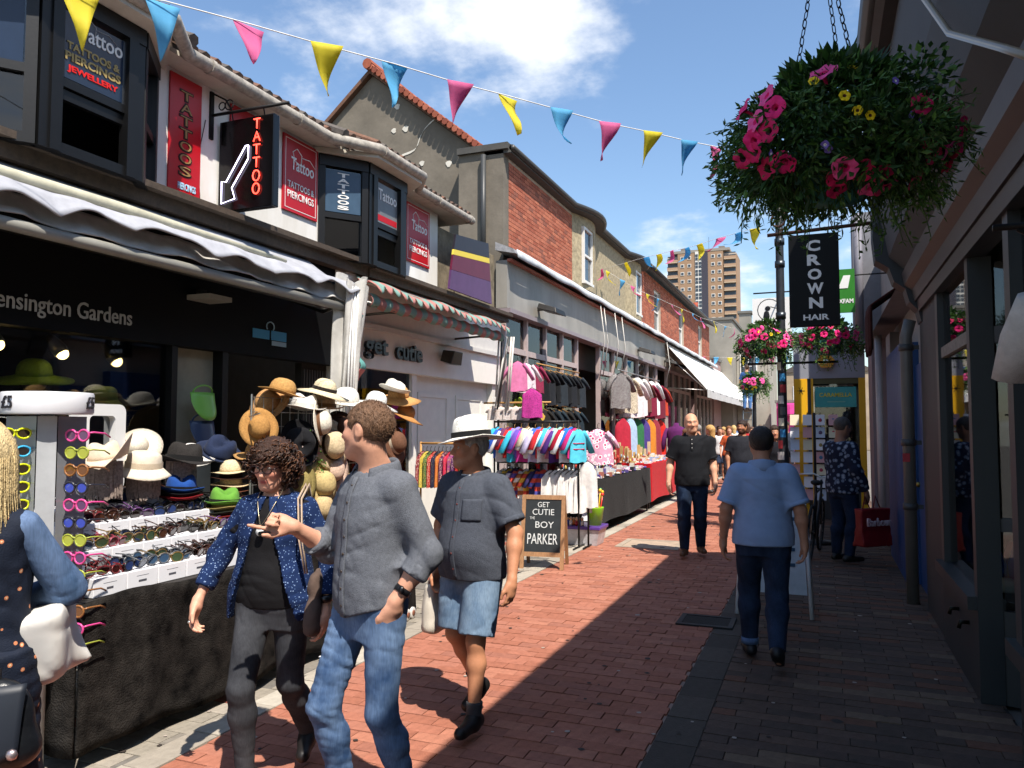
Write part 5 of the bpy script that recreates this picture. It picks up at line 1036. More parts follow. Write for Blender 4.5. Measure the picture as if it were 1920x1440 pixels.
# ---------------------------------------------------------------- hats
def hat(label, loc, kind, col, band=None, rx=0, ry=0, rz=0, s=1, group='hats on the hat stall', mat=None):
    t = thing('hat', label, 'hat', loc, 0, group); t.rotation_euler = (rx, ry, rz); t.scale = (s, s, s)
    m = mat or C(col, 'straw' if kind in ('straw', 'fedora', 'sun', 'panama') else 'cloth')
    up = {'cowboy': .09, 'panama': .0, 'fedora': .012, 'trilby': .02, 'bucket': -.045, 'sun': -.03, 'straw': .0}[kind]; br = {'cowboy': .185, 'panama': .158, 'fedora': .155, 'trilby': .135, 'bucket': .14, 'sun': .2, 'straw': .16}[kind]
    def wv(p, a, r, z):
        k = max(0, (r - .095) / (br - .095))
        side = abs(math.cos(a)) ** 1.5
        if kind == 'cowboy': return (p.x * (1 - .12 * k), p.y * 1.12, z + k * k * (up * 1.4 * side - .03 * (1 - side)))
        if kind == 'panama': return (p.x, p.y * 1.1, z - k * (.018 * abs(math.sin(a)) - .004 * side))
        return (p.x, p.y * 1.1, z + k * (up * (1 if kind != 'fedora' else side * 1.5 - .6 * (1 - side))) + .006 * k * math.sin(3 * a + loc[1] * 9))
    mb = MB(); mb.lathe([(.09, 0), (.13, -.004), (br, 0), (br + .003, .005), (.13, .003), (.09, .008)], 32, wav=wv); mb.f = [f for f in mb.f if len(f) == 4]; mb.m = [0] * len(mb.f); mb.c = [None] * len(mb.f); mb.build('brim', m, t, True, True)
    top = {'bucket': .09, 'panama': .118}.get(kind, .105)
    def wc(p, a, r, z):
        k = max(0, z - top * .6) / (top * .4)
        dent = -.028 * k * math.exp(-(p.x / .03) ** 2) if kind in ('fedora', 'trilby', 'cowboy', 'panama') else 0
        pin = 1 - (.14 * k * max(0, math.sin(a)) if kind in ('fedora', 'trilby', 'panama') else 0)
        return (p.x * pin, p.y * 1.1, z + dent - (.02 * k * max(0, -math.sin(a)) if kind == 'trilby' else 0))
    prof = [(.093, -.002), (.09, .03), (.084, .07), (.074, top - .01), (.06, top), (.03, top + .003), (0.0001, top + .003)]
    if kind == 'sun' or kind == 'straw': prof = [(.093, -.002), (.09, .03), (.084, .06), (.068, .085), (.045, .1), (.02, .105), (0.0001, .106)]
    mb = MB(); mb.lathe(prof, 32, wav=wc); mb.build('crown', m, t, True, True)
    if band:
        mb = MB(); mb.lathe([(.0955, .004), (.0945, .034)], 32, wav=lambda p, a, r, z: (p.x, p.y * 1.1, z)); mb.f = [f for f in mb.f if len(f) == 4]; mb.m = [0] * len(mb.f); mb.c = [None] * len(mb.f); mb.build('band', C(band, 'cloth'), t, True, True)
    return t
rr = random.Random(21)
# ---------------------------------------------------------------- hat and sunglasses stall
ST = thing('market_stall', 'long stall table under a shaggy black fleece cloth in front of the hat shop', 'stall', (-3.8, 4.5, 0))
fleece = M('black_fleece', '#0d0c0c', col2='#34312e', rough=.95, vscale=8, det=9, bump=1.0, bscale=120, spec=.05, sheen=.0)
def clothside(u, v): y = 2.72 + 3.3 * u; return (-3.33 + .02 * math.sin(u * 21) * v + .012 * math.sin(u * 47 + v * 3), y, .795 - .72 * v + .02 * math.sin(u * 17))
mb = MB(); mb.sheet(clothside, 80, 14, .015); mb.build('front_cloth', fleece, ST, True)
mb = MB(); mb.sheet(lambda u, v: (-4.3 + .97 * u, 6.02 + .01 * math.sin(u * 19), .795 - .72 * v), 20, 8, .015); mb.build('end_cloth', fleece, ST, True)
mb = MB(); mb.sheet(lambda u, v: (-4.3 + .97 * u, 2.72 + .01 * math.sin(u * 19), .795 - .72 * v), 20, 8, .015); mb.build('end_cloth', fleece, ST, True)
mb = MB(); mb.box(-4.3, -3.345, 2.735, 6.005, .76, .788); mb.build('table_top', C('#2a2623', 'matt'), ST)
for (x, y) in ((-3.38, 3.86), (-3.38, 5.9), (-4.2, 3.0), (-4.2, 5.9)):
    mb = MB(); mb.box(x - .02, x + .02, y - .02, y + .02, .1, .76); mb.build('leg', C('#57534e', 'metal'), ST)
    for k in (0, 1):
        mb = MB(); yy = y + .09 * k - .04; mb.lathe([(.012, -.018), (.035, -.02), (.05, -.014), (.05, .014), (.035, .02), (.012, .018)], 16, (x + .07, yy, .052), rot=Matrix.Rotation(R(90), 3, 'Y')); wheel = mb.build('castor_wheel', C('#c9c4bd', 'plastic'), ST, True)
        mb = MB(); mb.lathe([(.002, -.023), (.024, -.024), (.024, .024), (.002, .023)], 12, (x + .07, yy, .052), rot=Matrix.Rotation(R(90), 3, 'Y')); mb.build('hub', C('#8d5a45', 'metal', metal=.3), wheel, True)
        mb = MB(); mb.tube([(x + .06, yy + .01, .052), (x + .03, yy + .03, .12), (x, y, .13)], .008, 5); mb.build('fork', C('#a09c96', 'metal'), wheel, True)
boxm = M('white_card', '#e2e1e4', rough=.6, var=.03); ink = C('#2b2b30', 'print')
tiers = [(-3.4, .79, .885, 2.86), (-3.56, .80, 1.0, 2.9), (-3.72, .81, 1.115, 2.95), (-3.88, .82, 1.2, 3.0)]
tn = ['lowest', 'second', 'third', 'top']
for k, (x, z0, z1, y0) in enumerate(tiers):
    for i in range(7 - (k == 3) * 2):
        ya = y0 + .205 * i; t = thing('display_box', 'white lidless card box on the %s sunglasses tier, place %s from the left' % (tn[k], ['first', 'second', 'third', 'fourth', 'fifth', 'sixth', 'seventh'][i]), 'box', (x - .08, ya + .1, z0), group='white sunglasses boxes')
        mb = MB(); mb.box(x - .155, x, ya + .002, ya + .2, z0, z1); mb.build('card', boxm, t, bevel=.003)
        w0 = rr.uniform(.018, .03); mb = MB(); mb.box(x, x + .0008, ya + .1 - w0, ya + .1 + w0, z1 - .062, z1 - .051); mb.build('label_print', C('#55555c', 'print'), t)
        mb = MB(); mb.box(x, x + .0008, ya + .06, ya + .14, z1 - .03, z1 - .028); mb.build('label_rule', C('#77777c', 'print'), t)
# sunglasses
def glasses_meshes(nm, fm, lm, w=.029, h=.023, r=.0035, big=1):
    fr = MB()
    for s_ in (-1, 1):
        fr.tube([(s_ * .033 + w * math.cos(a), 0, h * math.sin(a) * (1 if math.sin(a) < 0 else .85)) for a in [k * math.pi / 6 for k in range(13)]], r, 5, cap=False)
        fr.tube([(s_ * .062, -.001, .01), (s_ * .069, -.02, .012), (s_ * .07, -.09, .006), (s_ * .066, -.13, -.012)], r * .9, 5)
    fr.tube([(-.008, .001, .008), (0, .003, .011), (.008, .001, .008)], r, 5)
    ln = MB()
    ln.prism([((w - .001) * math.cos(a), (h - .001) * math.sin(a) * (1 if math.sin(a) < 0 else .85)) for a in [k * math.pi / 6 for k in range(12)]], lambda u, v, w_: (u, w_, v), -.001, .001)
    a = mesh_of(fr, 'frame', fm); a.polygons.foreach_set('use_smooth', [True] * len(a.polygons)); return a, mesh_of(ln, 'lens', lm)
def LM(c, metal=.0): return M('lens_' + c, c, rough=.08, spec=.8, var=.02, metal=metal)
GM = [glasses_meshes('g', C(f, 'plastic'), LM(l), w, h) for f, l, w, h in (('#1c1513', '#241d1a', .031, .025), ('#3a2018', '#4a2f22', .03, .024), ('#6a1a1c', '#3a1715', .029, .022), ('#17171c', '#2d3c66', .031, .026), ('#6b5428', '#3a4a34', .03, .027), ('#55585c', '#38506a', .03, .026), ('#5d3a6a', '#3d2a44', .03, .025), ('#8a3a48', '#5a2028', .028, .026))]
GY = [glasses_meshes('g', C('#d7e021', 'plastic'), LM('#3b3324'), .03, .023, .0045), glasses_meshes('g', C('#41b0df', 'plastic'), LM('#33302e'), .03, .023, .0045), glasses_meshes('g', C('#cf2030', 'plastic'), LM('#2a1c1c'), .03, .023, .0045), glasses_meshes('g', C('#d4478a', 'plastic'), LM('#5a3a5f'), .028, .028, .005), glasses_meshes('g', C('#2a2a33', 'plastic'), LM('#3445a8'), .028, .028, .005), glasses_meshes('g', C('#8a5a2f', 'plastic'), LM('#6b4426'), .028, .028, .005), glasses_meshes('g', C('#9aa23a', 'plastic'), LM('#a3a83f'), .028, .028, .004)]
def shades(label, g, loc, rot, s=1, group='sunglasses on the white boxes'):
    t = thing('sunglasses', label, 'sunglasses', loc, 0, group); t.rotation_euler = rot; t.scale = (s, s, s)
    obj('frame', g[0], t)
    for k in (-1, 1): o = obj('lens', g[1], t); o.location = (k * .033, 0, 0)
    return t
sets = [[2, 2, 2, 3, 5, 5, 4, 5, 0, 1, 1, 0, 0, 1, 6, 6, 1], [5, 4, 7, 7, 4, 3, 4, 1, 1, 0, 0, 4, 4, 6, 0, 1, 0], [0, 2, 2, 1, 1, 0, 6, 3, 3, 3, 0, 3, 3, 0, 0, 1, 1], [0, 0, 3, 0, 1, 0, 3, 6, 0, 0, 1, 0, 0, 1]]
for k, (x, z0, z1, y0) in enumerate(tiers):
    for row in range(2):
        n = len(sets[k])
        for i in range(n):
            y = y0 + .03 + (1.4 if k < 3 else 1.0) * (i + .5 * row) / n + rr.uniform(-.01, .01)
            gi = sets[k][(i + row) % n]; shades('%s sunglasses in the %s row on the %s tier of boxes' % (['black', 'brown', 'dark red', 'blue lensed black', 'gold rimmed green', 'grey rimmed blue', 'purple', 'pink'][gi], ['front', 'back'][row], tn[k]), GM[gi], (x - .03 - .07 * row, y, z1 + .025 + .014 * row + rr.uniform(0, .012)), (rr.uniform(-.5, .1), rr.uniform(-.2, .2), R(-90) + rr.uniform(-.4, .4)), 1.12, 'sunglasses on the %s tier' % tn[k])
# spinner of sunglasses
SP = thing('sunglasses_spinner', 'tall grey revolving stand of sunglasses with a white round price sign', 'display stand', (-3.5, 2.66, 0))
SPX, SPY = -3.5, 2.66
mb = MB(); mb.lathe([(.03, 0), (.03, 1.78)], 12, (SPX, SPY, 0)); mb.build('pole', C('#c9c8c4', 'paint'), SP, True)
mb = MB(); mb.lathe([(.001, 1.71), (.195, 1.71), (.2, 1.72), (.2, 1.805), (.195, 1.815), (.001, 1.815)], 40, (SPX, SPY, 0)); sgn = mb.build('price_sign', C('#d9d9dc', 'plastic'), SP, 40)
tcam = Vector((-SPX, -SPY, 0)).normalized()
for dang, s_ in ((-55, '£5'), (62, '£5')):
    d = Matrix.Rotation(R(dang), 3, 'Z') @ tcam; rg = Vector((-d.y, d.x, 0))
    text(s_, sgn, tuple(Vector((SPX, SPY, 1.765)) + d * .2), tuple(rg), UZ, w=.075, h=.06, mat=ink, depth=.004, bold=.02)
pan = M('mirror_panel', '#b9bcc0', rough=.25, metal=.6, var=.05); pgr = M('stand_grey', '#a4a6a8', rough=.5)
rgt_ = Vector((-tcam.y, tcam.x, 0))
mb = MB(); c0_ = Vector((SPX, SPY, 0)) + tcam * .11
mb.hexa([tuple(c0_ + rgt_ * a + tcam * b + Vector((0, 0, z))) for z in (.5, 1.7) for a, b in ((-.04, -.06), (.04, -.06), (.04, 0), (-.04, 0))]); mb.build('centre_column', pgr, SP)
for s_ in (-1, 1):
    mb = MB(); p = [c0_ + rgt_ * s_ * .045 - tcam * .03, c0_ + rgt_ * s_ * .17 - tcam * .16]
    mb.hexa([tuple(q + off + Vector((0, 0, z))) for z in (.5, 1.7) for q, off in ((p[0], -tcam * .01), (p[1], -tcam * .01), (p[1], tcam * 0), (p[0], tcam * 0))]); mb.build('side_panel', pan, SP)
for r in range(13):
    z = 1.62 - r * .083
    gl_ = GY[[0, 1, 0, 0, 0, 0, 2, 0, 1, 6, 5, 5, 6][r]]; p = c0_ - rgt_ * .125 + tcam * .03 + Vector((0, 0, z))
    shades('%s framed sunglasses on the left face of the spinner' % ['top yellow', 'bright blue', 'upper yellow', 'fourth yellow', 'fifth yellow', 'sixth yellow', 'red', 'low yellow', 'low blue', 'olive', 'brown', 'dark brown', 'lowest olive'][r], gl_, tuple(p), (0, 0, math.atan2(-tcam.x, tcam.y) + .55), 1.12, 'sunglasses on the spinner')
    gr_ = GY[[3, 6, 5, 4, 3, 4, 6, 3, 6, 5, 5, 3, 6][r]]; p = c0_ + rgt_ * .125 + tcam * .03 + Vector((0, 0, z - .01))
    shades('round %s sunglasses on the right face of the spinner' % ['pink', 'olive', 'brown', 'dark blue', 'deep pink', 'blue', 'lime', 'rose', 'green', 'tortoiseshell', 'tan', 'dusky pink', 'moss'][r], gr_, tuple(p), (0, 0, math.atan2(-tcam.x, tcam.y) - .75), 1.05, 'sunglasses on the spinner')
# hats on the stall
HS = [('cream cowboy hat on a silver fringed head at the stall end', (-3.86, 3.3, 1.46), 'cowboy', '#cbbba6', None, .1, -.15, .7, .95), ('cream cotton bucket hat next to the cowboy hat', (-3.84, 3.56, 1.40), 'bucket', '#d3c6b2', '#c4b49c', .05, .1, .3, 1.05),
      ('orange lined pale sun hat leaning behind the bucket hat', (-4.1, 3.75, 1.52), 'sun', '#d9cdb8', None, .9, 0, .6, .7), ('black straw fedora in the middle of the stall', (-3.88, 3.92, 1.42), 'fedora', '#2b2826', '#1a1a1a', 0, .12, 1.2, 1.15),
      ('white felt hat behind the black straw fedora', (-4.1, 4.2, 1.45), 'sun', '#dedad4', None, .2, .2, .2, .75), ('navy cloth hat standing tall beside the white felt hat', (-4.05, 4.42, 1.45), 'trilby', '#232c44', None, .2, .45, .3, 1.15),
      ('blue trilby with a dark band above the sunglasses', (-3.84, 3.86, 1.235), 'trilby', '#1f4486', '#14161c', 0, .05, .9, .98), ('green trilby with a dark band on a hat stack', (-3.72, 4.12, 1.135), 'trilby', '#5f9138', '#20221c', 0, .05, .9, 1.0),
      ('tan straw hat at the near end of the top hat row', (-3.85, 4.72, 1.82), 'straw', '#b98a58', None, .9, -.3, .2, .85), ('white fedora on the wire rack top', (-3.75, 5.0, 1.79), 'fedora', '#d9d5ce', '#c9c4ba', 0, .1, .8, .92),
      ('cream fedora on the wire rack top', (-3.8, 5.32, 1.80), 'fedora', '#cdb493', '#8f6f4c', 0, .05, 1.0, .9), ('white straw hat with leafy trim on the wire rack', (-3.78, 5.62, 1.86), 'straw', '#ddd8cd', None, .15, .1, .2, 1.0),
      ('wide white sun hat on the rack end', (-3.72, 6.0, 1.86), 'sun', '#e3e0da', None, .1, .25, .4, .85), ('wide tan sun hat highest on the rack', (-3.72, 6.4, 1.93), 'sun', '#c08f58', None, .2, .15, .2, .88),
      ('tan frayed straw hat below the wide tan sun hat', (-3.66, 6.42, 1.76), 'sun', '#b5804a', None, -.1, .4, .2, .8), ('tan hat hanging at the wire rack corner', (-3.72, 4.45, 1.64), 'straw', '#a87c46', None, 1.3, 0, .9, .8),
      ('black hat hanging behind the flower crown', (-3.7, 4.86, 1.52), 'trilby', '#1c1c1f', None, 1.4, 0, 1.2, 1.0), ('round cream boater hanging on the wire rack', (-3.66, 5.24, 1.5), 'straw', '#c9b592', '#3a2a20', 1.45, 0, 1.4, .95),
      ('dark olive hat hanging low on the wire rack', (-3.68, 4.84, 1.22), 'straw', '#8d7f4d', None, 1.4, 0, 1.2, .85), ('pale straw hat hanging low on the wire rack', (-3.66, 5.12, 1.2), 'straw', '#bda774', None, 1.4, 0, 1.5, .85), ('buff hat hanging lowest on the rack', (-3.64, 5.5, 1.1), 'sun', '#b59c6a', None, 1.45, 0, 1.5, .62),
      ('small tan hat beside the curly haired woman', (-3.8, 4.55, 1.44), 'straw', '#b58a55', None, .1, .1, 0, .85), ('black brimmed hat at the far rack edge', (-3.62, 5.72, 1.42), 'fedora', '#262220', None, 1.2, 0, 1.5, .9), ('dark hat with pale trim hanging at the rack end', (-3.64, 6.2, 1.5), 'straw', '#6b4a38', '#c9bda8', 1.3, 0, 1.5, .85)]
for lb, lc, kd, cl, bd_, rx, ry, rz, s_ in HS: hat(lb, lc, kd, cl, bd_, rx, ry, rz, s_ * (1.22 if lc[1] > 4.5 else 1.05))
XH = [('cream floppy sun hat over the wire rack middle', 5.18, 1.93, 'sun', '#d6c6a4'), ('honey straw hat tucked behind the rack top', 4.62, 1.9, 'straw', '#b48a52'), ('dark brown felt hat on the rack by the black one', 4.68, 1.36, 'fedora', '#3a2a20'), ('pale pink straw hat low on the rack', 5.3, 1.3, 'straw', '#cdb09c'), ('grey felt hat low behind the woman', 4.62, 1.12, 'trilby', '#55524e'), ('off white boater by the flower crown', 5.02, 1.68, 'straw', '#d9d2c0'), ('chocolate hat under the cream boater', 5.42, 1.62, 'fedora', '#4a3224'), ('sand coloured hat at the rack foot', 5.1, 1.02, 'straw', '#bfa67c'), ('oatmeal hat near the rack end', 5.86, 1.66, 'sun', '#c9b994'), ('black boater near the rack end', 5.95, 1.28, 'straw', '#1f1d1c'), ('ivory trilby on top of the rack end', 6.22, 1.98, 'trilby', '#ded8ca'), ('rust coloured hat hanging at the far rack end', 6.1, 1.12, 'straw', '#8a5232')]
for i, (lb, y, z, kd, cl) in enumerate(XH): hat(lb, (-3.69 + .03 * (i % 3), y, z), kd, cl, ['#2a2420', None, '#6a4a34'][i % 3], .2 if z > 1.85 else 1.25 + .2 * (i % 2), .15, 1.2 + .4 * (i % 3), 1.0)
for k in range(7): hat('striped hat in the tall stack beside the woman, %s' % ['lowest', 'second from bottom', 'third from bottom', 'middle', 'third from top', 'second from top', 'topmost'][k], (-3.9, 4.38, 1.06 + .045 * k), 'straw', ['#c7ad86', '#5a3a2c', '#d8ccb6', '#7a4a36', '#cdb58c', '#4a2f26', '#d3c09c'][k], None, rr.uniform(-.05, .05), rr.uniform(-.05, .05), rr.random(), .88 - .01 * k)
for k in range(4): hat('dark trilby stacked under the green one, %s' % ['lowest', 'second', 'third', 'uppermost'][k], (-3.72, 4.12, 1.01 + .03 * k), 'trilby', ['#3a3226', '#7a2526', '#2a2a22', '#8a7a4a'][k], None, 0, 0, .9, .98)
for k in range(2): hat(['red trilby under the blue one', 'black trilby under the blue one'][k], (-3.84, 3.86, 1.185 + .025 * k), 'trilby', ['#8a1f26', '#16161a'][k], None, 0, 0, .9, .98)
# hat stands: silver fringed heads
for lb, (x, y, z) in (('silver fringed head under the cowboy hat', (-3.86, 3.3, 1.2)), ('silver fringed head under the bucket hat', (-3.84, 3.56, 1.18)), ('silver fringed head under the black fedora', (-3.9, 3.92, 1.2))):
    t = thing('fringed_hat_form', lb, 'hat stand', (x, y, z), group='silver hat heads'); fm_ = M('silver_fringe', '#b9a79c', rough=.35, metal=.5, var=.4, vscale=60)
    mb = MB()
    for i in range(90):
        a = i * 2 * math.pi / 90; r0 = .082 + rr.uniform(-.006, .006); mb.tube([(r0 * math.cos(a), r0 * 1.1 * math.sin(a), .25), (r0 * 1.03 * math.cos(a), r0 * 1.13 * math.sin(a), .12), (r0 * 1.02 * math.cos(a + .1), r0 * 1.1 * math.sin(a + .1), rr.uniform(.02, .06))], .004, 3)
    f_ = mb.build('fringe', fm_, t, False, True); f_['kind'] = 'stuff'
    mb = MB(); mb.lathe([(.02, -.1), (.02, .05), (.06, .1), (.075, .2), (.05, .29), (.001, .3)], 16); mb.build('form', C('#8d7f77', 'matt'), t, True, True)
t = thing('white_display_frame', 'white rounded plastic mirror frame behind the cowboy hat', 'mirror', (-4.2, 3.45, 1.2))
fr_ = MB(); oq = []
for sx, sz, a0 in ((1, 1, 0), (-1, 1, 90), (-1, -1, 180), (1, -1, 270)):
    for k in range(5): a = R(a0 + k * 22.5); oq.append((3.5 + sx * .12 + .05 * math.cos(a), 1.52 + sz * .22 + .05 * math.sin(a)))
iq = [(3.5 + (u - 3.5) * .55, 1.55 + (v - 1.52) * .62) for u, v in oq]
n = len(oq); P_ = lambda q, x: (x, q[0], q[1])
vs = [P_(q, -4.12) for q in oq] + [P_(q, -4.12) for q in iq] + [P_(q, -4.2) for q in oq] + [P_(q, -4.2) for q in iq]
fs = []
for i in range(n): j = (i + 1) % n; fs += [(i, j, n + j, n + i), (2 * n + i, 3 * n + i, 3 * n + j, 2 * n + j), (i, 2 * n + i, 2 * n + j, j), (n + i, n + j, 3 * n + j, 3 * n + i)]
fr_.add(vs, fs); fr_.build('frame', C('#d9d8d6', 'plastic'), t); mb = MB(); mb.prism(iq, lambda u, v, w: (w, u, v), -4.19, -4.17); mb.build('mirror', M('mirror', '#8d8f90', rough=.05, metal=1, var=.02), t)
# things inside the hat shop window
hat('wide lime green sun hat on a stand inside the shop window', (-5.35, 3.95, 2.02), 'sun', '#7fa33a', None, .15, .1, .3, 1.25, 'hats in the shop window')
t = thing('shop_window_stand', 'pale stand under the lime green hat in the window', 'stand', (-5.35, 3.95, .5)); mb = MB(); mb.lathe([(.1, .5), (.1, .52), (.02, .54), (.02, 1.85), (.08, 1.95), (.06, 2.06)], 12, (-5.35, 3.95, 0)); mb.build('post', C('#a88d80', 'matt'), t, True)
hat('pale green hat on the mannequin head in the window', (-5.25, 4.45, 1.86), 'bucket', '#9db87a', None, .1, .1, .3, 1.15, 'hats in the shop window')
t = thing('mannequin_head', 'mannequin head wearing sunglasses and a green hat in the window', 'mannequin', (-5.25, 4.45, 1.6)); mb = MB(); mb.lathe([(.1, 1.35), (.05, 1.45), (.05, 1.58), (.075, 1.68), (.085, 1.78), (.07, 1.88), (.001, 1.93)], 16, (-5.25, 4.45, 0)); mb.build('head', C('#b08d78', 'matt'), t, True); mb = MB(); mb.box(-5.17, -5.155, 4.38, 4.52, 1.75, 1.8); mb.build('dark_glasses', C('#111111', 'plastic'), t)
for lb, z, c_ in (('lime green sun visor hanging on the pale panel', 1.84, '#8fcf5a'), ('navy sun visor hanging under the green one', 1.6, '#3d4a66')):
    t = thing('sun_visor', lb, 'visor', (-4.88, 5.12, z), group='sun visors'); mb = MB(); mb.sheet(lambda u, v: (-4.88 + .09 * math.sin(u * math.pi) * (.5 + .5 * v), 5.12 + .11 * math.cos(u * math.pi) * (1 + .25 * v), z + .1 - .24 * v * math.sin(u * math.pi) ** .6), 20, 6, .006); mb.build('peak', C(c_, 'plastic'), t, True)
    mb = MB(); mb.tube([(-4.88 + .02 * math.sin(a), 5.12 + .11 * math.cos(a), z + .1 + .06 * math.sin(a)) for a in [k * math.pi / 8 for k in range(9)]], .008, 5); mb.build('strap', C(c_, 'plastic'), t, True)
# wire rack
WR = thing('wire_rack', 'wire grid rack hung with hats behind the curly haired woman', 'rack', (-3.72, 5.2, .8))
wm_ = C('#b5b2ac', 'metal')
for k in range(17):
    mb = MB(); y = 4.42 + k * .1; mb.tube([(-3.74, y, .8), (-3.74, y, 1.86)], .003, 4); mb.build('upright_wire', wm_, WR)
for k in range(11):
    mb = MB(); z = .82 + k * .104; mb.tube([(-3.745, 4.4, z), (-3.745, 6.05, z)], .003, 4); mb.build('cross_wire', wm_, WR)
for y in (4.4, 6.05): mb = MB(); mb.tube([(-3.745, y, .79), (-3.745, y, 1.88)], .008, 6); mb.build('post', wm_, WR)
mb = MB(); mb.tube([(-3.72, 4.35, 1.72), (-3.55, 4.25, 1.74)], .006, 5); mb.build('prong', wm_, WR)
t = thing('flower_crown', 'flower crown of small pale blooms and trailing leaves on the wire rack', 'garland', (-3.66, 4.95, 1.5)); mb = MB()
for k in range(26):
    a = k * 2 * math.pi / 26; c_ = (-3.64 + rr.uniform(-.01, .01), 4.95 + .12 * math.cos(a), 1.5 + .12 * math.sin(a)); mb.ball(c_, rr.uniform(.008, .014), 6, rr.choice([0, 0, 1, 2]))
for k in range(70):
    p = Vector((-3.63 + rr.uniform(-.02, .02), 5.06 + rr.uniform(-.03, .05), 1.5 - rr.random() * .5)); d = Vector((rr.gauss(0, 1), rr.gauss(0, 1), rr.gauss(0, 1))).normalized(); s2 = d.orthogonal() * .005; mb.add([p, p + d * .015 + s2, p + d * .032, p + d * .015 - s2], [(0, 1, 2, 3)], 2)
f_ = mb.build('blooms', [C('#d9c3b8', 'matt'), C('#c98a8f', 'matt'), leafm[3]], t); f_['kind'] = 'stuff'
def chest_print(g, k, c, s=1):
    mb = MB(); w_, h_ = .075 * s, .1 * s
    mb.prism([(w_ * (1 + .2 * math.sin(5 * a + k)) * math.cos(a), -.26 * s + h_ * (1 + .2 * math.cos(4 * a + k)) * math.sin(a)) for a in [q * math.pi / 8 for q in range(16)]], lambda u, v, w: (u, w, v), -.064 * s, -.075 * s); mb.build('chest_print', C(c, 'print'), g, False, True)
# ---------------------------------------------------------------- clothes stall outside the dress shop
def rail(label, p0, p1, z, mat, legs=True, name='clothes_rail'):
    t = thing(name, label, 'clothes rail', (*p0, 0), group='clothes rails'); mb = MB(); mb.tube([(*p0, z), (*p1, z)], .014, 8); mb.build('bar', mat, t, True)
    if legs:
        for p in (p0, p1): mb = MB(); mb.tube([(*p, 0), (*p, z + .02)], .014, 8); mb.build('upright', mat, t, True); mb = MB(); mb.tube([(p[0], p[1] - .25, .02), (p[0], p[1] + .25, .02)], .012, 6); mb.build('foot', mat, t, True)
    return t
wd_ = C('#b98a4f', 'wood'); blk_ = C('#201f1e', 'metal', metal=.4)
rail('wooden rail of printed scarves and tops left of the man in the hat', (-4.75, 8.75), (-3.95, 8.75), 1.44, wd_)
cl_ = ['#7a1f2e', '#c8b04a', '#3f5f3a', '#a8322a', '#2a2a3f', '#c96a3a', '#5a2a4a', '#c9304f', '#8f3f7a', '#4a1f4f', '#a82f2a', '#6a4a2a', '#b33a6a', '#3a2a4a']
pats = [spot_cloth('print_%d' % i, c, [['#e8dcc0', '#d8406a'], ['#1f1a20', '#e0d0b0'], ['#e0b84a', '#3a6a5a']][i % 3], 90, .32) for i, c in enumerate(cl_)]
for i in range(14): tee('hanging_garment', 'printed %s garment on the wooden rail, number %s along' % (['crimson', 'mustard', 'green', 'red', 'navy', 'orange', 'plum', 'scarlet', 'violet', 'purple', 'brick', 'brown', 'magenta', 'dusk'][i], ['one', 'two', 'three', 'four', 'five', 'six', 'seven', 'eight', 'nine', 'ten', 'eleven', 'twelve', 'thirteen', 'fourteen'][i]), (-4.72 + .055 * i, 8.75, 1.34), (.35, 1, 0), .6, pats[i], 'printed garments on the wooden rail', length=.75, w=.2, sleeves=0, cat='garment')
# upper, middle and lower rails facing the camera
RY = 10.2
rail('black rail packed with bright children jackets', (-4.35, RY), (-3.1, RY), 1.72, blk_)
rail('black lower rail of striped jackets and white dresses', (-4.35, RY + .12), (-3.0, RY + .12), 1.14, blk_)
jk = [('turquoise', '#3aa7c4'), ('royal blue', '#2f57b8'), ('white', '#d9d6d8'), ('plum striped', '#6a3a5a'), ('red', '#c62a2c'), ('cyan', '#3ab0cf'), ('lilac', '#8f86cf'), ('violet', '#6b4fae'), ('magenta', '#cf3f9a'), ('cream', '#d8cbb0'), ('pearl white', '#e0dedd'), ('pale lilac', '#c0b8d8'), ('blue', '#3f68c9'), ('scarlet', '#d0343a'), ('snow white', '#e4e2e2'), ('sky blue', '#4fbfe0'), ('rose pink', '#d88aa8'), ('deep purple', '#4f2f7a'), ('mint', '#9fd0c0'), ('crimson', '#a81f35'), ('ice white', '#dfe4e8'), ('electric blue', '#2a6fd0'), ('fuchsia', '#c92f7a'), ('aqua', '#56c0d8')]
for i, (n_, c_) in enumerate(jk):
    g = tee('hanging_jacket', '%s child jacket on the black rail' % n_, (-4.3 + .052 * i, RY, 1.65 - .015 * (i % 3)), (.45 + .15 * math.sin(i * 3.3), .88, 0), .62 + .06 * (i % 3), C(c_, 'cloth'), 'bright jackets on the rail', length=.62, w=.19, sleeves=.34, cat='jacket', hanger=wd_ if i % 2 else blk_)
    for kk, yy in ((0, -.3), (1, -.42)):
        mb = MB(); mb.tube([(-.125, 0, yy * .66), (-.07, -.046, yy * .66), (0, -.052, yy * .66), (.07, -.046, yy * .66), (.125, 0, yy * .66)], .006, 4); mb.build('trim', C(['#e8e4dc', '#e8d23a', '#c9304f'][i % 3], 'cloth'), g, True, True)
sj = [('pink and grey', '#c98aa0'), ('olive', '#5a5a32'), ('white and purple', '#cfc7d8'), ('purple', '#5b4590'), ('brown and orange', '#a85a32'), ('red and white', '#c0402f'), ('navy and yellow', '#2a3060'), ('indigo', '#4a4a9a')]
for i, (n_, c_) in enumerate(sj):
    g = tee('hanging_jacket', '%s striped child top on the lower rail' % n_, (-4.25 + .085 * i, RY + .12, 1.05), (.62, .78, 0), .68, stripes('stripe_%d' % i, c_, ['#e0d8d0', '#d8a83a', '#3a2a5a', '#d04a3a'][i % 4], .12, 'Z'), 'striped tops on the lower rail', length=.6, w=.19, sleeves=.25, cat='top')
wd2 = C('#ddd9d4', 'cloth')
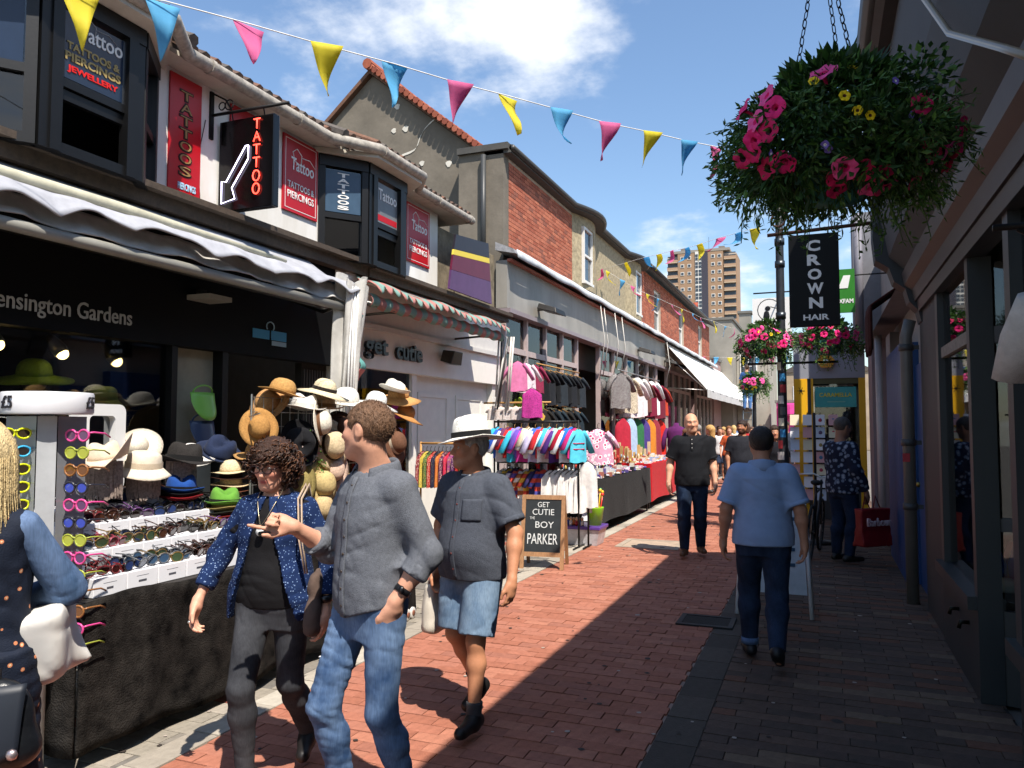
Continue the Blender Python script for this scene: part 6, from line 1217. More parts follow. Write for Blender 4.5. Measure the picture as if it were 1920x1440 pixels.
for i in range(8): tee('hanging_dress', 'white cotton dress on the lower rail, %s' % ['leftmost', 'second from left', 'third from left', 'fourth from left', 'fourth from right', 'third from right', 'second from right', 'rightmost and longest'][i], (-3.52 + .075 * i, RY + .02 + .01 * i, 1.05 + (.12 if i == 7 else 0)), (.7, .7, 0) if i < 7 else (1, .1, 0), .8, wd2, 'white dresses on the lower rail', length=.72 + .06 * (i == 7), w=.16, sleeves=0, fold=2, cat='dress')
for i in range(5): tee('patterned_top', 'small pale patterned top above the jackets, %s' % ['leftmost', 'second from left', 'middle', 'second from right', 'rightmost'][i], (-4.5 + .12 * i, RY + .3, 1.95), (1, .2, 0), .4, spot_cloth('pale_print', '#d8cfc8', ['#b86a5a', '#7a8a6a'], 120, .3), 'pale tops above the jackets', length=.5, w=.2, sleeves=.1, hanger=wd_, cat='top')
rail('short wooden rail with small pale tops above the jackets', (-4.65, RY + .3), (-3.6, RY + .3), 2.0, wd_, False)
tee('patterned_top', 'bright pink top above the jacket rail', (-3.85, RY + .2, 2.2), (1, .3, 0), .68, spot_cloth('pink_print', '#b83a8a', ['#5a2a5a'], 70, .3), None, length=.62, w=.2, sleeves=0, cat='top')
# tops in front of the long shopfront's window
rail('thin rail of black T-shirts against the pink window posts', (-4.72, 13.0), (-4.72, 15.6), 2.78, wd_, False); rail('second thin wooden rail of black T-shirts lower down', (-4.68, 13.0), (-4.68, 15.6), 2.05, wd_, False)
for i in range(8): chest_print(tee('hanging_tee_shirt', 'black printed T-shirt on the upper window rail, %s' % ['first', 'second', 'third', 'fourth', 'fifth', 'sixth', 'seventh', 'eighth'][i] + ' from the left', (-4.72, 13.1 + .32 * i, 2.7), (.75 + .3 * math.sin(i * 5), .65, 0), .86 + .08 * (i % 2), C(['#1c1d20', '#23252a', '#17181a', '#2c3238'][i % 4], 'cloth'), 'black T-shirts on the window rail', hanger=wd_, length=.7, w=.24), i, ['#b98f3a', '#8a8f96', '#7a2a2a', '#c9b98a'][i % 4], .9)
for i in range(6): chest_print(tee('hanging_tee_shirt', 'dark T-shirt with small print on the lower window rail, %s' % ['first', 'second', 'third', 'fourth', 'fifth', 'sixth'][i] + ' from the left', (-4.68, 13.15 + .4 * i, 1.98), (.75 + .3 * math.sin(i * 4), .65, 0), .8 + .06 * (i % 2), C(['#2a2622', '#1f2226', '#26323a'][i % 3], 'cloth'), 'dark T-shirts on the lower window rail', hanger=wd_, length=.7, w=.22), i, ['#c9a04a', '#9aa8b0', '#6a7a3a'][i % 3], .6)
for i, (n_, c_) in enumerate((('pink hooded', '#c9729a'), ('white and pink', '#d8c8cc'), ('maroon and white', '#8a2f4a'))): tee('hanging_jacket', '%s jacket hanging high by the striped awning end' % n_, (-4.6, 11.75 + .4 * i, 2.72), (.85, .5, 0), .75, C(c_, 'cloth'), 'jackets hung high on the window', length=.66, w=.2, sleeves=.3, cat='jacket')
for i in (0, 1):
    t = thing('green_bag', 'lime green bag hanging on the window %s' % ['left', 'right'][i], 'bag', (-4.7, 12.2 + .9 * i, 2.0), group='green bags'); mb = MB(); mb.ball((-4.7, 12.2 + .9 * i, 2.02), (.06, .17, .16), 12); mb.build('pouch', C('#7f9a2a', 'cloth'), t, True); mb = MB(); mb.tube([(-4.7, 12.1 + .9 * i, 2.1), (-4.72, 12.2 + .9 * i, 2.5), (-4.7, 12.3 + .9 * i, 2.1)], .01, 5); mb.build('strap', C('#5f7a2a', 'cloth'), t, True)
# ponchos and dresses further on
pc = [('spotted black and white', '#8a8683'), ('cream floral', '#cfc2a8'), ('white and rose', '#d8c9c9'), ('white fringed', '#dcd6d2'), ('brown', '#6a4038'), ('maroon', '#7a2038'), ('pure white', '#e0dede'), ('wine red', '#6a1f30'), ('orange red', '#b8402a')]
rail('high metal rail hung with ponchos and kaftans', (-4.45, 17.9), (-4.45, 22.9), 3.0, wm_, False)
for i, (n_, c_) in enumerate(pc): tee('hanging_poncho', '%s kaftan on the high rail by the market tables' % n_, (-4.42, 18.0 + .58 * i, 2.92 - .05 * (i % 3)), (.45 + .12 * (i % 3), .8, 0), 1.05 + .06 * (i % 4), C(c_, 'cloth') if i not in (0, 1) else spot_cloth('kaftan_%d' % i, c_, ['#2a2628', '#6a2a2a'], 60, .4), 'ponchos on the high rail', length=.8, w=.3, sleeves=.3, cat='poncho')
for i, (n_, c_) in enumerate((('red patterned', '#a8283a'), ('pale blue', '#9fb8d0'), ('green', '#2f6a42'), ('purple', '#4a3a7a'), ('orange', '#c97a2a'), ('striped maroon', '#8a2f3a'), ('red', '#c62a22'))): tee('hanging_dress', '%s long skirt hanging under the ponchos' % n_, (-4.35, 17.9 + .75 * i, 1.85), (.6, .8, 0), 1.1, C(c_, 'cloth'), 'skirts under the ponchos', length=.95, w=.2, sleeves=0, cat='skirt')
t = thing('dress_form', 'purple jumper on a green dress form stand', 'mannequin', (-3.9, 22.5, 0)); mb = MB(); mb.tube([(-3.9, 22.5, 0), (-3.9, 22.5, 1.0)], .03, 8); mb.build('stand', C('#2f7a42', 'metal'), t); mb = MB(); mb.lathe([(.2, 1.0), (.23, 1.1), (.22, 1.3), (.26, 1.5), (.2, 1.62), (.07, 1.68), (.06, 1.76)], 18, (-3.9, 22.5, 0), wav=lambda p, a, r, z: (p.x * 1.15, p.y * .75, z)); mb.build('jumper', C('#5a2458', 'cloth'), t, True)
for s_ in (-1, 1): mb = MB(); mb.tube([(-3.9 + s_ * .22, 22.5, 1.58), (-3.9 + s_ * .36, 22.45, 1.3), (-3.9 + s_ * .38, 22.4, 1.0)], [.09, .08, .07], 8); mb.build('sleeve', C('#5a2458', 'cloth'), t, True)
# tables
def table(label, x0, x1, y0, y1, h, cm, name='market_table'):
    t = thing(name, label, 'table', ((x0 + x1) / 2, (y0 + y1) / 2, 0), group='market tables'); mb = MB(); mb.box(x0, x1, y0, y1, h - .04, h - .012); mb.build('top', C('#5a5048', 'wood'), t)
    for x, y in ((x0 + .06, y0 + .06), (x1 - .06, y0 + .06), (x0 + .06, y1 - .06), (x1 - .06, y1 - .06)): mb = MB(); mb.tube([(x, y, 0), (x, y, h - .04)], .018, 6); mb.build('leg', blk_, t)
    def ring(u, v):
        P = [(x0, y0), (x1, y0), (x1, y1), (x0, y1), (x0, y0)]; q = u * 4; i = min(3, int(q)); f = q - i
        x, y = P[i][0] + (P[i + 1][0] - P[i][0]) * f, P[i][1] + (P[i + 1][1] - P[i][1]) * f; cx, cy = (x0 + x1) / 2, (y0 + y1) / 2
        o = 1 + v * (.02 + .012 * math.sin(q * 14) + .008 * math.sin(q * 31)); return (cx + (x - cx) * o, cy + (y - cy) * o, h - v * (h - .16 + .02 * math.sin(q * 9)))
    mb = MB(); mb.sheet(ring, 160, 8); mb.build('cloth_drop', cm, t, True); mb = MB(); mb.box(x0, x1, y0, y1, h - .01, h + .004); mb.build('cloth_top', cm, t)
    return t
table('jewellery table under a black cloth beyond the clothes rails', -4.3, -3.15, 11.3, 15.2, .84, C('#0d0d0d', 'cloth')); table('market table under a bright red cloth', -4.45, -3.2, 15.5, 19.3, .9, C('#b3111c', 'cloth'))
def clutter(label, x0, x1, y0, y1, z, n, cols, seed, name='jewellery'):
    r_ = random.Random(seed); mb = MB(); ms = [C(c, 'plastic') for c in cols]
    for _ in range(n):
        x, y = r_.uniform(x0, x1), r_.uniform(y0, y1); k = r_.randrange(len(cols)); s = r_.uniform(.012, .04)
        if r_.random() < .5: mb.ball((x, y, z + s * .5), (s, s * r_.uniform(.5, 1.5), s * .6), 6, k)
        elif r_.random() < .5: mb.box(x - s, x + s, y - s * 1.3, y + s * 1.3, z, z + s * r_.uniform(.4, 3), k)
        else: mb.tube([(x + s * math.cos(a), y + s * math.sin(a), z + .006) for a in [q * 1.05 for q in range(7)]], .005, 4, k)
    o = mb.build(name, ms); tag(o, label, 'jewellery', kind='stuff')
clutter('bright beads and bracelets spread over the black table', -4.25, -3.2, 11.35, 15.15, .845, 900, ['#b9b4b8', '#d8d6d8', '#5a4a8a', '#a86a5a', '#2a2a2c', '#8fa8c0', '#c9a0b0', '#d9d2c0'], 5)
clutter('pale wooden and shell trinkets spread over the red table', -4.4, -3.25, 15.55, 19.2, .905, 700, ['#d8c8a0', '#c9a86a', '#e0dcd0', '#9fb8d8', '#a85a4a', '#d8d6d8'], 6, 'trinkets')
for i in range(9):
    t = thing('display_rack', 'small %s display rack of trinkets standing on the market tables' % ['black wire', 'silver', 'dark wood', 'brown', 'red', 'tan', 'buff', 'straw', 'pale wood'][i], 'rack', (-4.0 + .1 * (i % 3), 12.6 + .62 * i, .85 if i < 4 else .91), group='table display racks'); c_ = C(['#2a2a2c', '#9a9a9c', '#3a2a20', '#5a3a28', '#a8282a', '#b58a55', '#c9b58a', '#c9a86a', '#cdb892'][i], 'matt')
    for k in range(4):
        mb = MB(); h_ = .12 + .06 * ((i + k) % 4); mb.box(-.16 + .09 * k, -.10 + .09 * k, -.05, .0, 0, h_ + .1 * (k % 2)); mb.build('panel', c_, t, local=True)
    for k in range(6): mb = MB(); mb.ball((-.15 + .06 * k, -.08, .05 + .03 * ((k * 7 + i) % 4)), (.02, .015, .04), 6); mb.build('trinket', C(['#d8d2c0', '#c94a3a', '#e0c46a', '#8fa0b0'][(i + k) % 4], 'plastic'), t, True, True)
tee('draped_garment', 'pink and white tie dyed robe hanging at the end of the jacket rail', (-2.98, 10.75, 1.62), (1, .2, 0), .85, spot_cloth('tie_dye', '#d8a0b8', ['#f0e4e8', '#c0386a'], 16, .5), None, length=.6, w=.24, sleeves=.2, cat='robe')
# plastic box, bucket and toys
t = thing('storage_box', 'clear plastic storage box with a purple lid on the kerb', 'box', (-3.15, 10.6, 0)); mb = MB(); mb.hexa([(-3.4, 10.45, .005), (-2.92, 10.45, .005), (-2.92, 10.8, .005), (-3.4, 10.8, .005), (-3.44, 10.42, .22), (-2.88, 10.42, .22), (-2.88, 10.84, .22), (-3.44, 10.84, .22)]); mb.build('tub', M('cloudy_plastic', '#b9b7ba', rough=.25, var=.25, vscale=9), t)
mb = MB(); mb.box(-3.46, -2.86, 10.40, 10.86, .222, .27); mb.build('lid', C('#5a3a8a', 'plastic'), t, bevel=.01)
t = thing('toy_bucket', 'lime green bucket full of toy sticks on the purple lid', 'bucket', (-2.99, 10.62, .27)); mb = MB(); mb.lathe([(.09, .0), (.125, .24), (.13, .25), (.12, .25), (.115, .23)], 20); mb.build('pail', C('#8fd02a', 'plastic'), t, True, True)
for k in range(12): mb = MB(); a = k * .52; mb.tube([(.05 * math.cos(a), .05 * math.sin(a), .05), (.11 * math.cos(a), .11 * math.sin(a), .4 + .03 * (k % 3))], .008, 5); mb.ball((.11 * math.cos(a), .11 * math.sin(a), .43 + .03 * (k % 3)), .025, 7); mb.build('toy_stick', C(['#d8342a', '#e8b82a', '#2f8a4a', '#e8e4dc', '#e87a2a'][k % 5], 'plastic'), t, True, True)
for k in range(10):
    t = thing('toy_figure', 'small %s toy figure standing on the purple lid' % ['red', 'blue and white', 'yellow', 'white', 'orange', 'green', 'crimson', 'blue', 'amber', 'pale'][k], 'toy', (-3.4 + .028 * k + .02, 10.46 + .05 * (k % 3), .27), group='toy figures'); c_ = C(['#c9302a', '#2a4fb0', '#e8c42a', '#e4e0dc', '#e07a2a', '#2f8a4a', '#a82030', '#3a6ad0', '#d89a2a', '#d8ccc0'][k], 'plastic')
    mb = MB(); mb.lathe([(.02, 0), (.024, .03), (.015, .07)], 8); mb.build('body', c_, t, True, True); mb = MB(); mb.ball((0, 0, .088), .02, 8); mb.build('head', C('#e0b08a', 'plastic'), t, True, True)
t = thing('picture_card', 'white picture board leaning against the black table', 'board', (-3.2, 11.1, .27)); mb = MB(); mb.hexa([(-3.3, 11.0, .27), (-3.08, 11.0, .27), (-3.08, 11.02, .27), (-3.3, 11.02, .27), (-3.3, 11.12, .62), (-3.08, 11.12, .62), (-3.08, 11.14, .62), (-3.3, 11.14, .62)]); mb.build('card', C('#d4d2d6', 'print'), t); mb = MB(); mb.ball((-3.19, 11.04, .46), (.06, .01, .05), 8); mb.build('picture', C('#4a4648', 'print'), t)
# chalkboard A-frame
t = thing('chalkboard', 'wooden A-frame chalkboard lettered CUTIE and BOY PARKER', 'sign', (-3.08, 8.75, 0)); t.rotation_euler = (0, 0, R(8)); oak = C('#9a7350', 'wood')
tl_ = -.16
def bpt(x, z, k=0): return (x, -.02 - .17 * (1 - z / .84) * 1.0 + k, z)
for x in (-.26, .215): mb = MB(); mb.hexa([bpt(x, 0, -.03), bpt(x + .045, 0, -.03), bpt(x + .045, 0, 0), bpt(x, 0, 0), bpt(x, .84, -.03), bpt(x + .045, .84, -.03), bpt(x + .045, .84, 0), bpt(x, .84, 0)]); mb.build('stile', oak, t, local=True)
for z0, z1 in ((.79, .84), (.14, .19)): mb = MB(); mb.hexa([bpt(-.214, z0, -.028), bpt(.214, z0, -.028), bpt(.214, z0, 0), bpt(-.214, z0, 0), bpt(-.214, z1, -.028), bpt(.214, z1, -.028), bpt(.214, z1, 0), bpt(-.214, z1, 0)]); mb.build('rail', oak, t, local=True)
mb = MB(); mb.hexa([bpt(-.213, .191, -.02), bpt(.213, .191, -.02), bpt(.213, .191, -.008), bpt(-.213, .191, -.008), bpt(-.213, .789, -.02), bpt(.213, .789, -.02), bpt(.213, .789, -.008), bpt(-.213, .789, -.008)]); mb.build('slate', M('slate', '#23282b', rough=.8, var=.25, vscale=6), t, local=True)
for x in (-.26, .215): mb = MB(); mb.hexa([(x, .17, 0), (x + .04, .17, 0), (x + .04, .195, 0), (x, .195, 0), (x, .0, .82), (x + .04, .0, .82), (x + .04, .02, .82), (x, .02, .82)]); mb.build('back_leg', oak, t, local=True)
chalk = C('#c9ccca', 'print'); up_ = (0, .17 / .84, 1)
for s_, z, w_, h_, x in (('GET', .73, .14, .06, .0), ('CUTIE', .645, .26, .07, 0), ('THE', .575, .06, .03, -.13), ('BOY', .5, .22, .075, .02), ('PARKER', .34, .36, .12, 0)): text(s_, t, (x, bpt(0, z, -.022)[1], z), (1, 0, 0), up_, w=w_, h=h_, mat=chalk, depth=.003, local=True)
# A-frame white board with its back to the man in the blue polo
t = thing('white_a_board', 'white metal A-frame board standing in front of the man in blue', 'sign', (-.42, 7.2, 0)); wpm = C('#cfd3d6', 'paint')
for s_ in (-1, 1):
    mb = MB(); mb.tube([(s_ * .31, -.02, .0), (s_ * .25, .2, 1.12)], .018, 8); mb.build('leg', wpm, t, True, True); mb = MB(); mb.tube([(s_ * .31, .42, .0), (s_ * .25, .22, 1.12)], .018, 8); mb.build('leg', wpm, t, True, True)
mb = MB(); mb.hexa([(-.275, .0, .2), (.275, .0, .2), (.275, .015, .2), (-.275, .015, .2), (-.235, .185, 1.1), (.235, .185, 1.1), (.235, .2, 1.1), (-.235, .2, 1.1)]); mb.build('panel', M('a_board_panel', '#a9b3bb', rough=.4), t, local=True)
for k in range(5): mb = MB(); z = .95 - .13 * k; y_ = .0 + .185 * (z - .2) / .9 - .004; mb.box(.02, .18, y_ - .004, y_, z, z + .03); mb.build('print_line', C('#2f4f6a', 'print'), t, local=True)
# card spinner by the sweet shop
t = thing('card_rack', 'wire postcard rack full of greeting cards beside the sweet shop', 'display rack', (-.1, 11.9, 0))
mb = MB(); mb.tube([(0, 0, 0), (0, 0, 1.85)], .02, 8); mb.build('pole', blk_, t, True, True); mb = MB(); mb.lathe([(.25, 0), (.25, .03), (.03, .06)], 16); mb.build('base', blk_, t, True, True)
for s_ in range(4):
    x = -.26 + .17 * s_
    for r in range(7):
        z = .62 + .175 * r; mb = MB(); mb.hexa([(x - .06, -.16 - .02 * abs(s_ - 1.5), z), (x + .06, -.16 - .02 * abs(s_ - 1.5), z), (x + .06, -.155 - .02 * abs(s_ - 1.5), z), (x - .06, -.155 - .02 * abs(s_ - 1.5), z), (x - .06, -.13, z + .15), (x + .06, -.13, z + .15), (x + .06, -.125, z + .15), (x - .06, -.125, z + .15)]); cd_ = mb.build('card', C(['#c9c7c9', '#b98a8a', '#a8b0bc', '#c4b89a', '#d0cccc'][(r * 3 + s_) % 5], 'print'), t, local=True)
        mb = MB(); mb.ball((x, -.155, z + .07), (.025, .004, .03), 6); mb.build('card_picture', C(['#a8384a', '#3f6a8a', '#8a7a4a', '#5a4a6a'][(r + s_) % 4], 'print'), cd_, True, True) if s_ >= 2 else None
    mb = MB(); mb.tube([(x, -.12, .55), (x, -.12, 1.85)], .006, 5); mb.build('wire', blk_, t, True, True)
# bicycle leaning behind the rack
t = thing('bicycle', 'black bicycle parked by the lamp post, half hidden', 'bicycle', (-.12, 10.75, 0)); t.rotation_euler = (R(4), 0, R(84)); bk = C('#1e1e20', 'paint')
for x in (-.52, .52):
    mb = MB(); mb.tube([(x + .33 * math.cos(a), 0, .345 + .33 * math.sin(a)) for a in [k * math.pi / 14 for k in range(29)]], .018, 6, 0, False); wh_ = mb.build('wheel', C('#141414', 'matt'), t, True, True)
    for k in range(14): a = k * math.pi / 7; mb = MB(); mb.tube([(x, 0, .345), (x + .32 * math.cos(a), 0, .345 + .32 * math.sin(a))], .0015, 3); mb.build('spoke', wm_, wh_, False, True)
mb = MB()
for a, b_ in (((-.52, 0, .345), (-.12, 0, .3)), ((-.52, 0, .345), (-.2, 0, .82)), ((-.12, 0, .3), (-.22, 0, .9)), ((-.12, 0, .3), (.36, 0, .78)), ((-.2, 0, .82), (.34, 0, .84)), ((.52, 0, .345), (.33, 0, .95))): mb.tube([a, b_], .015, 7)
mb.build('frame', bk, t, True, True); mb = MB(); mb.ball((-.24, 0, .95), (.13, .07, .035), 12); mb.build('saddle', C('#151515', 'matt'), t, True, True); mb = MB(); mb.tube([(.28, -.28, 1.0), (.34, -.1, 1.02), (.32, 0, .98), (.34, .1, 1.02), (.28, .28, 1.0)], .012, 6); mb.build('handlebar', wm_, t, True, True); mb = MB(); mb.lathe([(.09, -.004), (.09, .004)], 16, (-.12, .03, .3), rot=Matrix.Rotation(R(90), 3, 'X')); mb.build('chainring', wm_, t, True, True)
# litter
for k, (x, y) in enumerate(((-3.1, 4.55), (-3.25, 4.7))):
    mb = MB(); mb.sheet(lambda u, v: (x + .16 * (u - .5), y + .1 * (v - .5), .012 + .02 * abs(math.sin(u * 6 + v * 4 + k))), 6, 5, .002); tag(mb.build('crumpled_paper', C('#d8d8da', 'print'), None), ['crumpled white tissue by the stall foot', 'second crumpled tissue further along the kerb', 'flattened scrap of paper on the dark pavement'][k], 'litter', 'litter')
# ---------------------------------------------------------------- people: distance-field bodies meshed by surface nets
def snet(f, lo, hi, h):
    lo, hi = np.array(lo, float), np.array(hi, float); n = np.maximum(4, np.ceil((hi - lo) / h).astype(int) + 1); k = 4
    n = ((n + k - 1) // k) * k + 1
    ax = [lo[i] + h * np.arange(n[i]) for i in range(3)]
    nc = [(m - 1) // k + 1 for m in n]
    C_ = np.stack(np.meshgrid(*[a[::k] for a in ax], indexing='ij'), -1).reshape(-1, 3)
    fc_ = f(C_).reshape(nc)
    near = np.abs(fc_) < h * k * 1.9
    nb = near.copy()
    for a in range(3):
        s0 = [slice(None)] * 3; s1 = [slice(None)] * 3; s0[a] = slice(1, None); s1[a] = slice(None, -1)
        q = nb.copy(); q[tuple(s0)] |= nb[tuple(s1)]; q[tuple(s1)] |= nb[tuple(s0)]; nb = q
    idx = [np.minimum((np.arange(m) + k // 2) // k, c - 1) for m, c in zip(n, nc)]
    V = fc_[np.ix_(*idx)].astype(np.float32); V = np.where(np.abs(V) < 1e-6, 1e-6, V)
    mask = nb[np.ix_(*idx)]
    I = np.argwhere(mask)
    P = lo + I * h
    out_ = np.empty(len(P), np.float32)
    for s in range(0, len(P), 200000): out_[s:s + 200000] = f(P[s:s + 200000])
    V[mask] = out_
    S = V < 0
    c8 = [S[a:n[0] - 1 + a, b:n[1] - 1 + b, c:n[2] - 1 + c] for a in (0, 1) for b in (0, 1) for c in (0, 1)]
    cnt = sum(x.astype(np.int8) for x in c8); act = (cnt > 0) & (cnt < 8)
    cid = -np.ones(act.shape, np.int64); cells = np.argwhere(act); cid[act] = np.arange(len(cells))
    acc = np.zeros((len(cells), 3)); w_ = np.zeros(len(cells))
    offs = [(a, b, c) for a in (0, 1) for b in (0, 1) for c in (0, 1)]
    for i, a in enumerate(offs):
        for b in offs[i + 1:]:
            if sum(abs(x - y) for x, y in zip(a, b)) != 1: continue
            va = V[cells[:, 0] + a[0], cells[:, 1] + a[1], cells[:, 2] + a[2]]; vb = V[cells[:, 0] + b[0], cells[:, 1] + b[1], cells[:, 2] + b[2]]
            m = (va < 0) != (vb < 0); t = np.where(m, va / np.where(m, va - vb, 1), 0)
            acc[m] += (np.array(a) + t[:, None] * (np.array(b) - np.array(a)))[m]; w_[m] += 1
    verts = lo + (cells + acc / np.maximum(w_, 1)[:, None]) * h
    quads = []
    for a in range(3):
        b, c = (a + 1) % 3, (a + 2) % 3
        s0 = [slice(None)] * 3; s1 = [slice(None)] * 3; s0[a] = slice(0, -1); s1[a] = slice(1, None)
        A_, B_ = S[tuple(s0)], S[tuple(s1)]; e = np.argwhere(A_ != B_)
        ok = (e[:, b] > 0) & (e[:, c] > 0) & (e[:, b] < n[b] - 1) & (e[:, c] < n[c] - 1); e = e[ok]
        if not len(e): continue
        fl = A_[e[:, 0], e[:, 1], e[:, 2]]
        def g(db, dc):
            q = e.copy(); q[:, b] -= db; q[:, c] -= dc; return cid[q[:, 0], q[:, 1], q[:, 2]]
        q = np.stack([g(1, 1), g(0, 1), g(0, 0), g(1, 0)], 1)
        q[~fl] = q[~fl][:, ::-1]; quads.append(q)
    Q = np.concatenate(quads) if quads else np.zeros((0, 4), int)
    Q = Q[(Q >= 0).all(1)]
    return verts, Q
def nmesh(name, v, q, mats, cols=None):
    me = bpy.data.meshes.new(name); me.vertices.add(len(v)); me.vertices.foreach_set('co', v.astype(np.float32).ravel())
    me.loops.add(len(q) * 4); me.loops.foreach_set('vertex_index', q.astype(np.int32).ravel()); me.polygons.add(len(q))
    me.polygons.foreach_set('loop_start', np.arange(0, len(q) * 4, 4, dtype=np.int32))
    me.polygons.foreach_set('use_smooth', np.ones(len(q), bool))
    for m in (mats if isinstance(mats, (list, tuple)) else [mats]): me.materials.append(m)
    if cols is not None:
        at = me.color_attributes.new('Col', 'FLOAT_COLOR', 'POINT'); at.data.foreach_set('color', np.concatenate([cols, np.ones((len(cols), 1))], 1).astype(np.float32).ravel())
    me.update(calc_edges=True); me.validate(); return me
def cone(p, a, b, ra, rb):
    a, b = np.asarray(a, float), np.asarray(b, float); d = b - a; L_ = max(1e-9, d @ d); t = np.clip(((p - a) @ d) / L_, 0, 1)
    return np.linalg.norm(p - a - t[:, None] * d, axis=1) - (ra + (rb - ra) * t)
def ell(p, c, r):
    q = (p - np.asarray(c)) / np.asarray(r, float); k = np.linalg.norm(q, axis=1); k2 = np.linalg.norm(q / np.asarray(r, float), axis=1); return k * (k - 1) / np.maximum(k2, 1e-6)
def smin(a, b, k): h = np.maximum(k - np.abs(a - b), 0) / k; return np.minimum(a, b) - h * h * k * .25
def smax(a, b, k): return -smin(-a, -b, k)
def folds(p, seed, fr=(26, 26, 14), amp=.004):
    r = np.random.RandomState(seed); o = np.zeros(len(p))
    for i in range(4):
        d = r.normal(size=3) * np.array(fr) * (.6 + .35 * i); d2 = r.normal(size=3) * 9
        o += (1 - np.abs(np.sin(p @ d + r.rand() * 6 + 1.6 * np.sin(p @ d2 + r.rand() * 6)))) ** 2 / (1 + .5 * i)
    m = np.clip(.55 + .55 * np.sin(p @ (r.normal(size=3) * 9) + r.rand() * 6) * np.sin(p @ (r.normal(size=3) * 7) + r.rand() * 6) + .3 * np.sin(p @ (r.normal(size=3) * 17)), .12, 1.1)
    return (o - .7) * amp * m
def V3(*a): return np.array(a, float)
def unit(v): return v / max(1e-9, np.linalg.norm(v))
SKIN = {}
def skin_mat(): return M('skin', rough=.55, attr='Col', var=.07, vscale=60, bump=.08, bscale=250, spec=.35)
def person(name, label, loc, face, H=1.75, J=None, top=None, bottom=None, shoes=None, hair=None, skin='#c08a6c', head=(0, 0, 0), hands=('relaxed', 'relaxed'), res=.012, w=1.0, belly=0, female=False, extra=None, group=None, beard=None, collar=None, placket=None, buttons=False, seed=1, torso_yaw=0):
    """local frame: facing +Y, own right hand at +X. J overrides joints (metres for a 1.75 m figure)."""
    f2 = Vector((face[0], face[1])).normalized(); rz = math.atan2(-f2.x, f2.y)
    t = thing(name, label, 'person', (loc[0], loc[1], loc[2] if len(loc) > 2 else 0), rz, group); s = H / 1.75; t.scale = (s, s, s)
    j = dict(hipR=(.09, 0, .93), hipL=(-.09, 0, .93), kneeR=(.10, .03, .51), kneeL=(-.10, .03, .51), ankR=(.10, -.02, .085), ankL=(-.10, -.02, .085), toeR=(.03, .16, -.045), toeL=(-.03, .16, -.045),
             pel=(0, 0, .95), chest=(0, 0, 1.25), neck=(0, -.02, 1.475), headc=(0, .02, 1.615), shR=(.163, -.02, 1.385), shL=(-.163, -.02, 1.385), elR=(.245, -.03, 1.13), elL=(-.245, -.03, 1.13), wrR=(.25, .06, .89), wrL=(-.25, .06, .89), handR=(0, .1, -1), handL=(0, .1, -1))
    if J: j.update(J)
    j = {k: V3(*v) for k, v in j.items()}
    for k in ('shR', 'shL'): j[k][0] *= w if not female else w * .88
    # torso centre line and half sizes
    zs = np.array([.80, .88, .95, 1.04, 1.14, 1.26, 1.36, 1.43, 1.475])
    if female: W_ = np.array([.165, .178, .172, .15, .145, .155, .145, .10, .058]); D_ = np.array([.10, .115, .115, .10, .10, .125, .115, .085, .055])
    else: W_ = np.array([.15, .165, .166, .158, .158, .17, .163, .115, .062]); D_ = np.array([.095, .11, .115, .11, .112, .122, .115, .085, .055])
    W_ = W_ * w; D_ = D_ * (1 + belly * np.exp(-((zs - 1.06) / .12) ** 2)) * (.5 + .5 * w)
    cz = np.array([.8, j['pel'][2], j['chest'][2], j['neck'][2]]); cx = np.array([j['pel'][0], j['pel'][0], j['chest'][0], j['neck'][0]]); cy = np.array([j['pel'][1], j['pel'][1], j['chest'][1], j['neck'][1]])
    def torso(p, off=0, zlo=.8, zhi=1.475, k=1.0, wz=None):
        z = np.clip(p[:, 2], .8, 1.475); ww = np.interp(z, zs, W_) * k + off; dd = np.interp(z, zs, D_) * k + off
        if wz is not None: e = np.interp(z, [.8, 1.0, 1.2], [wz, wz * .8, 0]); ww = ww + e; dd = dd + e
        x = p[:, 0] - np.interp(z, cz, cx); y = p[:, 1] - np.interp(z, cz, cy) - (belly * .05 * np.exp(-((z - 1.05) / .12) ** 2))
        q = np.sqrt((x / ww) ** 2 + (y / dd) ** 2 + 1e-9)
        f = (q - 1) * np.minimum(ww, dd)
        return np.maximum(f, np.maximum(zlo - p[:, 2], p[:, 2] - zhi))
    hr = np.array(Matrix.Rotation(head[0], 3, 'Z') @ Matrix.Rotation(head[1], 3, 'X') @ Matrix.Rotation(head[2], 3, 'Y'))     # yaw, pitch, roll
    hc = j['headc']; fine = res < .009
    def hl(p): return (p - hc) @ hr                                # to head frame
    fw = .94 if female else 1.0
    def headf(p):
        q = hl(p); q = q / V3(fw, .97 if female else 1, 1)
        f = ell(q, (0, -.018, .028), (.077, .097, .088)); f = smin(f, ell(q, (0, .022, -.035), (.060, .066, .082)), .04)
        f = smin(f, ell(q, (0, .058, -.092), (.03, .03, .022)), .035)
        ax = np.abs(q[:, 0]); qa = np.stack([ax, q[:, 1], q[:, 2]], 1)
        f = smin(f, cone(qa, (.055, .0, -.05), (.02, .055, -.095), .018, .016), .04)
        f = smin(f, ell(qa, (.042, .058, -.022), (.022, .022, .02)), .03)
        f = smin(f, cone(qa, (.012, .088, .026), (.045, .07, .028), .010, .010), .02)
        f = smax(f, -ell(qa, (.031, .1, .006), (.017, .021, .0095)), .012)
        f = smin(f, cone(q, (0, .083, .012), (0, .108, -.027), .008, .0125), .012); f = smin(f, ell(qa, (.012, .094, -.032), (.010, .012, .009)), .010)
        f = smin(f, ell(q, (0, .085, -.0545), (.024, .014, .0075)), .008); f = smin(f, ell(q, (0, .084, -.068), (.021, .014, .0085)), .008)
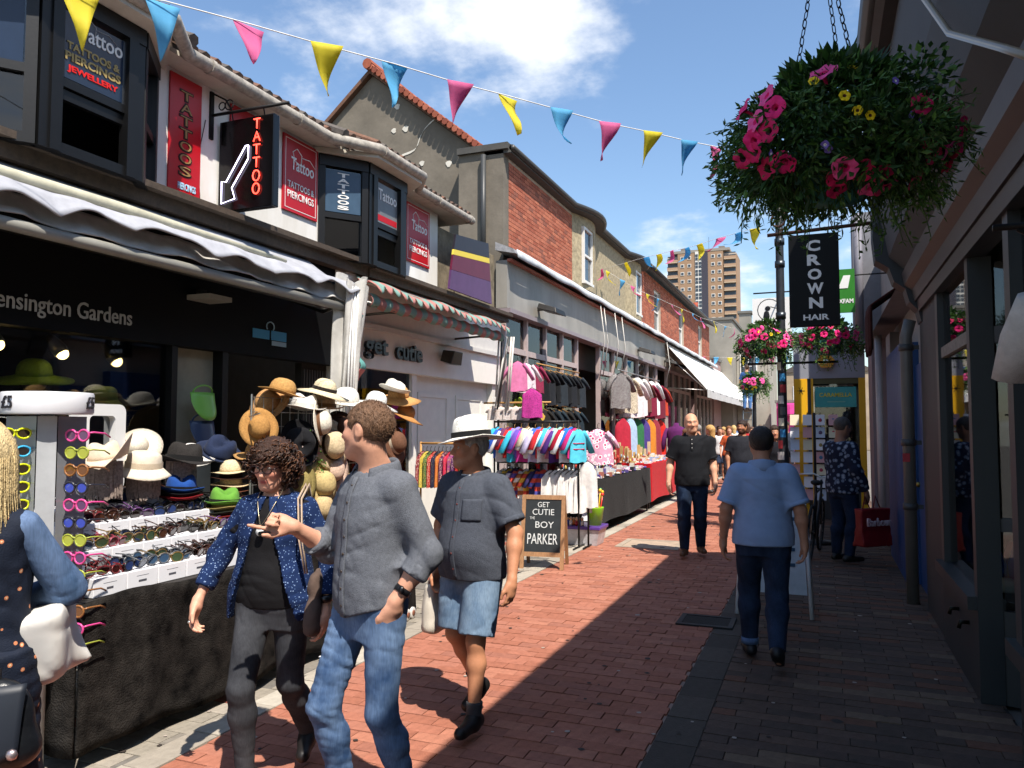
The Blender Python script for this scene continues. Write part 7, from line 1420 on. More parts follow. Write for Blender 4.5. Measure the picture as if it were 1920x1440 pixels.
        er = smax(ell(qa, (.079, -.012, -.002), (.011, .019, .032)), -ell(qa, (.092, -.006, .002), (.008, .011, .019)), .006); f = smin(f, er, .008)
        return f
    nb = hc + hr @ V3(0, -.025, -.07); nk = j['neck'] - V3(0, 0, .05)
    def hand(p, wr, d, side, pose):
        d = unit(d); bn = V3(-side * 1.0, 0, 0) if abs(d[0]) < .8 else V3(0, 0, 1); bn = unit(bn - d * (bn @ d)); fw_ = np.cross(bn, d)
        # bn: palm normal (towards body), fw_: across the palm, thumb side forward
        if fw_[1] < 0: fw_ = -fw_
        f = cone(p, wr, wr + d * .03, .027, .03); pc_ = wr + d * .055
        q = np.stack([(p - pc_) @ d, (p - pc_) @ bn, (p - pc_) @ fw_], 1); f = smin(f, ell(q, (0, 0, 0), (.052, .018, .043)), .02)
        curl = dict(relaxed=(.35, .55, .5), fist=(1.1, 1.3, 1.0), point=(1.1, 1.3, 1.0), pocket=(.1, .1, .1))[pose]
        for i, (o_, L_) in enumerate(((.03, .062), (.0105, .07), (-.0095, .066), (-.029, .052))):
            cu = curl if not (pose == 'point' and i == 0) else (.05, .1, .1)
            a = wr + d * .088 + fw_ * o_ + bn * (.002); r = .0095 if i < 3 else .0085; ang = 0; fl = 1 + .1 * i
            for sg, cc in zip((.5, .32, .26), cu):
                ang += cc * fl; dv = d * math.cos(ang) + bn * math.sin(ang); b = a + dv * L_ * sg * 1.25; f = smin(f, cone(p, a, b, r, r * .9), .006); a = b; r *= .92
        a = wr + d * .03 + fw_ * .028 + bn * .008; b = wr + d * .07 + fw_ * .052 + bn * .018; c = b + d * .035 + fw_ * .004 + bn * .012
        f = smin(f, cone(p, a, b, .014, .011), .015); return smin(f, cone(p, b, c, .011, .009), .008)
    lean = lambda r: r * (.93 + .07 * w)
    ar = .82 if female else 1.0
    def arm(p, S_, off=0):
        uo = -.010 if top and top.get('sleeve', .9) > .5 else 0; sh, el, wr = j['sh' + S_], j['el' + S_], j['wr' + S_]; f = cone(p, sh, el, lean(.056) * ar + uo, lean(.043) * ar + uo * .3); m_ = el + (wr - el) * .3
        f = smin(f, cone(p, el, m_, lean(.043) * ar + off, lean(.042) * ar + off), .03); return smin(f, cone(p, m_, wr, lean(.042) * ar + off, .026 * ar + off), .03)
    def leg(p, S_, off=0, k=1.0):
        hp, kn, an = j['hip' + S_], j['knee' + S_], j['ank' + S_]; m_ = kn + (an - kn) * .3 + V3(0, -.012, 0)
        f = cone(p, hp, kn, .088 * k * (.6 + .4 * w) + off, .058 * k + off); f = smin(f, cone(p, kn, m_, .056 * k + off, .058 * k + off), .03); return smin(f, cone(p, m_, an, .058 * k + off, .037 * k + off), .03)
    def body(p):
        f = torso(p, -.012, .88); f = smin(f, cone(p, nk, nb, .064 * (.88 if female else 1.02), .057 * (.86 if female else 1)), .04)
        near_head = p[:, 2] > hc[2] - .2
        if near_head.any():
            hh = np.full(len(p), 1.0); hh[near_head] = headf(p[near_head]); f = smin(f, hh, .025)
        for S_, sd_, ps in (('R', 1, hands[0]), ('L', -1, hands[1])):
            f = smin(f, arm(p, S_), .012)
            wr = j['wr' + S_]; m = np.linalg.norm(p - wr, axis=1) < .3
            if m.any(): hh = np.full(len(p), 1.0); hh[m] = hand(p[m], wr, j['hand' + S_], sd_, ps); f = smin(f, hh, .015)
            f = smin(f, leg(p, S_, -.006), .03)
            an = j['ank' + S_]; f = smin(f, cone(p, an, an + j['toe' + S_] * .7, .035, .028), .02)
        return f
    allp = np.array(list(v for k, v in j.items() if not k.startswith(('toe', 'hand')))); lo = allp.min(0) - V3(.2, .26, .12); hi = allp.max(0) + V3(.2, .26, .2); lo[2] = min(lo[2], -.02)
    v, q = snet(body, lo, hi, res)
    base = V3(*lin(skin)); cols = np.tile(base, (len(v), 1)); u = hl(v)
    lips = np.exp(-(((u[:, 0]) / .022) ** 4 + ((u[:, 2] + .061) / .011) ** 4)) * (u[:, 1] > .07); cheek = np.exp(-(((np.abs(u[:, 0]) - .042) / .022) ** 2 + ((u[:, 2] + .025) / .022) ** 2)) * (u[:, 1] > .03)
    cols = cols * (1 + cheek[:, None] * V3(.12, -.12, -.1)); cols = cols * (1 - lips[:, None]) + lips[:, None] * V3(*(lin('#a84a48') if female else lin('#a0604f')))
    brow = np.exp(-(((np.abs(u[:, 0]) - .033) / .02) ** 4 + ((u[:, 2] - .029 + .15 * (np.abs(u[:, 0]) - .03)) / .0055) ** 4)) * (u[:, 1] > .06)
    bc = V3(*lin(hair['col'] if hair else '#4a3a2c')); cols = cols * (1 - .75 * brow[:, None]) + .75 * brow[:, None] * bc * .8
    if beard is not None:
        bm_ = 1 / (1 + np.exp((u[:, 2] + .035 + .5 * np.maximum(0, .06 - u[:, 1])) / .006)); bm_ *= (u[:, 2] > -.125) * (1 - np.minimum(1, lips * 1.5)); cols = cols * (1 - beard[1] * bm_[:, None]) + beard[1] * bm_[:, None] * V3(*lin(beard[0]))
    obj('body', nmesh('body', v, q, skin_mat(), cols), t)
    # eyes
    if res < .02:
        for sx in (-1, 1):
            c_ = V3(sx * .031 * fw, .0725, .006); mb = MB(); mb.ball((0, 0, 0), .0125, 14)
            mb.m = [1 if all((Vector(mb.v[i]).normalized().y > .80) for i in f) else 0 for f in mb.f]
            o = mb.build('eye', [C('#b0a69c', 'plastic'), C('#2a1d15', 'plastic')], t, True, True); o.location = Vector(hc + hr @ c_); o.rotation_euler = Matrix(hr).to_euler()
    def garment(nm, f, lo_, hi_, mat, rs=None):
        v, q = snet(f, lo_, hi_, rs or res)
        if len(q): return obj(nm, nmesh(nm, v, q, mat), t)
    out_f = {}
    # ---- upper garment
    if top:
        hem, slv, loose, amp = top.get('hem', .86), top.get('sleeve', .9), top.get('loose', .014), top.get('amp', .004); tw = top.get('flare', .02)
        def cut(p, a, b, tt): d = unit(b - a); e = a + (b - a) * tt; return (p - e) @ d
        def topf(p, fold=True):
            fo = folds(p, seed, top.get('fr', (20, 20, 16)), amp) if fold and amp else 0
            f = torso(p, loose, .80 if hem < .95 else hem, 1.455, 1.0, tw)
            f = smin(f, np.minimum(cone(p, j['shR'] * V3(.85, 1, 1), j['neck'] - V3(0, 0, .045), .052 + loose * .6, .045), cone(p, j['shL'] * V3(.85, 1, 1), j['neck'] - V3(0, 0, .045), .052 + loose * .6, .045)), .04)
            for S_ in 'RL':
                sh, el, wr = j['sh' + S_], j['el' + S_], j['wr' + S_]
                lo2 = loose * .75 + (.006 if slv < 1 else .002)
                if slv <= 0: continue
                a = cone(p, sh, el, lean(.054) * ar + lo2, lean(.046) * ar + lo2 * (1.5 if slv < 1 else 1))
                if slv > 1:
                    m_ = el + (wr - el) * .5; a = smin(a, cone(p, el, m_, lean(.046) * ar + lo2, lean(.042) * ar + lo2), .03); a = smin(a, cone(p, m_, wr, lean(.042) * ar + lo2, .03 * ar + lo2 * .9), .03)
                    a = np.maximum(a, cut(p, el, wr, slv - 1))
                else: a = np.maximum(a, cut(p, sh, el, slv))
                f = smin(f, a, .05)
            f = f + fo
            f = np.maximum(f, hem - p[:, 2] - top.get('dip', 0) * np.abs(p[:, 0]) * 2)
            nkf = cone(p, nk - V3(0, 0, .02), nb + V3(0, 0, .03), .066 * (.88 if female else 1), .07); f = np.maximum(f, -(nkf - top.get('scoop', 0)))
            return f
        out_f['top'] = topf
        garment(top.get('name', 'shirt'), topf, lo + V3(0, 0, .6), hi - V3(0, 0, .1), top['mat'])
        if 0 < slv < 1:
            for S_ in 'RL':
                a, b = j['sh' + S_], j['el' + S_]; d = unit(b - a); e = a + (b - a) * slv; r_ = lean(.054 + (.046 - .054) * slv) * ar + (loose * .75 + .006) * (1 + .5 * slv) + .002; mb = MB(); mb.tube([tuple(e - d * .028), tuple(e - d * .027), tuple(e - d * .002), tuple(e + d * .002)], [r_ - .003, r_ + .001, r_ + .0015, r_ - .004], 20); mb.build('sleeve_hem', top['mat'], t, True, True)
    # ---- lower garment
    if bottom:
        kind = bottom.get('kind', 'trousers'); lk = bottom.get('k', 1.08); lo3 = bottom.get('loose', .012); wz = bottom.get('waist', 1.0)
        def botf(p):
            f = torso(p, .006, .79, wz); fo = folds(p, seed + 5, bottom.get('fr', (18, 18, 30)), bottom.get('amp', .004))
            if kind in ('dress', 'skirt'):
                z = p[:, 2]; hm = bottom.get('hem', .5); tt = np.clip((.95 - z) / (.95 - hm), 0, 1); a = np.arctan2(p[:, 1], p[:, 0]); rr_ = .17 * w + .05 * tt + .012 * tt * np.sin(a * 7)
                k_ = np.sqrt((p[:, 0] / 1.05) ** 2 + (p[:, 1] / .85) ** 2) - rr_; k_ = np.maximum(k_, np.maximum(hm - z, z - .98)); return smin(f, k_, .03) + fo
            for S_ in 'RL':
                hp, kn, an = j['hip' + S_], j['knee' + S_], j['ank' + S_]
                if kind == 'shorts':
                    d = unit(kn - hp); e = hp + (kn - hp) * bottom.get('len', .85); g_ = np.maximum(cone(p, hp, kn, .098 * w + lo3, .078 + lo3 * 1.8), (p - e) @ d)
                else:
                    g_ = leg(p, S_, lo3, lk); d = unit(an - kn); e = kn + (an - kn) * bottom.get('len', .97); g_ = np.maximum(g_, (p - e) @ d)
                f = smin(f, g_, .03)
            return f + fo
        out_f['bottom'] = botf
        garment(bottom.get('name', 'trousers'), botf, lo, V3(hi[0], hi[1], 1.1), bottom['mat'])
    # ---- shoes
    if shoes:
        for S_ in 'RL':
            an, tv = j['ank' + S_], j['toe' + S_]; hz = unit(V3(tv[0], tv[1], 0)); tip = an + tv; heel = an - hz * .045 + V3(0, 0, -.05) + (tv[2] + .045) * V3(0, 0, -.3); up_ = unit(np.cross(np.cross(hz, V3(0, 0, 1)), unit(tip - heel)))
            if up_[2] < 0: up_ = -up_
            def shoe(p):
                f = cone(p, heel + up_ * .03, tip + up_ * .018, .042, .036); f = smin(f, cone(p, an + V3(0, 0, .01), an - V3(0, 0, .03) + hz * .03, .045 if shoes.get('boot') else .04, .04), .04)
                return np.maximum(f, -((p - heel) @ up_) - .006)
            v, q = snet(shoe, np.minimum(an, tip) - V3(.12, .12, .14), np.maximum(an, tip) + V3(.12, .12, .1), max(res, .008)); obj('shoe', nmesh('shoe', v, q, C(shoes['col'], 'plastic' if shoes.get('gloss') else 'matt', rough=.5)), t)
            if shoes.get('sock'):
                def sock(p): return np.maximum(leg(p, S_, .004), np.abs(p[:, 2] - an[2] - .04) - .055)
                v, q = snet(sock, an - V3(.1, .1, .04), an + V3(.1, .1, .16), res); obj('sock', nmesh('sock', v, q, C(shoes['sock'], 'cloth')), t)
    # ---- hair
    if hair:
        hk = hair['kind']; hcM = M('hair_' + hair['col'], hair['col'], rough=.5, var=.35, vscale=60, bump=.8, bscale=240, spec=.35, stretch=(1, 1, .35)); rr = random.Random(seed)
        def cap(p, th, line=.035, back=-.07, rag=.006):
            u = hl(p); u = u / V3(fw, 1, 1); f = ell(u, (0, -.018, .03), (.077 + th, .097 + th, .088 + th))
            hline = line - np.clip((.075 - u[:, 1]) / .15, 0, 1) * (line - back) - .02 * (np.abs(u[:, 0]) > .055) * (u[:, 1] > 0)
            n_ = np.sin(u @ V3(160, 90, 60)) * np.sin(u @ V3(70, -150, 110)) * rag
            ear = ell(np.stack([np.abs(u[:, 0]), u[:, 1], u[:, 2]], 1), (.08, -.005, -.002), (.02, .026, .036))
            return np.maximum(np.maximum(f + n_ * .5, hline - u[:, 2] + n_), -ear)
        bx0, bx1 = hc - V3(.19, .19, .22), hc + V3(.19, .19, .2)
        if hk == 'short': garment('hair', lambda p: cap(p, hair.get('th', .012), hair.get('line', .05), -.075), bx0, bx1, hcM, max(.006, min(res, .01)))
        if hk == 'short' and fine:      # bristles over the cap so the outline is soft
            mb = MB(); th = hair.get('th', .012); k = 0
            while k < 2600:
                d = Vector((rr.gauss(0, 1), rr.gauss(0, 1), rr.gauss(0, 1))).normalized(); u = V3(d.x * (.076 + th) * fw, -.018 + d.y * (.096 + th), .03 + d.z * (.087 + th)); k += 1
                line, back = hair.get('line', .05) + .004, -.068; hl_ = line - min(1, max(0, (.075 - u[1]) / .15)) * (line - back)
                if u[2] < hl_ or (abs(u[0]) > .068 and abs(u[1] + .005) < .026 and u[2] < .036): continue
                e = np.array(d) * .12 + V3(0, -.5 if u[1] > 0 else -.2, -.35 if u[2] < .06 else .25) + V3(rr.gauss(0, .25), rr.gauss(0, .25), rr.gauss(0, .2)); a = hc + hr @ (u - np.array(d) * .004); b = hc + hr @ (u + unit(e) * rr.uniform(.006, .010)); mb.tube([tuple(a), tuple((a + b) / 2 + hr @ np.array(d) * .001), tuple(b)], [.0011, .001, .0003], 3, 0, False)
            o = mb.build('bristles', hcM, t, True, True); o['kind'] = 'stuff'
        elif hk == 'bun' or hk == 'bob':
            garment('hair', lambda p: smin(cap(p, .02, .06, -.09), cone((hl(p)), (0, -.1, -.0), (0, -.12, -.04), .05, .03) if hk == 'bun' else cone(hl(p), (0, -.06, -.02), (0, -.07, -.1), .09, .07), .03), bx0, bx1, hcM, max(.008, min(res, .012)))
        elif hk == 'long':
            ln = hair.get('len', .32)
            garment('hair', lambda p: smin(cap(p, .018, .06, -.05), cone(hl(p) + folds(p, seed, (60, 60, 4), .006)[:, None] * V3(1, 1, 0), (0, -.06, .0), (0, -.075, -ln), .088, .07), .05), hc - V3(.22, .24, ln + .15), bx1, hcM, max(.008, min(res, .012)))
            if fine:
                mb = MB()
                for i in range(1300):
                    a = rr.uniform(0, math.pi * 2); r0 = rr.uniform(.075, .1); x0, y0 = r0 * math.cos(a), -.03 + r0 * math.sin(a)
                    if y0 > .03: continue
                    sw = rr.uniform(-.015, .015); pts = [hc + hr @ V3(x0 * k_, (y0 + .02) * k_ - .03 + sw * z_, z_) for k_, z_ in ((.6, .105), (.95, .06), (1.08, 0), (1.1, -.1), (1.15 + sw * 6, -.2), (1.1 + sw * 9, -ln - rr.uniform(-.05, .06)))]
                    mb.tube([tuple(p_) for p_ in pts], [.0016, .002, .002, .002, .0018, .0008], 3, 0, False)
                o = mb.build('hair_strands', hcM, t, True, True); o['kind'] = 'stuff'
        elif hk == 'curly':
            garment('hair', lambda p: smin(cap(p, .03, .055, -.06, .012), cone(np.stack([np.abs(hl(p)[:, 0]), hl(p)[:, 1], hl(p)[:, 2]], 1), (.07, -.03, .02), (.08, -.03, -.07), .035, .03), .03), bx0, bx1, hcM, .008)
            mb = MB(); hm2 = [M('curl_%d' % i, c_, rough=.45, var=.3, vscale=50, spec=.4) for i, c_ in enumerate(hair['cols'])]
            for i in range(1500):
                d = Vector((rr.gauss(0, 1), rr.gauss(0, 1), rr.gauss(0, 1))).normalized(); u_ = V3(d.x * .115, -.02 + d.y * .125, .012 + d.z * .125)
                if u_[1] > .015 and u_[2] < .06 and abs(u_[0]) < .092: continue
                if u_[2] < -.085: continue
                r_ = rr.uniform(.009, .016); ax_ = unit(V3(rr.gauss(0, .5), rr.gauss(0, .5), -1) + np.array(d) * .4); s1 = unit(np.cross(ax_, V3(.3, .8, .2))); s2 = np.cross(ax_, s1); ph = rr.random() * 6; pts = []; k_ = rr.uniform(.82, 1.06)
                for m_ in range(9): a = ph + m_ * .95; pts.append(tuple(hc + hr @ (u_ * k_ + s1 * r_ * math.cos(a) + s2 * r_ * math.sin(a) + ax_ * m_ * .0055)))
                mb.tube(pts, .0036, 3, rr.randrange(len(hm2)), False)
            o = mb.build('curls', hm2, t, True, True); o['kind'] = 'stuff'
    def drape(nm, pts_uv, f, mat, d=(0, -1, 0), off=.003, th=.003, nu=4, nv=20, start=.4):
        """lay a thin strip on a garment: pts_uv(u, v) -> start point, marched along d until it meets the cloth"""
        g = np.array([[pts_uv(i / nu, k / nv) for k in range(nv + 1)] for i in range(nu + 1)]).reshape(-1, 3); d = unit(V3(*d)); p = g.copy(); hit = np.zeros(len(p), bool)
        for _ in range(140):
            fv = f(p); hit |= fv < off; p[~hit] += d * np.clip(fv[~hit], .002, .05)[:, None] * .8
            if hit.all(): break
        p = p.reshape(nu + 1, nv + 1, 3); mb = MB(); mb.sheet(lambda u, v: p[int(round(u * nu)), int(round(v * nv))], nu, nv, th, nrm=tuple(-d * -1)); return mb.build(nm, mat, t, True, True)
    if top and placket:
        pz0, pz1 = placket.get('z', (hem + .005, 1.43)); x0 = placket.get('x', 0); nf = lambda p: topf(p, True)
        drape('placket', lambda u, v: (x0 + (u - .5) * .032 + np.interp(pz0 + (pz1 - pz0) * v, cz, cx), .42, pz0 + (pz1 - pz0) * v), nf, placket['mat'])
        nbn = placket.get('n', 7)
        for i in range(nbn):
            z = pz0 + (pz1 - pz0) * (i + .7) / (nbn + .2); p = V3(x0 + np.interp(z, cz, cx), .42, z)[None, :]
            for _ in range(120):
                fv = nf(p)[0]
                if fv < .005: break
                p[0, 1] -= max(.002, fv * .8)
            mb = MB(); mb.lathe([(.0055, -.002), (.006, .001), (.004, .0025), (.0001, .002)], 10, rot=Matrix.Rotation(R(-90), 3, 'X')); o = mb.build('button', placket.get('bmat', C('#3a2f28', 'plastic')), t, True, True); o.location = Vector(p[0]) + Vector((0, .002, 0))
        if placket.get('pocket'):
            for px_ in placket['pocket']: drape('chest_pocket', lambda u, v: (px_ + (u - .5) * .11, .42, 1.2 + .125 * v), nf, placket['mat'], nu=8, nv=8)
    if collar:
        n0 = j['neck'] + V3(0, .0, -.03); ex = collar.get('open', .5); R0 = .068 * (.9 if female else 1) * collar.get('r', 1)
        def cf(u, v):
            a = R(90) + ex + (2 * math.pi - 2 * ex) * u; fr_ = abs(u - .5) * 2; o_ = .012 * math.sin(v * math.pi * .8) + .028 * v * v; rise = .045 * (1 - (2 * v - .75) ** 2 * 1.2) - .035 * max(0, fr_ - .75) * 4 * v
            return tuple(n0 + V3((R0 + o_) * math.cos(a) * 1.06, (R0 + o_) * math.sin(a) + .005 - .01 * (1 - fr_), .0 + rise - .018 * fr_ + .012 * (1 - fr_)))
        mb = MB(); mb.sheet(cf, 32, 7, .003); mb.build('collar', collar['mat'], t, True, True)
    return dict(root=t, j=j, topf=out_f.get('top'), botf=out_f.get('bottom'), drape=drape, hc=hc, hr=hr, torso=torso, garment=garment, lo=lo, hi=hi, hl=hl)
def pt(P, mb, nm, mat, smooth=True): return mb.build(nm, mat, P['root'], smooth, True)
def own(P, name, label, cat, z=0):
    """a thing carried by a person: its own root placed like the person's"""
    r = P['root']; o = thing(name, label, cat, tuple(r.location), r.rotation_euler.z); o.scale = r.scale; return o
def denim(n, c, c2):
    """faded twill: broad wash, streaky yarn colour, creases"""
    if n in MATS: return MATS[n]
    m = M(n, c, col2=c2, rough=.88, vscale=4.5, bump=.35, bscale=420, spec=.12, stretch=(1.3, 1.3, .9), det=4, wrinkle=.5); t = m.node_tree; nn = t.nodes; b = nn['Principled BSDF']; src = b.inputs['Base Color'].links[0].from_socket
    tcn = nn.new('ShaderNodeTexCoord'); mp = nn.new('ShaderNodeMapping'); mp.inputs['Scale'].default_value = (1, 1, .12); t.links.new(tcn.outputs['Object'], mp.inputs[0]); no = nn.new('ShaderNodeTexNoise'); no.inputs['Scale'].default_value = 190; no.inputs['Detail'].default_value = 2; t.links.new(mp.outputs[0], no.inputs['Vector'])
    mr = nn.new('ShaderNodeMapRange'); mr.inputs['From Min'].default_value = .35; mr.inputs['From Max'].default_value = .65; mr.inputs['To Min'].default_value = .88; mr.inputs['To Max'].default_value = 1.1; t.links.new(no.outputs['Fac'], mr.inputs['Value'])
    mx = nn.new('ShaderNodeMix'); mx.data_type = 'RGBA'; mx.blend_type = 'MULTIPLY'; mx.inputs['Factor'].default_value = 1; t.links.new(src, mx.inputs['A']); t.links.new(mr.outputs[0], mx.inputs['B']); t.links.new(mx.outputs['Result'], b.inputs['Base Color']); return m
# ---- man in grey shirt, pointing
grey_sh = M('grey_chambray', '#62656c', wrinkle=.5, rough=.9, var=.18, vscale=90, bump=.4, bscale=300, spec=.15); jean = denim('mid_blue_denim', '#2f4668', '#7088a8')
P = person('person', 'man in a grey shirt and blue jeans pointing left with his hand', (-1.73, 2.77), (-.38, -1), 1.77, dict(kneeR=(.09, .16, .53), ankR=(.08, .05, .12), kneeL=(-.10, .02, .51), ankL=(-.10, -.12, .10), elR=(.245, .03, 1.11), wrR=(.20, .24, 1.23), handR=(.45, .85, .25), elL=(-.24, -.09, 1.13), wrL=(-.178, .02, .955), handL=(.32, -.08, -1), headc=(.0, .03, 1.615)),
    dict(mat=grey_sh, name='shirt', hem=.88, sleeve=1.45, loose=.011, amp=.009, flare=.012, dip=-.15, fr=(14, 14, 22)), dict(mat=jean, name='jeans', loose=.004, amp=.005, k=.97, fr=(16, 16, 34)), dict(col='#3a2a22'), dict(kind='short', col='#6b4f3a', th=.007, line=.055), '#c9947a', (R(-70), R(2), R(0)), ('point', 'pocket'), .0075, .95, .1, seed=3, collar=dict(mat=grey_sh, open=.6), placket=dict(mat=grey_sh, n=8))
wb = C('#17171a', 'plastic')
wr_, el_ = P['j']['wrL'], P['j']['elL']; d = unit(wr_ - el_); c_ = wr_ - d * .05
mb = MB(); mb.tube([tuple(c_ - d * .012), tuple(c_ + d * .012)], .034, 14); wt = pt(P, mb, 'wrist_watch', wb); mb = MB(); n_ = unit(V3(-.6, .7, .2)); mb.ball(tuple(c_ + n_ * .034), (.016, .012, .018), 10); mb.build('watch_face', C('#0c0c10', 'plastic'), wt, True, True)
for S_ in 'RL':     # rolled cuffs
    e, wq = P['j']['el' + S_], P['j']['wr' + S_]; d = unit(wq - e); b = e + (wq - e) * .45; mb = MB(); mb.tube([tuple(b - d * .05), tuple(b - d * .045), tuple(b), tuple(b + d * .006)], [.050, .056, .055, .047], 16); pt(P, mb, 'rolled_cuff', grey_sh)
ph = own(P, 'black_phone', 'small black phone held in the pointing hand of the man in grey', 'phone'); q = P['j']['wrR'] + V3(.06, .07, -.005); mb = MB(); mb.box(q[0] - .05, q[0] + .03, q[1] - .035, q[1] + .035, q[2] - .03, q[2] - .012); mb.build('case', C('#101012', 'plastic'), ph, local=True, bevel=.006)
# ---- woman with curly hair
tee_blk = M('black_jersey', '#161517', wrinkle=.5, rough=.85, var=.1, bump=.2, bscale=200, spec=.2); blue_print = spot_cloth('navy_print_denim', '#1a2b50', ['#5f78a3', '#a9b8d0'], 75, .24); dj = denim('charcoal_denim', '#2c2d31', '#45464a')
W = person('person', 'curly haired woman in glasses, black top and open blue patterned shirt', (-2.40, 3.0), (.28, -1), 1.60, dict(kneeR=(.08, .20, .53), ankR=(.08, .13, .10), kneeL=(-.09, -.0, .51), ankL=(-.09, -.26, .16), toeL=(-.02, .12, -.09), elR=(.30, -.02, 1.15), wrR=(.36, .10, .93), handR=(.12, .25, -1), elL=(-.275, -.06, 1.13), wrL=(-.28, .03, .88), headc=(.01, .035, 1.605)),
    dict(mat=tee_blk, name='black_top', hem=.90, sleeve=.5, loose=.006, amp=.004, flare=.006, scoop=.012), dict(mat=dj, name='jeans', loose=.004, amp=.005, k=1.02, fr=(16, 16, 34)), dict(col='#1c1a1a'), dict(kind='curly', col='#3a2418', cols=['#4a2e1e', '#3a2318', '#5e3c26', '#2c1b13']), '#d39c82', (R(-8), R(-12), R(-3)), ('relaxed', 'relaxed'), .0075, 1.06, .32, True, seed=8)
def shirtf(p):
    f = W['torso'](p, .026, .80, 1.455, 1.0, .03)
    f = smin(f, cone(p, W['j']['shR'], W['j']['neck'] - V3(0, 0, .05), .055, .05), .04); f = smin(f, cone(p, W['j']['shL'], W['j']['neck'] - V3(0, 0, .05), .055, .05), .04)
    for S_ in 'RL':
        sh, el, wr = (W['j'][k + S_] for k in ('sh', 'el', 'wr')); d = unit(wr - el); a = smin(cone(p, sh, el, .058, .056), cone(p, el, el + (wr - el) * .75, .056, .05), .03); f = smin(f, np.maximum(a, (p - (el + (wr - el) * .72)) @ d), .03)
    f = f + folds(p, 12, (12, 12, 20), .010); f = np.maximum(f, .86 - p[:, 2] - .10 * (p[:, 1] > 0) * np.abs(p[:, 0]))
    x = p[:, 0] - .012; open_ = np.where(p[:, 1] > .03, .078 + .10 * np.clip((1.2 - p[:, 2]) / .35, -.7, 1.0) - np.abs(x), -1)
    f = np.maximum(f, open_ * .9); return np.maximum(f, -(cone(p, (0, -.02, 1.40), (0, .03, 1.6), .078, .08)))
W['garment']('open_shirt', shirtf, W['lo'] + V3(0, 0, .7), W['hi'] - V3(0, 0, .1), blue_print)
for s_ in (-1, 1):
    mb = MB(); mb.prism([(s_ * .045, 1.45), (s_ * .085, 1.425), (s_ * .10, 1.37), (s_ * .065, 1.36)], lambda u, v, w: (u, .12 + w - .55 * abs(u) - .25 * (v - 1.36), v), .03, .036); pt(W, mb, 'shirt_collar', blue_print, False)
rim = C('#2a1513', 'plastic'); G = lambda x, y, z: tuple(W['hc'] + W['hr'] @ V3(x, y, z))
gls = own(W, 'eyeglasses', 'dark rimmed glasses worn by the curly haired woman', 'glasses')
for s_ in (-1, 1):
    mb = MB(); mb.tube([G(s_ * .033 + .026 * math.cos(a), .104, .004 + .018 * math.sin(a)) for a in [k * math.pi / 8 for k in range(17)]], .003, 5, 0, False); mb.build('rim', rim, gls, True, True)
    mb = MB(); mb.tube([G(s_ * .058, .102, .01), G(s_ * .074, .08, .012), G(s_ * .08, -.01, .008)], .0028, 5); mb.build('temple', rim, gls, True, True)
mb = MB(); mb.tube([G(-.008, .105, .008), G(0, .108, .011), G(.008, .105, .008)], .003, 5); mb.build('bridge', rim, gls, True, True)
nk = own(W, 'necklace', 'silver necklace with a round pale pendant on the black top', 'necklace'); mb = MB(); ch_ = [(-.06, .03, 1.50), (-.05, .10, 1.44), (-.02, .145, 1.36), (0.012, .155, 1.31), (.03, .14, 1.37), (.055, .10, 1.44), (.06, .03, 1.50)]; mb.tube(ch_, .0022, 4); mb.build('chain', C('#c9b99a', 'metal'), nk, True, True)
mb = MB(); mb.lathe([(.0001, -.004), (.02, -.003), (.021, .002), (.0001, .005)], 16, (.012, .162, 1.285), rot=Matrix.Rotation(R(-80), 3, 'X')); mb.build('pendant', C('#d4d4d0', 'plastic'), nk, True, True)
bg_ = own(W, 'shoulder_bag', 'taupe shoulder bag with cream straps on the woman', 'bag'); bm2 = C('#5a4a42', 'cloth')
for k in (0, 1): mb = MB(); mb.tube([(-.15 - .02 * k, -.12, 1.30), (-.145 - .018 * k, -.03, 1.505), (-.15 - .018 * k, .08, 1.44), (-.18 - .016 * k, .14, 1.25), (-.21 - .012 * k, .13, 1.08)], .011, 6, sq=.35); mb.build('strap', C('#b9a28c', 'cloth'), bg_, True, True)
def pouf(p):
    q = p - V3(-.235, .03, .93); tp = np.interp(q[:, 2], [-.17, .17], [1.0, .45]); return smax(smax(np.abs(q[:, 0]) - .045 * tp, np.abs(q[:, 1]) - .12 * tp, .05), np.abs(q[:, 2]) - .17, .06) + folds(p, 17, (14, 14, 10), .012)
v, q = snet(pouf, (-.5, -.25, .65), (.05, .35, 1.25), .009); obj('pouch', nmesh('pouch', v, q, bm2), bg_)
mb = MB(); c_ = W['j']['wrL']; mb.tube([tuple(c_ + V3(0, -.005, .045)), tuple(c_ + V3(0, -.003, .075))], .036, 12); pt(W, mb, 'black_cuff', C('#121214', 'plastic')); mb = MB(); q = W['j']['wrR'] + unit(W['j']['handR']) * .1; mb.ball(tuple(q + V3(.0, .03, .0)), (.011, .011, .009), 8); pt(W, mb, 'silver_ring', C('#d4d4d0', 'metal'))
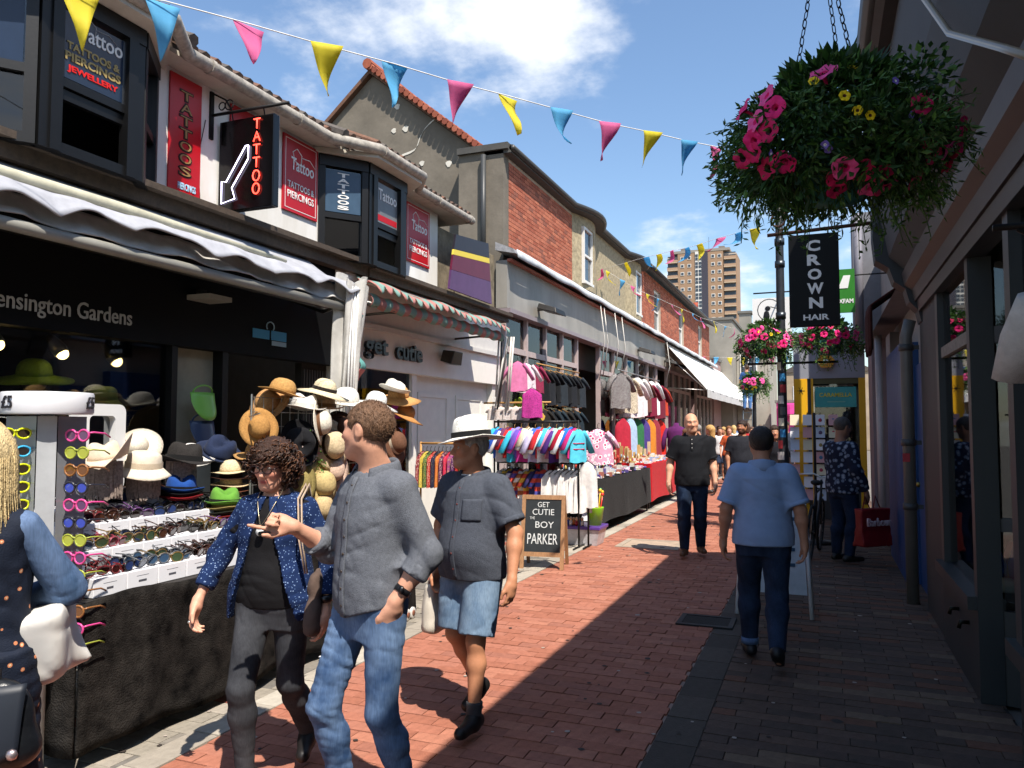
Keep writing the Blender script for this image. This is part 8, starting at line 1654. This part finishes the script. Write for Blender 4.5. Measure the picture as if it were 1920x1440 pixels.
# ---- man in the white hat
slate_sh = M('slate_linen', '#4b4f58', wrinkle=.5, rough=.92, var=.14, vscale=60, bump=.4, bscale=260, spec=.12); short_d = denim('washed_denim', '#516a86', '#8196ab')
Hm = person('person', 'older man in a white panama hat, slate shirt and denim shorts', (-1.83, 3.98), (-.22, -1), 1.66, dict(kneeL=(-.10, .10, .52), ankL=(-.11, .13, .10), kneeR=(.09, .05, .53), ankR=(.07, -.17, .17), toeR=(.0, .12, -.10), elL=(-.29, -.02, 1.13), wrL=(-.335, .08, .89), handL=(-.05, .15, -1), elR=(.26, -.03, 1.14), wrR=(.24, .05, .9), headc=(.0, .035, 1.61)),
    dict(mat=slate_sh, name='shirt', hem=.86, sleeve=.78, loose=.026, amp=.009, flare=.022, fr=(14, 14, 22)), dict(mat=short_d, kind='shorts', name='shorts', loose=.014, amp=.007, len=.92), dict(col='#171616', sock='#3d3d40'), dict(kind='short', col='#b9b2aa', th=.006, line=.07), '#b9805f', (R(-32), R(2), 0), ('relaxed', 'relaxed'), .0075, 1.04, .3, seed=14, collar=dict(mat=slate_sh, open=.45), placket=dict(mat=slate_sh, n=6, pocket=[-.09], bmat=C('#6a2f2a', 'plastic')))
mb = MB(); mb.prism([(-.035, 1.46), (.035, 1.46), (0, 1.40)], lambda u, v, w: (u, .05 + w + (1.47 - v) * .5, v), 0, .01); pt(Hm, mb, 'undershirt', C('#dcdcdc', 'cloth'), False)
ht = hat('white panama hat with a black band worn by the man in slate', (0, 0, 0), 'panama', '#e6e2d8', '#1a1a1a', group=None, s=1.1); r_ = Hm['root']
pos = Vector(Hm['hc']) + Vector(Hm['hr'] @ V3(0, -.012, .062)); mw = Matrix.Translation(r_.location) @ Matrix.Rotation(r_.rotation_euler.z, 4, 'Z') @ Matrix.Scale(r_.scale[0], 4); ht.location = mw @ pos; ht.rotation_euler = (R(-4), R(5), r_.rotation_euler.z + R(-32))
tb_ = own(Hm, 'tote_bag', 'white tote bag hanging at the side of the man in shorts', 'bag')
def totf(p): q = p - V3(.27, .0, .66); tp = np.interp(q[:, 2], [-.16, .16], [1, .7]); return smax(smax(np.abs(q[:, 0]) - .05 * tp, np.abs(q[:, 1]) - .13 * tp, .06), np.abs(q[:, 2]) - .16, .06) + folds(p, 27, (12, 12, 9), .018)
v, q = snet(totf, (0, -.3, .4), (.55, .3, .95), .009); obj('sack', nmesh('sack', v, q, C('#c4bcae', 'cloth')), tb_)
for k in (-.05, .05): mb = MB(); mb.tube([(.27, k - .03, .8), (.25, k * .3, .93), (.27, k + .03, .8)], .008, 5); mb.build('handle', C('#c4bcae', 'cloth'), tb_, True, True)
# ---- man in blue polo walking away
polo = M('blue_pique', '#889dbe', wrinkle=.5, rough=.9, var=.08, vscale=8, bump=.35, bscale=320, spec=.15); dkj = denim('dark_denim', '#1c2536', '#2c3a52')
Bp = person('person', 'man in a light blue polo shirt and dark jeans walking away', (-.40, 5.75), (-.12, 1), 1.66, dict(kneeL=(-.10, .16, .52), ankL=(-.10, .14, .09), kneeR=(.09, -.02, .50), ankR=(.07, -.26, .16), toeR=(.02, .10, -.115), elL=(-.26, -.04, 1.13), wrL=(-.285, .04, .88), elR=(.26, -.06, 1.13), wrR=(.285, -.03, .89), handL=(-.03, .05, -1), handR=(.03, .05, -1)),
    dict(mat=polo, name='polo_shirt', hem=.87, sleeve=.85, loose=.024, amp=.007, flare=.022, fr=(14, 14, 12)), dict(mat=dkj, name='jeans', loose=.014, amp=.005, k=1.1, len=.98), dict(col='#16161a'), dict(kind='short', col='#2a2320', th=.014, line=.055), '#b07d63', (0, 0, 0), ('relaxed', 'relaxed'), .009, 1.07, .1, seed=21, collar=dict(mat=polo, open=.3))
mb = MB(); c_ = Bp['j']['wrL'] + V3(0, 0, .03); mb.tube([tuple(c_), tuple(c_ + V3(.004, -.003, .02))], .034, 12); pt(Bp, mb, 'wrist_watch', C('#b9b9b9', 'metal'))
mb = MB(); a_ = Bp['j']['ankL']; mb.tube([tuple(a_ + V3(0, -.005, .02)), tuple(a_ + V3(0, -.005, .065))], .064, 14); pt(Bp, mb, 'turn_up', denim('turn_up_denim', '#4a5f80', '#6a80a0'))
# ---- bald man in black polo
blk_polo = M('black_pique', '#17181c', wrinkle=.5, rough=.85, var=.15, bump=.3, bscale=260, spec=.2); bj = denim('navy_denim', '#141a26', '#25344c')
Bd = person('person', 'bald man in a black polo shirt and dark jeans walking towards the camera', (-1.55, 10.05), (.2, -1), 1.84, dict(kneeR=(.10, .10, .52), ankR=(.10, .06, .09), kneeL=(-.09, .04, .51), ankL=(-.10, -.12, .10), elR=(.255, -.03, 1.13), wrR=(.28, .07, .89), elL=(-.25, -.03, 1.13), wrL=(-.27, .06, .89)),
    dict(mat=blk_polo, name='polo_shirt', hem=.86, sleeve=.8, loose=.022, amp=.007), dict(mat=bj, name='jeans', loose=.012, amp=.005, k=1.08), dict(col='#5a3a26'), dict(kind='none', col='#6a4a3a'), '#cf9a7c', (R(6), R(-3), R(4)), res=.011, w=1.02, belly=.1, seed=31, collar=dict(mat=blk_polo, open=.5), placket=dict(mat=blk_polo, n=3, z=(1.28, 1.44), bmat=C('#d8d4cc', 'plastic')))
# ---- woman at the left edge, seen from behind
dress = spot_cloth('navy_floral', '#1c2230', ['#c9805a', '#e0c09a'], 21, .16, rough=.7); ddn = denim('sleeve_denim', '#3b5270', '#64799a')
Lw = person('person', 'blonde woman seen from behind in a navy floral dress at the left edge', (-2.505, 1.675), (-.62, .78), 1.68, dict(elR=(.255, .07, 1.16), wrR=(.10, .22, 1.10), handR=(-.8, .4, 0), elL=(-.27, .06, 1.12), wrL=(-.1, .25, 1.1), handL=(.5, .6, .3)),
    dict(mat=dress, name='dress_top', hem=.92, sleeve=0, loose=.012, amp=.006, flare=.004), dict(mat=dress, kind='dress', name='dress_skirt', hem=.12, amp=.008), dict(col='#2a2422'), dict(kind='long', col='#d6bd8c', len=.22), '#c9977a', (R(15), 0, 0), ('relaxed', 'relaxed'), .0085, 1.02, 0, True, seed=41)
def dsl(p):
    sh, el, wr = (Lw['j'][k] for k in ('shR', 'elR', 'wrR')); f = smin(cone(p, sh * V3(.95, 1, 1), el, .055, .056), cone(p, el, wr, .056, .05), .03); return np.maximum(f + folds(p, 4, (40, 40, 24), .007), (p - wr) @ unit(wr - el) - .01)
Lw['garment']('denim_sleeve', dsl, Lw['lo'] + V3(0, 0, .8), Lw['hi'], ddn)
wbag = own(Lw, 'white_bag', 'bulging white plastic bag under the arm of the blonde woman', 'bag')
def wbf(p): q = p - V3(.19, .10, .97); f = smax(smax(np.abs(q[:, 0]) - .075, np.abs(q[:, 1] + .3 * q[:, 2]) - .13, .06), np.abs(q[:, 2] - .25 * q[:, 0]) - .13, .05); return smin(f, cone(p, (.23, .18, .93), (.30, .20, .885), .04, .008), .06) + folds(p, 9, (10, 10, 10), .012)
v, q = snet(wbf, (0, -.2, .5), (.6, .5, 1.25), .012); obj('sack', nmesh('sack', v, q, M('white_carrier', '#dcd8d2', rough=.45, var=.03)), wbag)
bp_ = own(Lw, 'leather_bag', 'small black leather rucksack hanging on the blonde woman', 'bag'); blt = M('black_leather', '#14161a', rough=.35, var=.2, vscale=30, bump=.2, bscale=60)
def bagf(p): f = ell(p, (.13, -.16, .80), (.10, .055, .13)); return smin(f, ell(p, (.13, -.15, .71), (.12, .07, .075)), .05)
v, q = snet(bagf, (-.1, -.4, .55), (.45, .05, 1.05), .009); obj('body', nmesh('body', v, q, blt), bp_)
mb = MB(); mb.sheet(lambda u, v: (.13 + (u - .5) * .17 * (1 - .15 * v), -.228 - .012 * math.sin(u * math.pi) + .03 * (1 - v) ** 2, .92 - .2 * v - .03 * math.sin(u * math.pi) * v), 10, 8, .006); mb.build('flap', M('navy_leather', '#1b2029', rough=.5, var=.1), bp_, True, True)
mb = MB(); mb.tube([(.11, -.15, .93), (.06, -.14, 1.08), (-.02, -.12, 1.3), (-.05, -.02, 1.47)], .009, 6); mb.build('strap', blt, bp_, True, True); mb = MB(); mb.tube([(.03, -.16, .76), (-.05, -.17, .85), (-.16, -.15, 1.0)], .012, 6, sq=.4); mb.build('strap', blt, bp_, True, True); mb = MB(); mb.ball((.19, -.24, .72), (.018, .012, .018), 8); mb.build('clasp', C('#b9a8a8', 'metal'), bp_, True, True); mb = MB(); mb.box(.095, .13, -.17, -.15, .92, .96); mb.build('buckle', blt, bp_, local=True)
# ---- man in floral shirt with red bag
fls = spot_cloth('floral_shirt', '#1c2234', ['#5f6c80', '#8f949c'], 18, .42)
Fm = person('person', 'man in a dark floral shirt carrying a red bag in the shade', (.22, 10.3), (.75, .7), 1.76, dict(wrR=(.27, .10, .86), elL=(-.24, .06, 1.14), wrL=(-.16, .3, 1.08), handL=(.2, .9, .1), kneeR=(.10, .06, .51), headc=(0, .03, 1.63)), dict(mat=fls, name='shirt', hem=.84, sleeve=1.9, loose=.03, amp=.01), dict(mat=bj, name='trousers', loose=.014, amp=.005, k=1.08), dict(col='#1a1816'), dict(kind='short', col='#4a4440', th=.012), '#8f6650', (R(-6), R(-12), 0), res=.013, w=1.05, belly=.15, seed=51)
rb_ = own(Fm, 'red_bag', 'red carrier bag lettered Barbour held by the man in floral', 'bag'); redm = M('red_bag', '#7a0f14', rough=.5, var=.1, vscale=6)
def rbf(p): f = np.maximum(np.maximum(np.abs(p[:, 0] - .31) - .07 - .02 * np.sin(p[:, 2] * 9), np.abs(p[:, 1] - .14) - .22), np.abs(p[:, 2] - .46) - .22); return f + folds(p, 6, (9, 9, 9), .008)
v, q = snet(rbf, (.1, -.25, .1), (.55, .5, .8), .014); obj('sack', nmesh('sack', v, q, redm), rb_)
for k in (.06, .22): mb = MB(); mb.tube([(.3, k - .06, .66), (.28, k, .82), (.3, k + .06, .66)], .008, 5); mb.build('handle', redm, rb_, True, True)
text('Barbour', rb_, (.40, .14, .53), (0, 1, 0), UZ, w=.36, h=.095, mat=C('#b9a0a4', 'print'), depth=.02, local=True)
# ---- vendor and crowd
def simple(label, loc, face, H, topc, botc, hair, skin='#b98466', kind='trousers', female=False, res=.022, sleeve=.8, J=None, seed=1, beard=None, w=1.0, belly=0, spots=None, shoes='#2a2422', group='people further up the street', head=(0, 0, 0), longt=.86):
    tm = C(topc, 'cloth') if spots is None else spots; bm = C(botc, 'cloth')
    return person('person', label, loc, face, H, J, dict(mat=tm, name='top', hem=longt, sleeve=sleeve, loose=.018, amp=.006), dict(mat=bm, kind=kind, name=dict(trousers='trousers', shorts='shorts', skirt='skirt', dress='skirt')[kind], amp=.004, hem=.5, loose=.012), dict(col=shoes), hair, skin, head, res=res, female=female, seed=seed, beard=beard, w=w, belly=belly, group=group)
walk = dict(kneeR=(.09, .14, .52), ankR=(.09, .10, .09), kneeL=(-.09, .0, .51), ankL=(-.09, -.18, .13)); work = dict(elR=(.26, .06, 1.16), wrR=(.15, .28, 1.1), handR=(-.2, .9, -.1), elL=(-.26, .06, 1.16), wrL=(-.12, .3, 1.08), handL=(.2, .9, -.1))
simple('stall holder in a pale grey T-shirt bending over the jewellery table', (-4.42, 14.3), (.6, .2), 1.72, '#a8a6a4', '#3a3a40', dict(kind='short', col='#2a201a', th=.014), '#c08a6a', J=work, res=.014, seed=61, group=None, head=(0, R(-28), 0), beard=('#3a2a22', .6))
simple('bearded man in a dark T-shirt behind the bald man', (-1.35, 14.6), (.25, -1), 1.78, '#25262c', '#1b1b20', dict(kind='short', col='#2a1a14', th=.016), '#b07a5c', J=walk, res=.015, seed=62, beard=('#2a1a14', .9), w=1.12, belly=.25, head=(R(-30), 0, 0))
simple('woman in a black top behind the lamp post', (-.75, 13.9), (.2, -1), 1.68, '#1c1c22', '#18181c', dict(kind='bob', col='#3a2a20'), '#c08a6c', female=True, J=walk, res=.018, seed=63)
simple('blonde woman in a black dress standing by the far stalls', (-2.55, 19.5), (-.9, .2), 1.70, '#17171a', '#141416', dict(kind='long', col='#b98f55', len=.2), '#c9967a', 'skirt', True, J=work, res=.02, sleeve=.3, seed=64)
simple('grey haired man beside the purple jumper', (-3.0, 20.5), (-1, .2), 1.72, '#6a6a6c', '#3a3a3c', dict(kind='short', col='#8a827a'), J=work, seed=65)
simple('woman with brown ponytail at the red table', (-2.75, 17.2), (-1, .1), 1.62, '#2c2c30', '#26262a', dict(kind='bun', col='#6a4a30'), female=True, J=work, seed=66)
cr = [('man in a white shirt in the crowd', -2.86, 24, .3, -1, '#d0ccc8', '#2f3a4f', 'short', '#4a3426', 0), ('blonde woman in a black vest in the crowd', -2.97, 26, -.5, -1, '#232328', '#26262c', 'long', '#b08a52', 1), ('woman in an orange top in the crowd', -2.48, 23, .2, -1, '#b5532f', '#303038', 'long', '#7a4f2c', 1), ('woman in white with fair hair in the crowd', -2.96, 29, -.3, 1, '#d4cfc8', '#4a5a7a', 'long', '#c2a06a', 1), ('man in a blue shirt far up the street', -3.17, 33, .3, -1, '#4a6a9a', '#2a2a30', 'short', '#3a2a20', 0), ('woman in red far up the street', -1.87, 21.5, -.4, 1, '#a8282a', '#2a2a30', 'bob', '#4a2f20', 1), ('man in a grey shirt far up the street', -2.01, 25, .2, -1, '#7a7a7c', '#33363f', 'short', '#5a4030', 0), ('woman in pink far up the street', -2.23, 30, .1, -1, '#c06a86', '#3a3a42', 'long', '#5a3a24', 1), ('man in a cream jacket far up the street', -1.57, 22.5, 0, -1, '#c9bda0', '#4a4a4a', 'short', '#6a5a4a', 0), ('person in black furthest up the street', -2.3, 35, 0, 1, '#26262a', '#26262a', 'short', '#2a201a', 0), ('woman in a striped top far up the street', -1.08, 24, .3, -1, '#8a8aa8', '#2f2f38', 'bob', '#8a6238', 1), ('man in a dark jacket at the street end', -0.82, 20, .1, -1, '#2f3440', '#2a2a2e', 'short', '#3a2a20', 0), ('woman in teal at the street end', -4.2, 38, .2, 1, '#2f7a7a', '#3a3a42', 'long', '#9a7040', 1), ('man in a red shirt at the street end', -4.1, 34, 0, -1, '#a83a2f', '#33363f', 'short', '#2a1f1a', 0)]
for i, (lb, x, y, fx, fy, tcl, bcl, hk, hcl, fem) in enumerate(cr): simple(lb, (x, y), (fx, fy), 1.62 + .03 * ((i * 7) % 6) + (0 if fem else .04), tcl, bcl, dict(kind=hk, col=hcl, len=.2), ['#c08a6c', '#b07a5c', '#cf9a7e', '#8a5c44'][i % 4], 'trousers' if i % 3 else 'shorts', bool(fem), .03, J=walk if i % 2 else None, seed=70 + i)
L_ = thing('ladder', 'metal step ladder far up the street', 'ladder', (-2.55, 30, 0)); lm_ = C('#8a8d90', 'metal')
for s_ in (-1, 1): mb = MB(); mb.tube([(-2.55 + s_ * .22, 29.7, 0), (-2.55 + s_ * .16, 30, 2.3)], .025, 6); mb.build('stile', lm_, L_); mb = MB(); mb.tube([(-2.55 + s_ * .22, 30.5, 0), (-2.55 + s_ * .16, 30.05, 2.3)], .02, 6); mb.build('rear_leg', lm_, L_)
for k in range(8): mb = MB(); z = .27 + .27 * k; mb.box(-2.75 + .005 * k, -2.35 - .005 * k, 29.68 + .3 * z / 2.3, 29.76 + .3 * z / 2.3, z, z + .03); mb.build('tread', lm_, L_)
simple('man in a blue T-shirt and jeans standing high on a step ladder', (-2.55, 29.95, 2.22), (.2, 1), 1.75, '#2f4f7f', '#4a6fa0', dict(kind='short', col='#4a3426'), J=None, seed=90, group=None, res=.025)
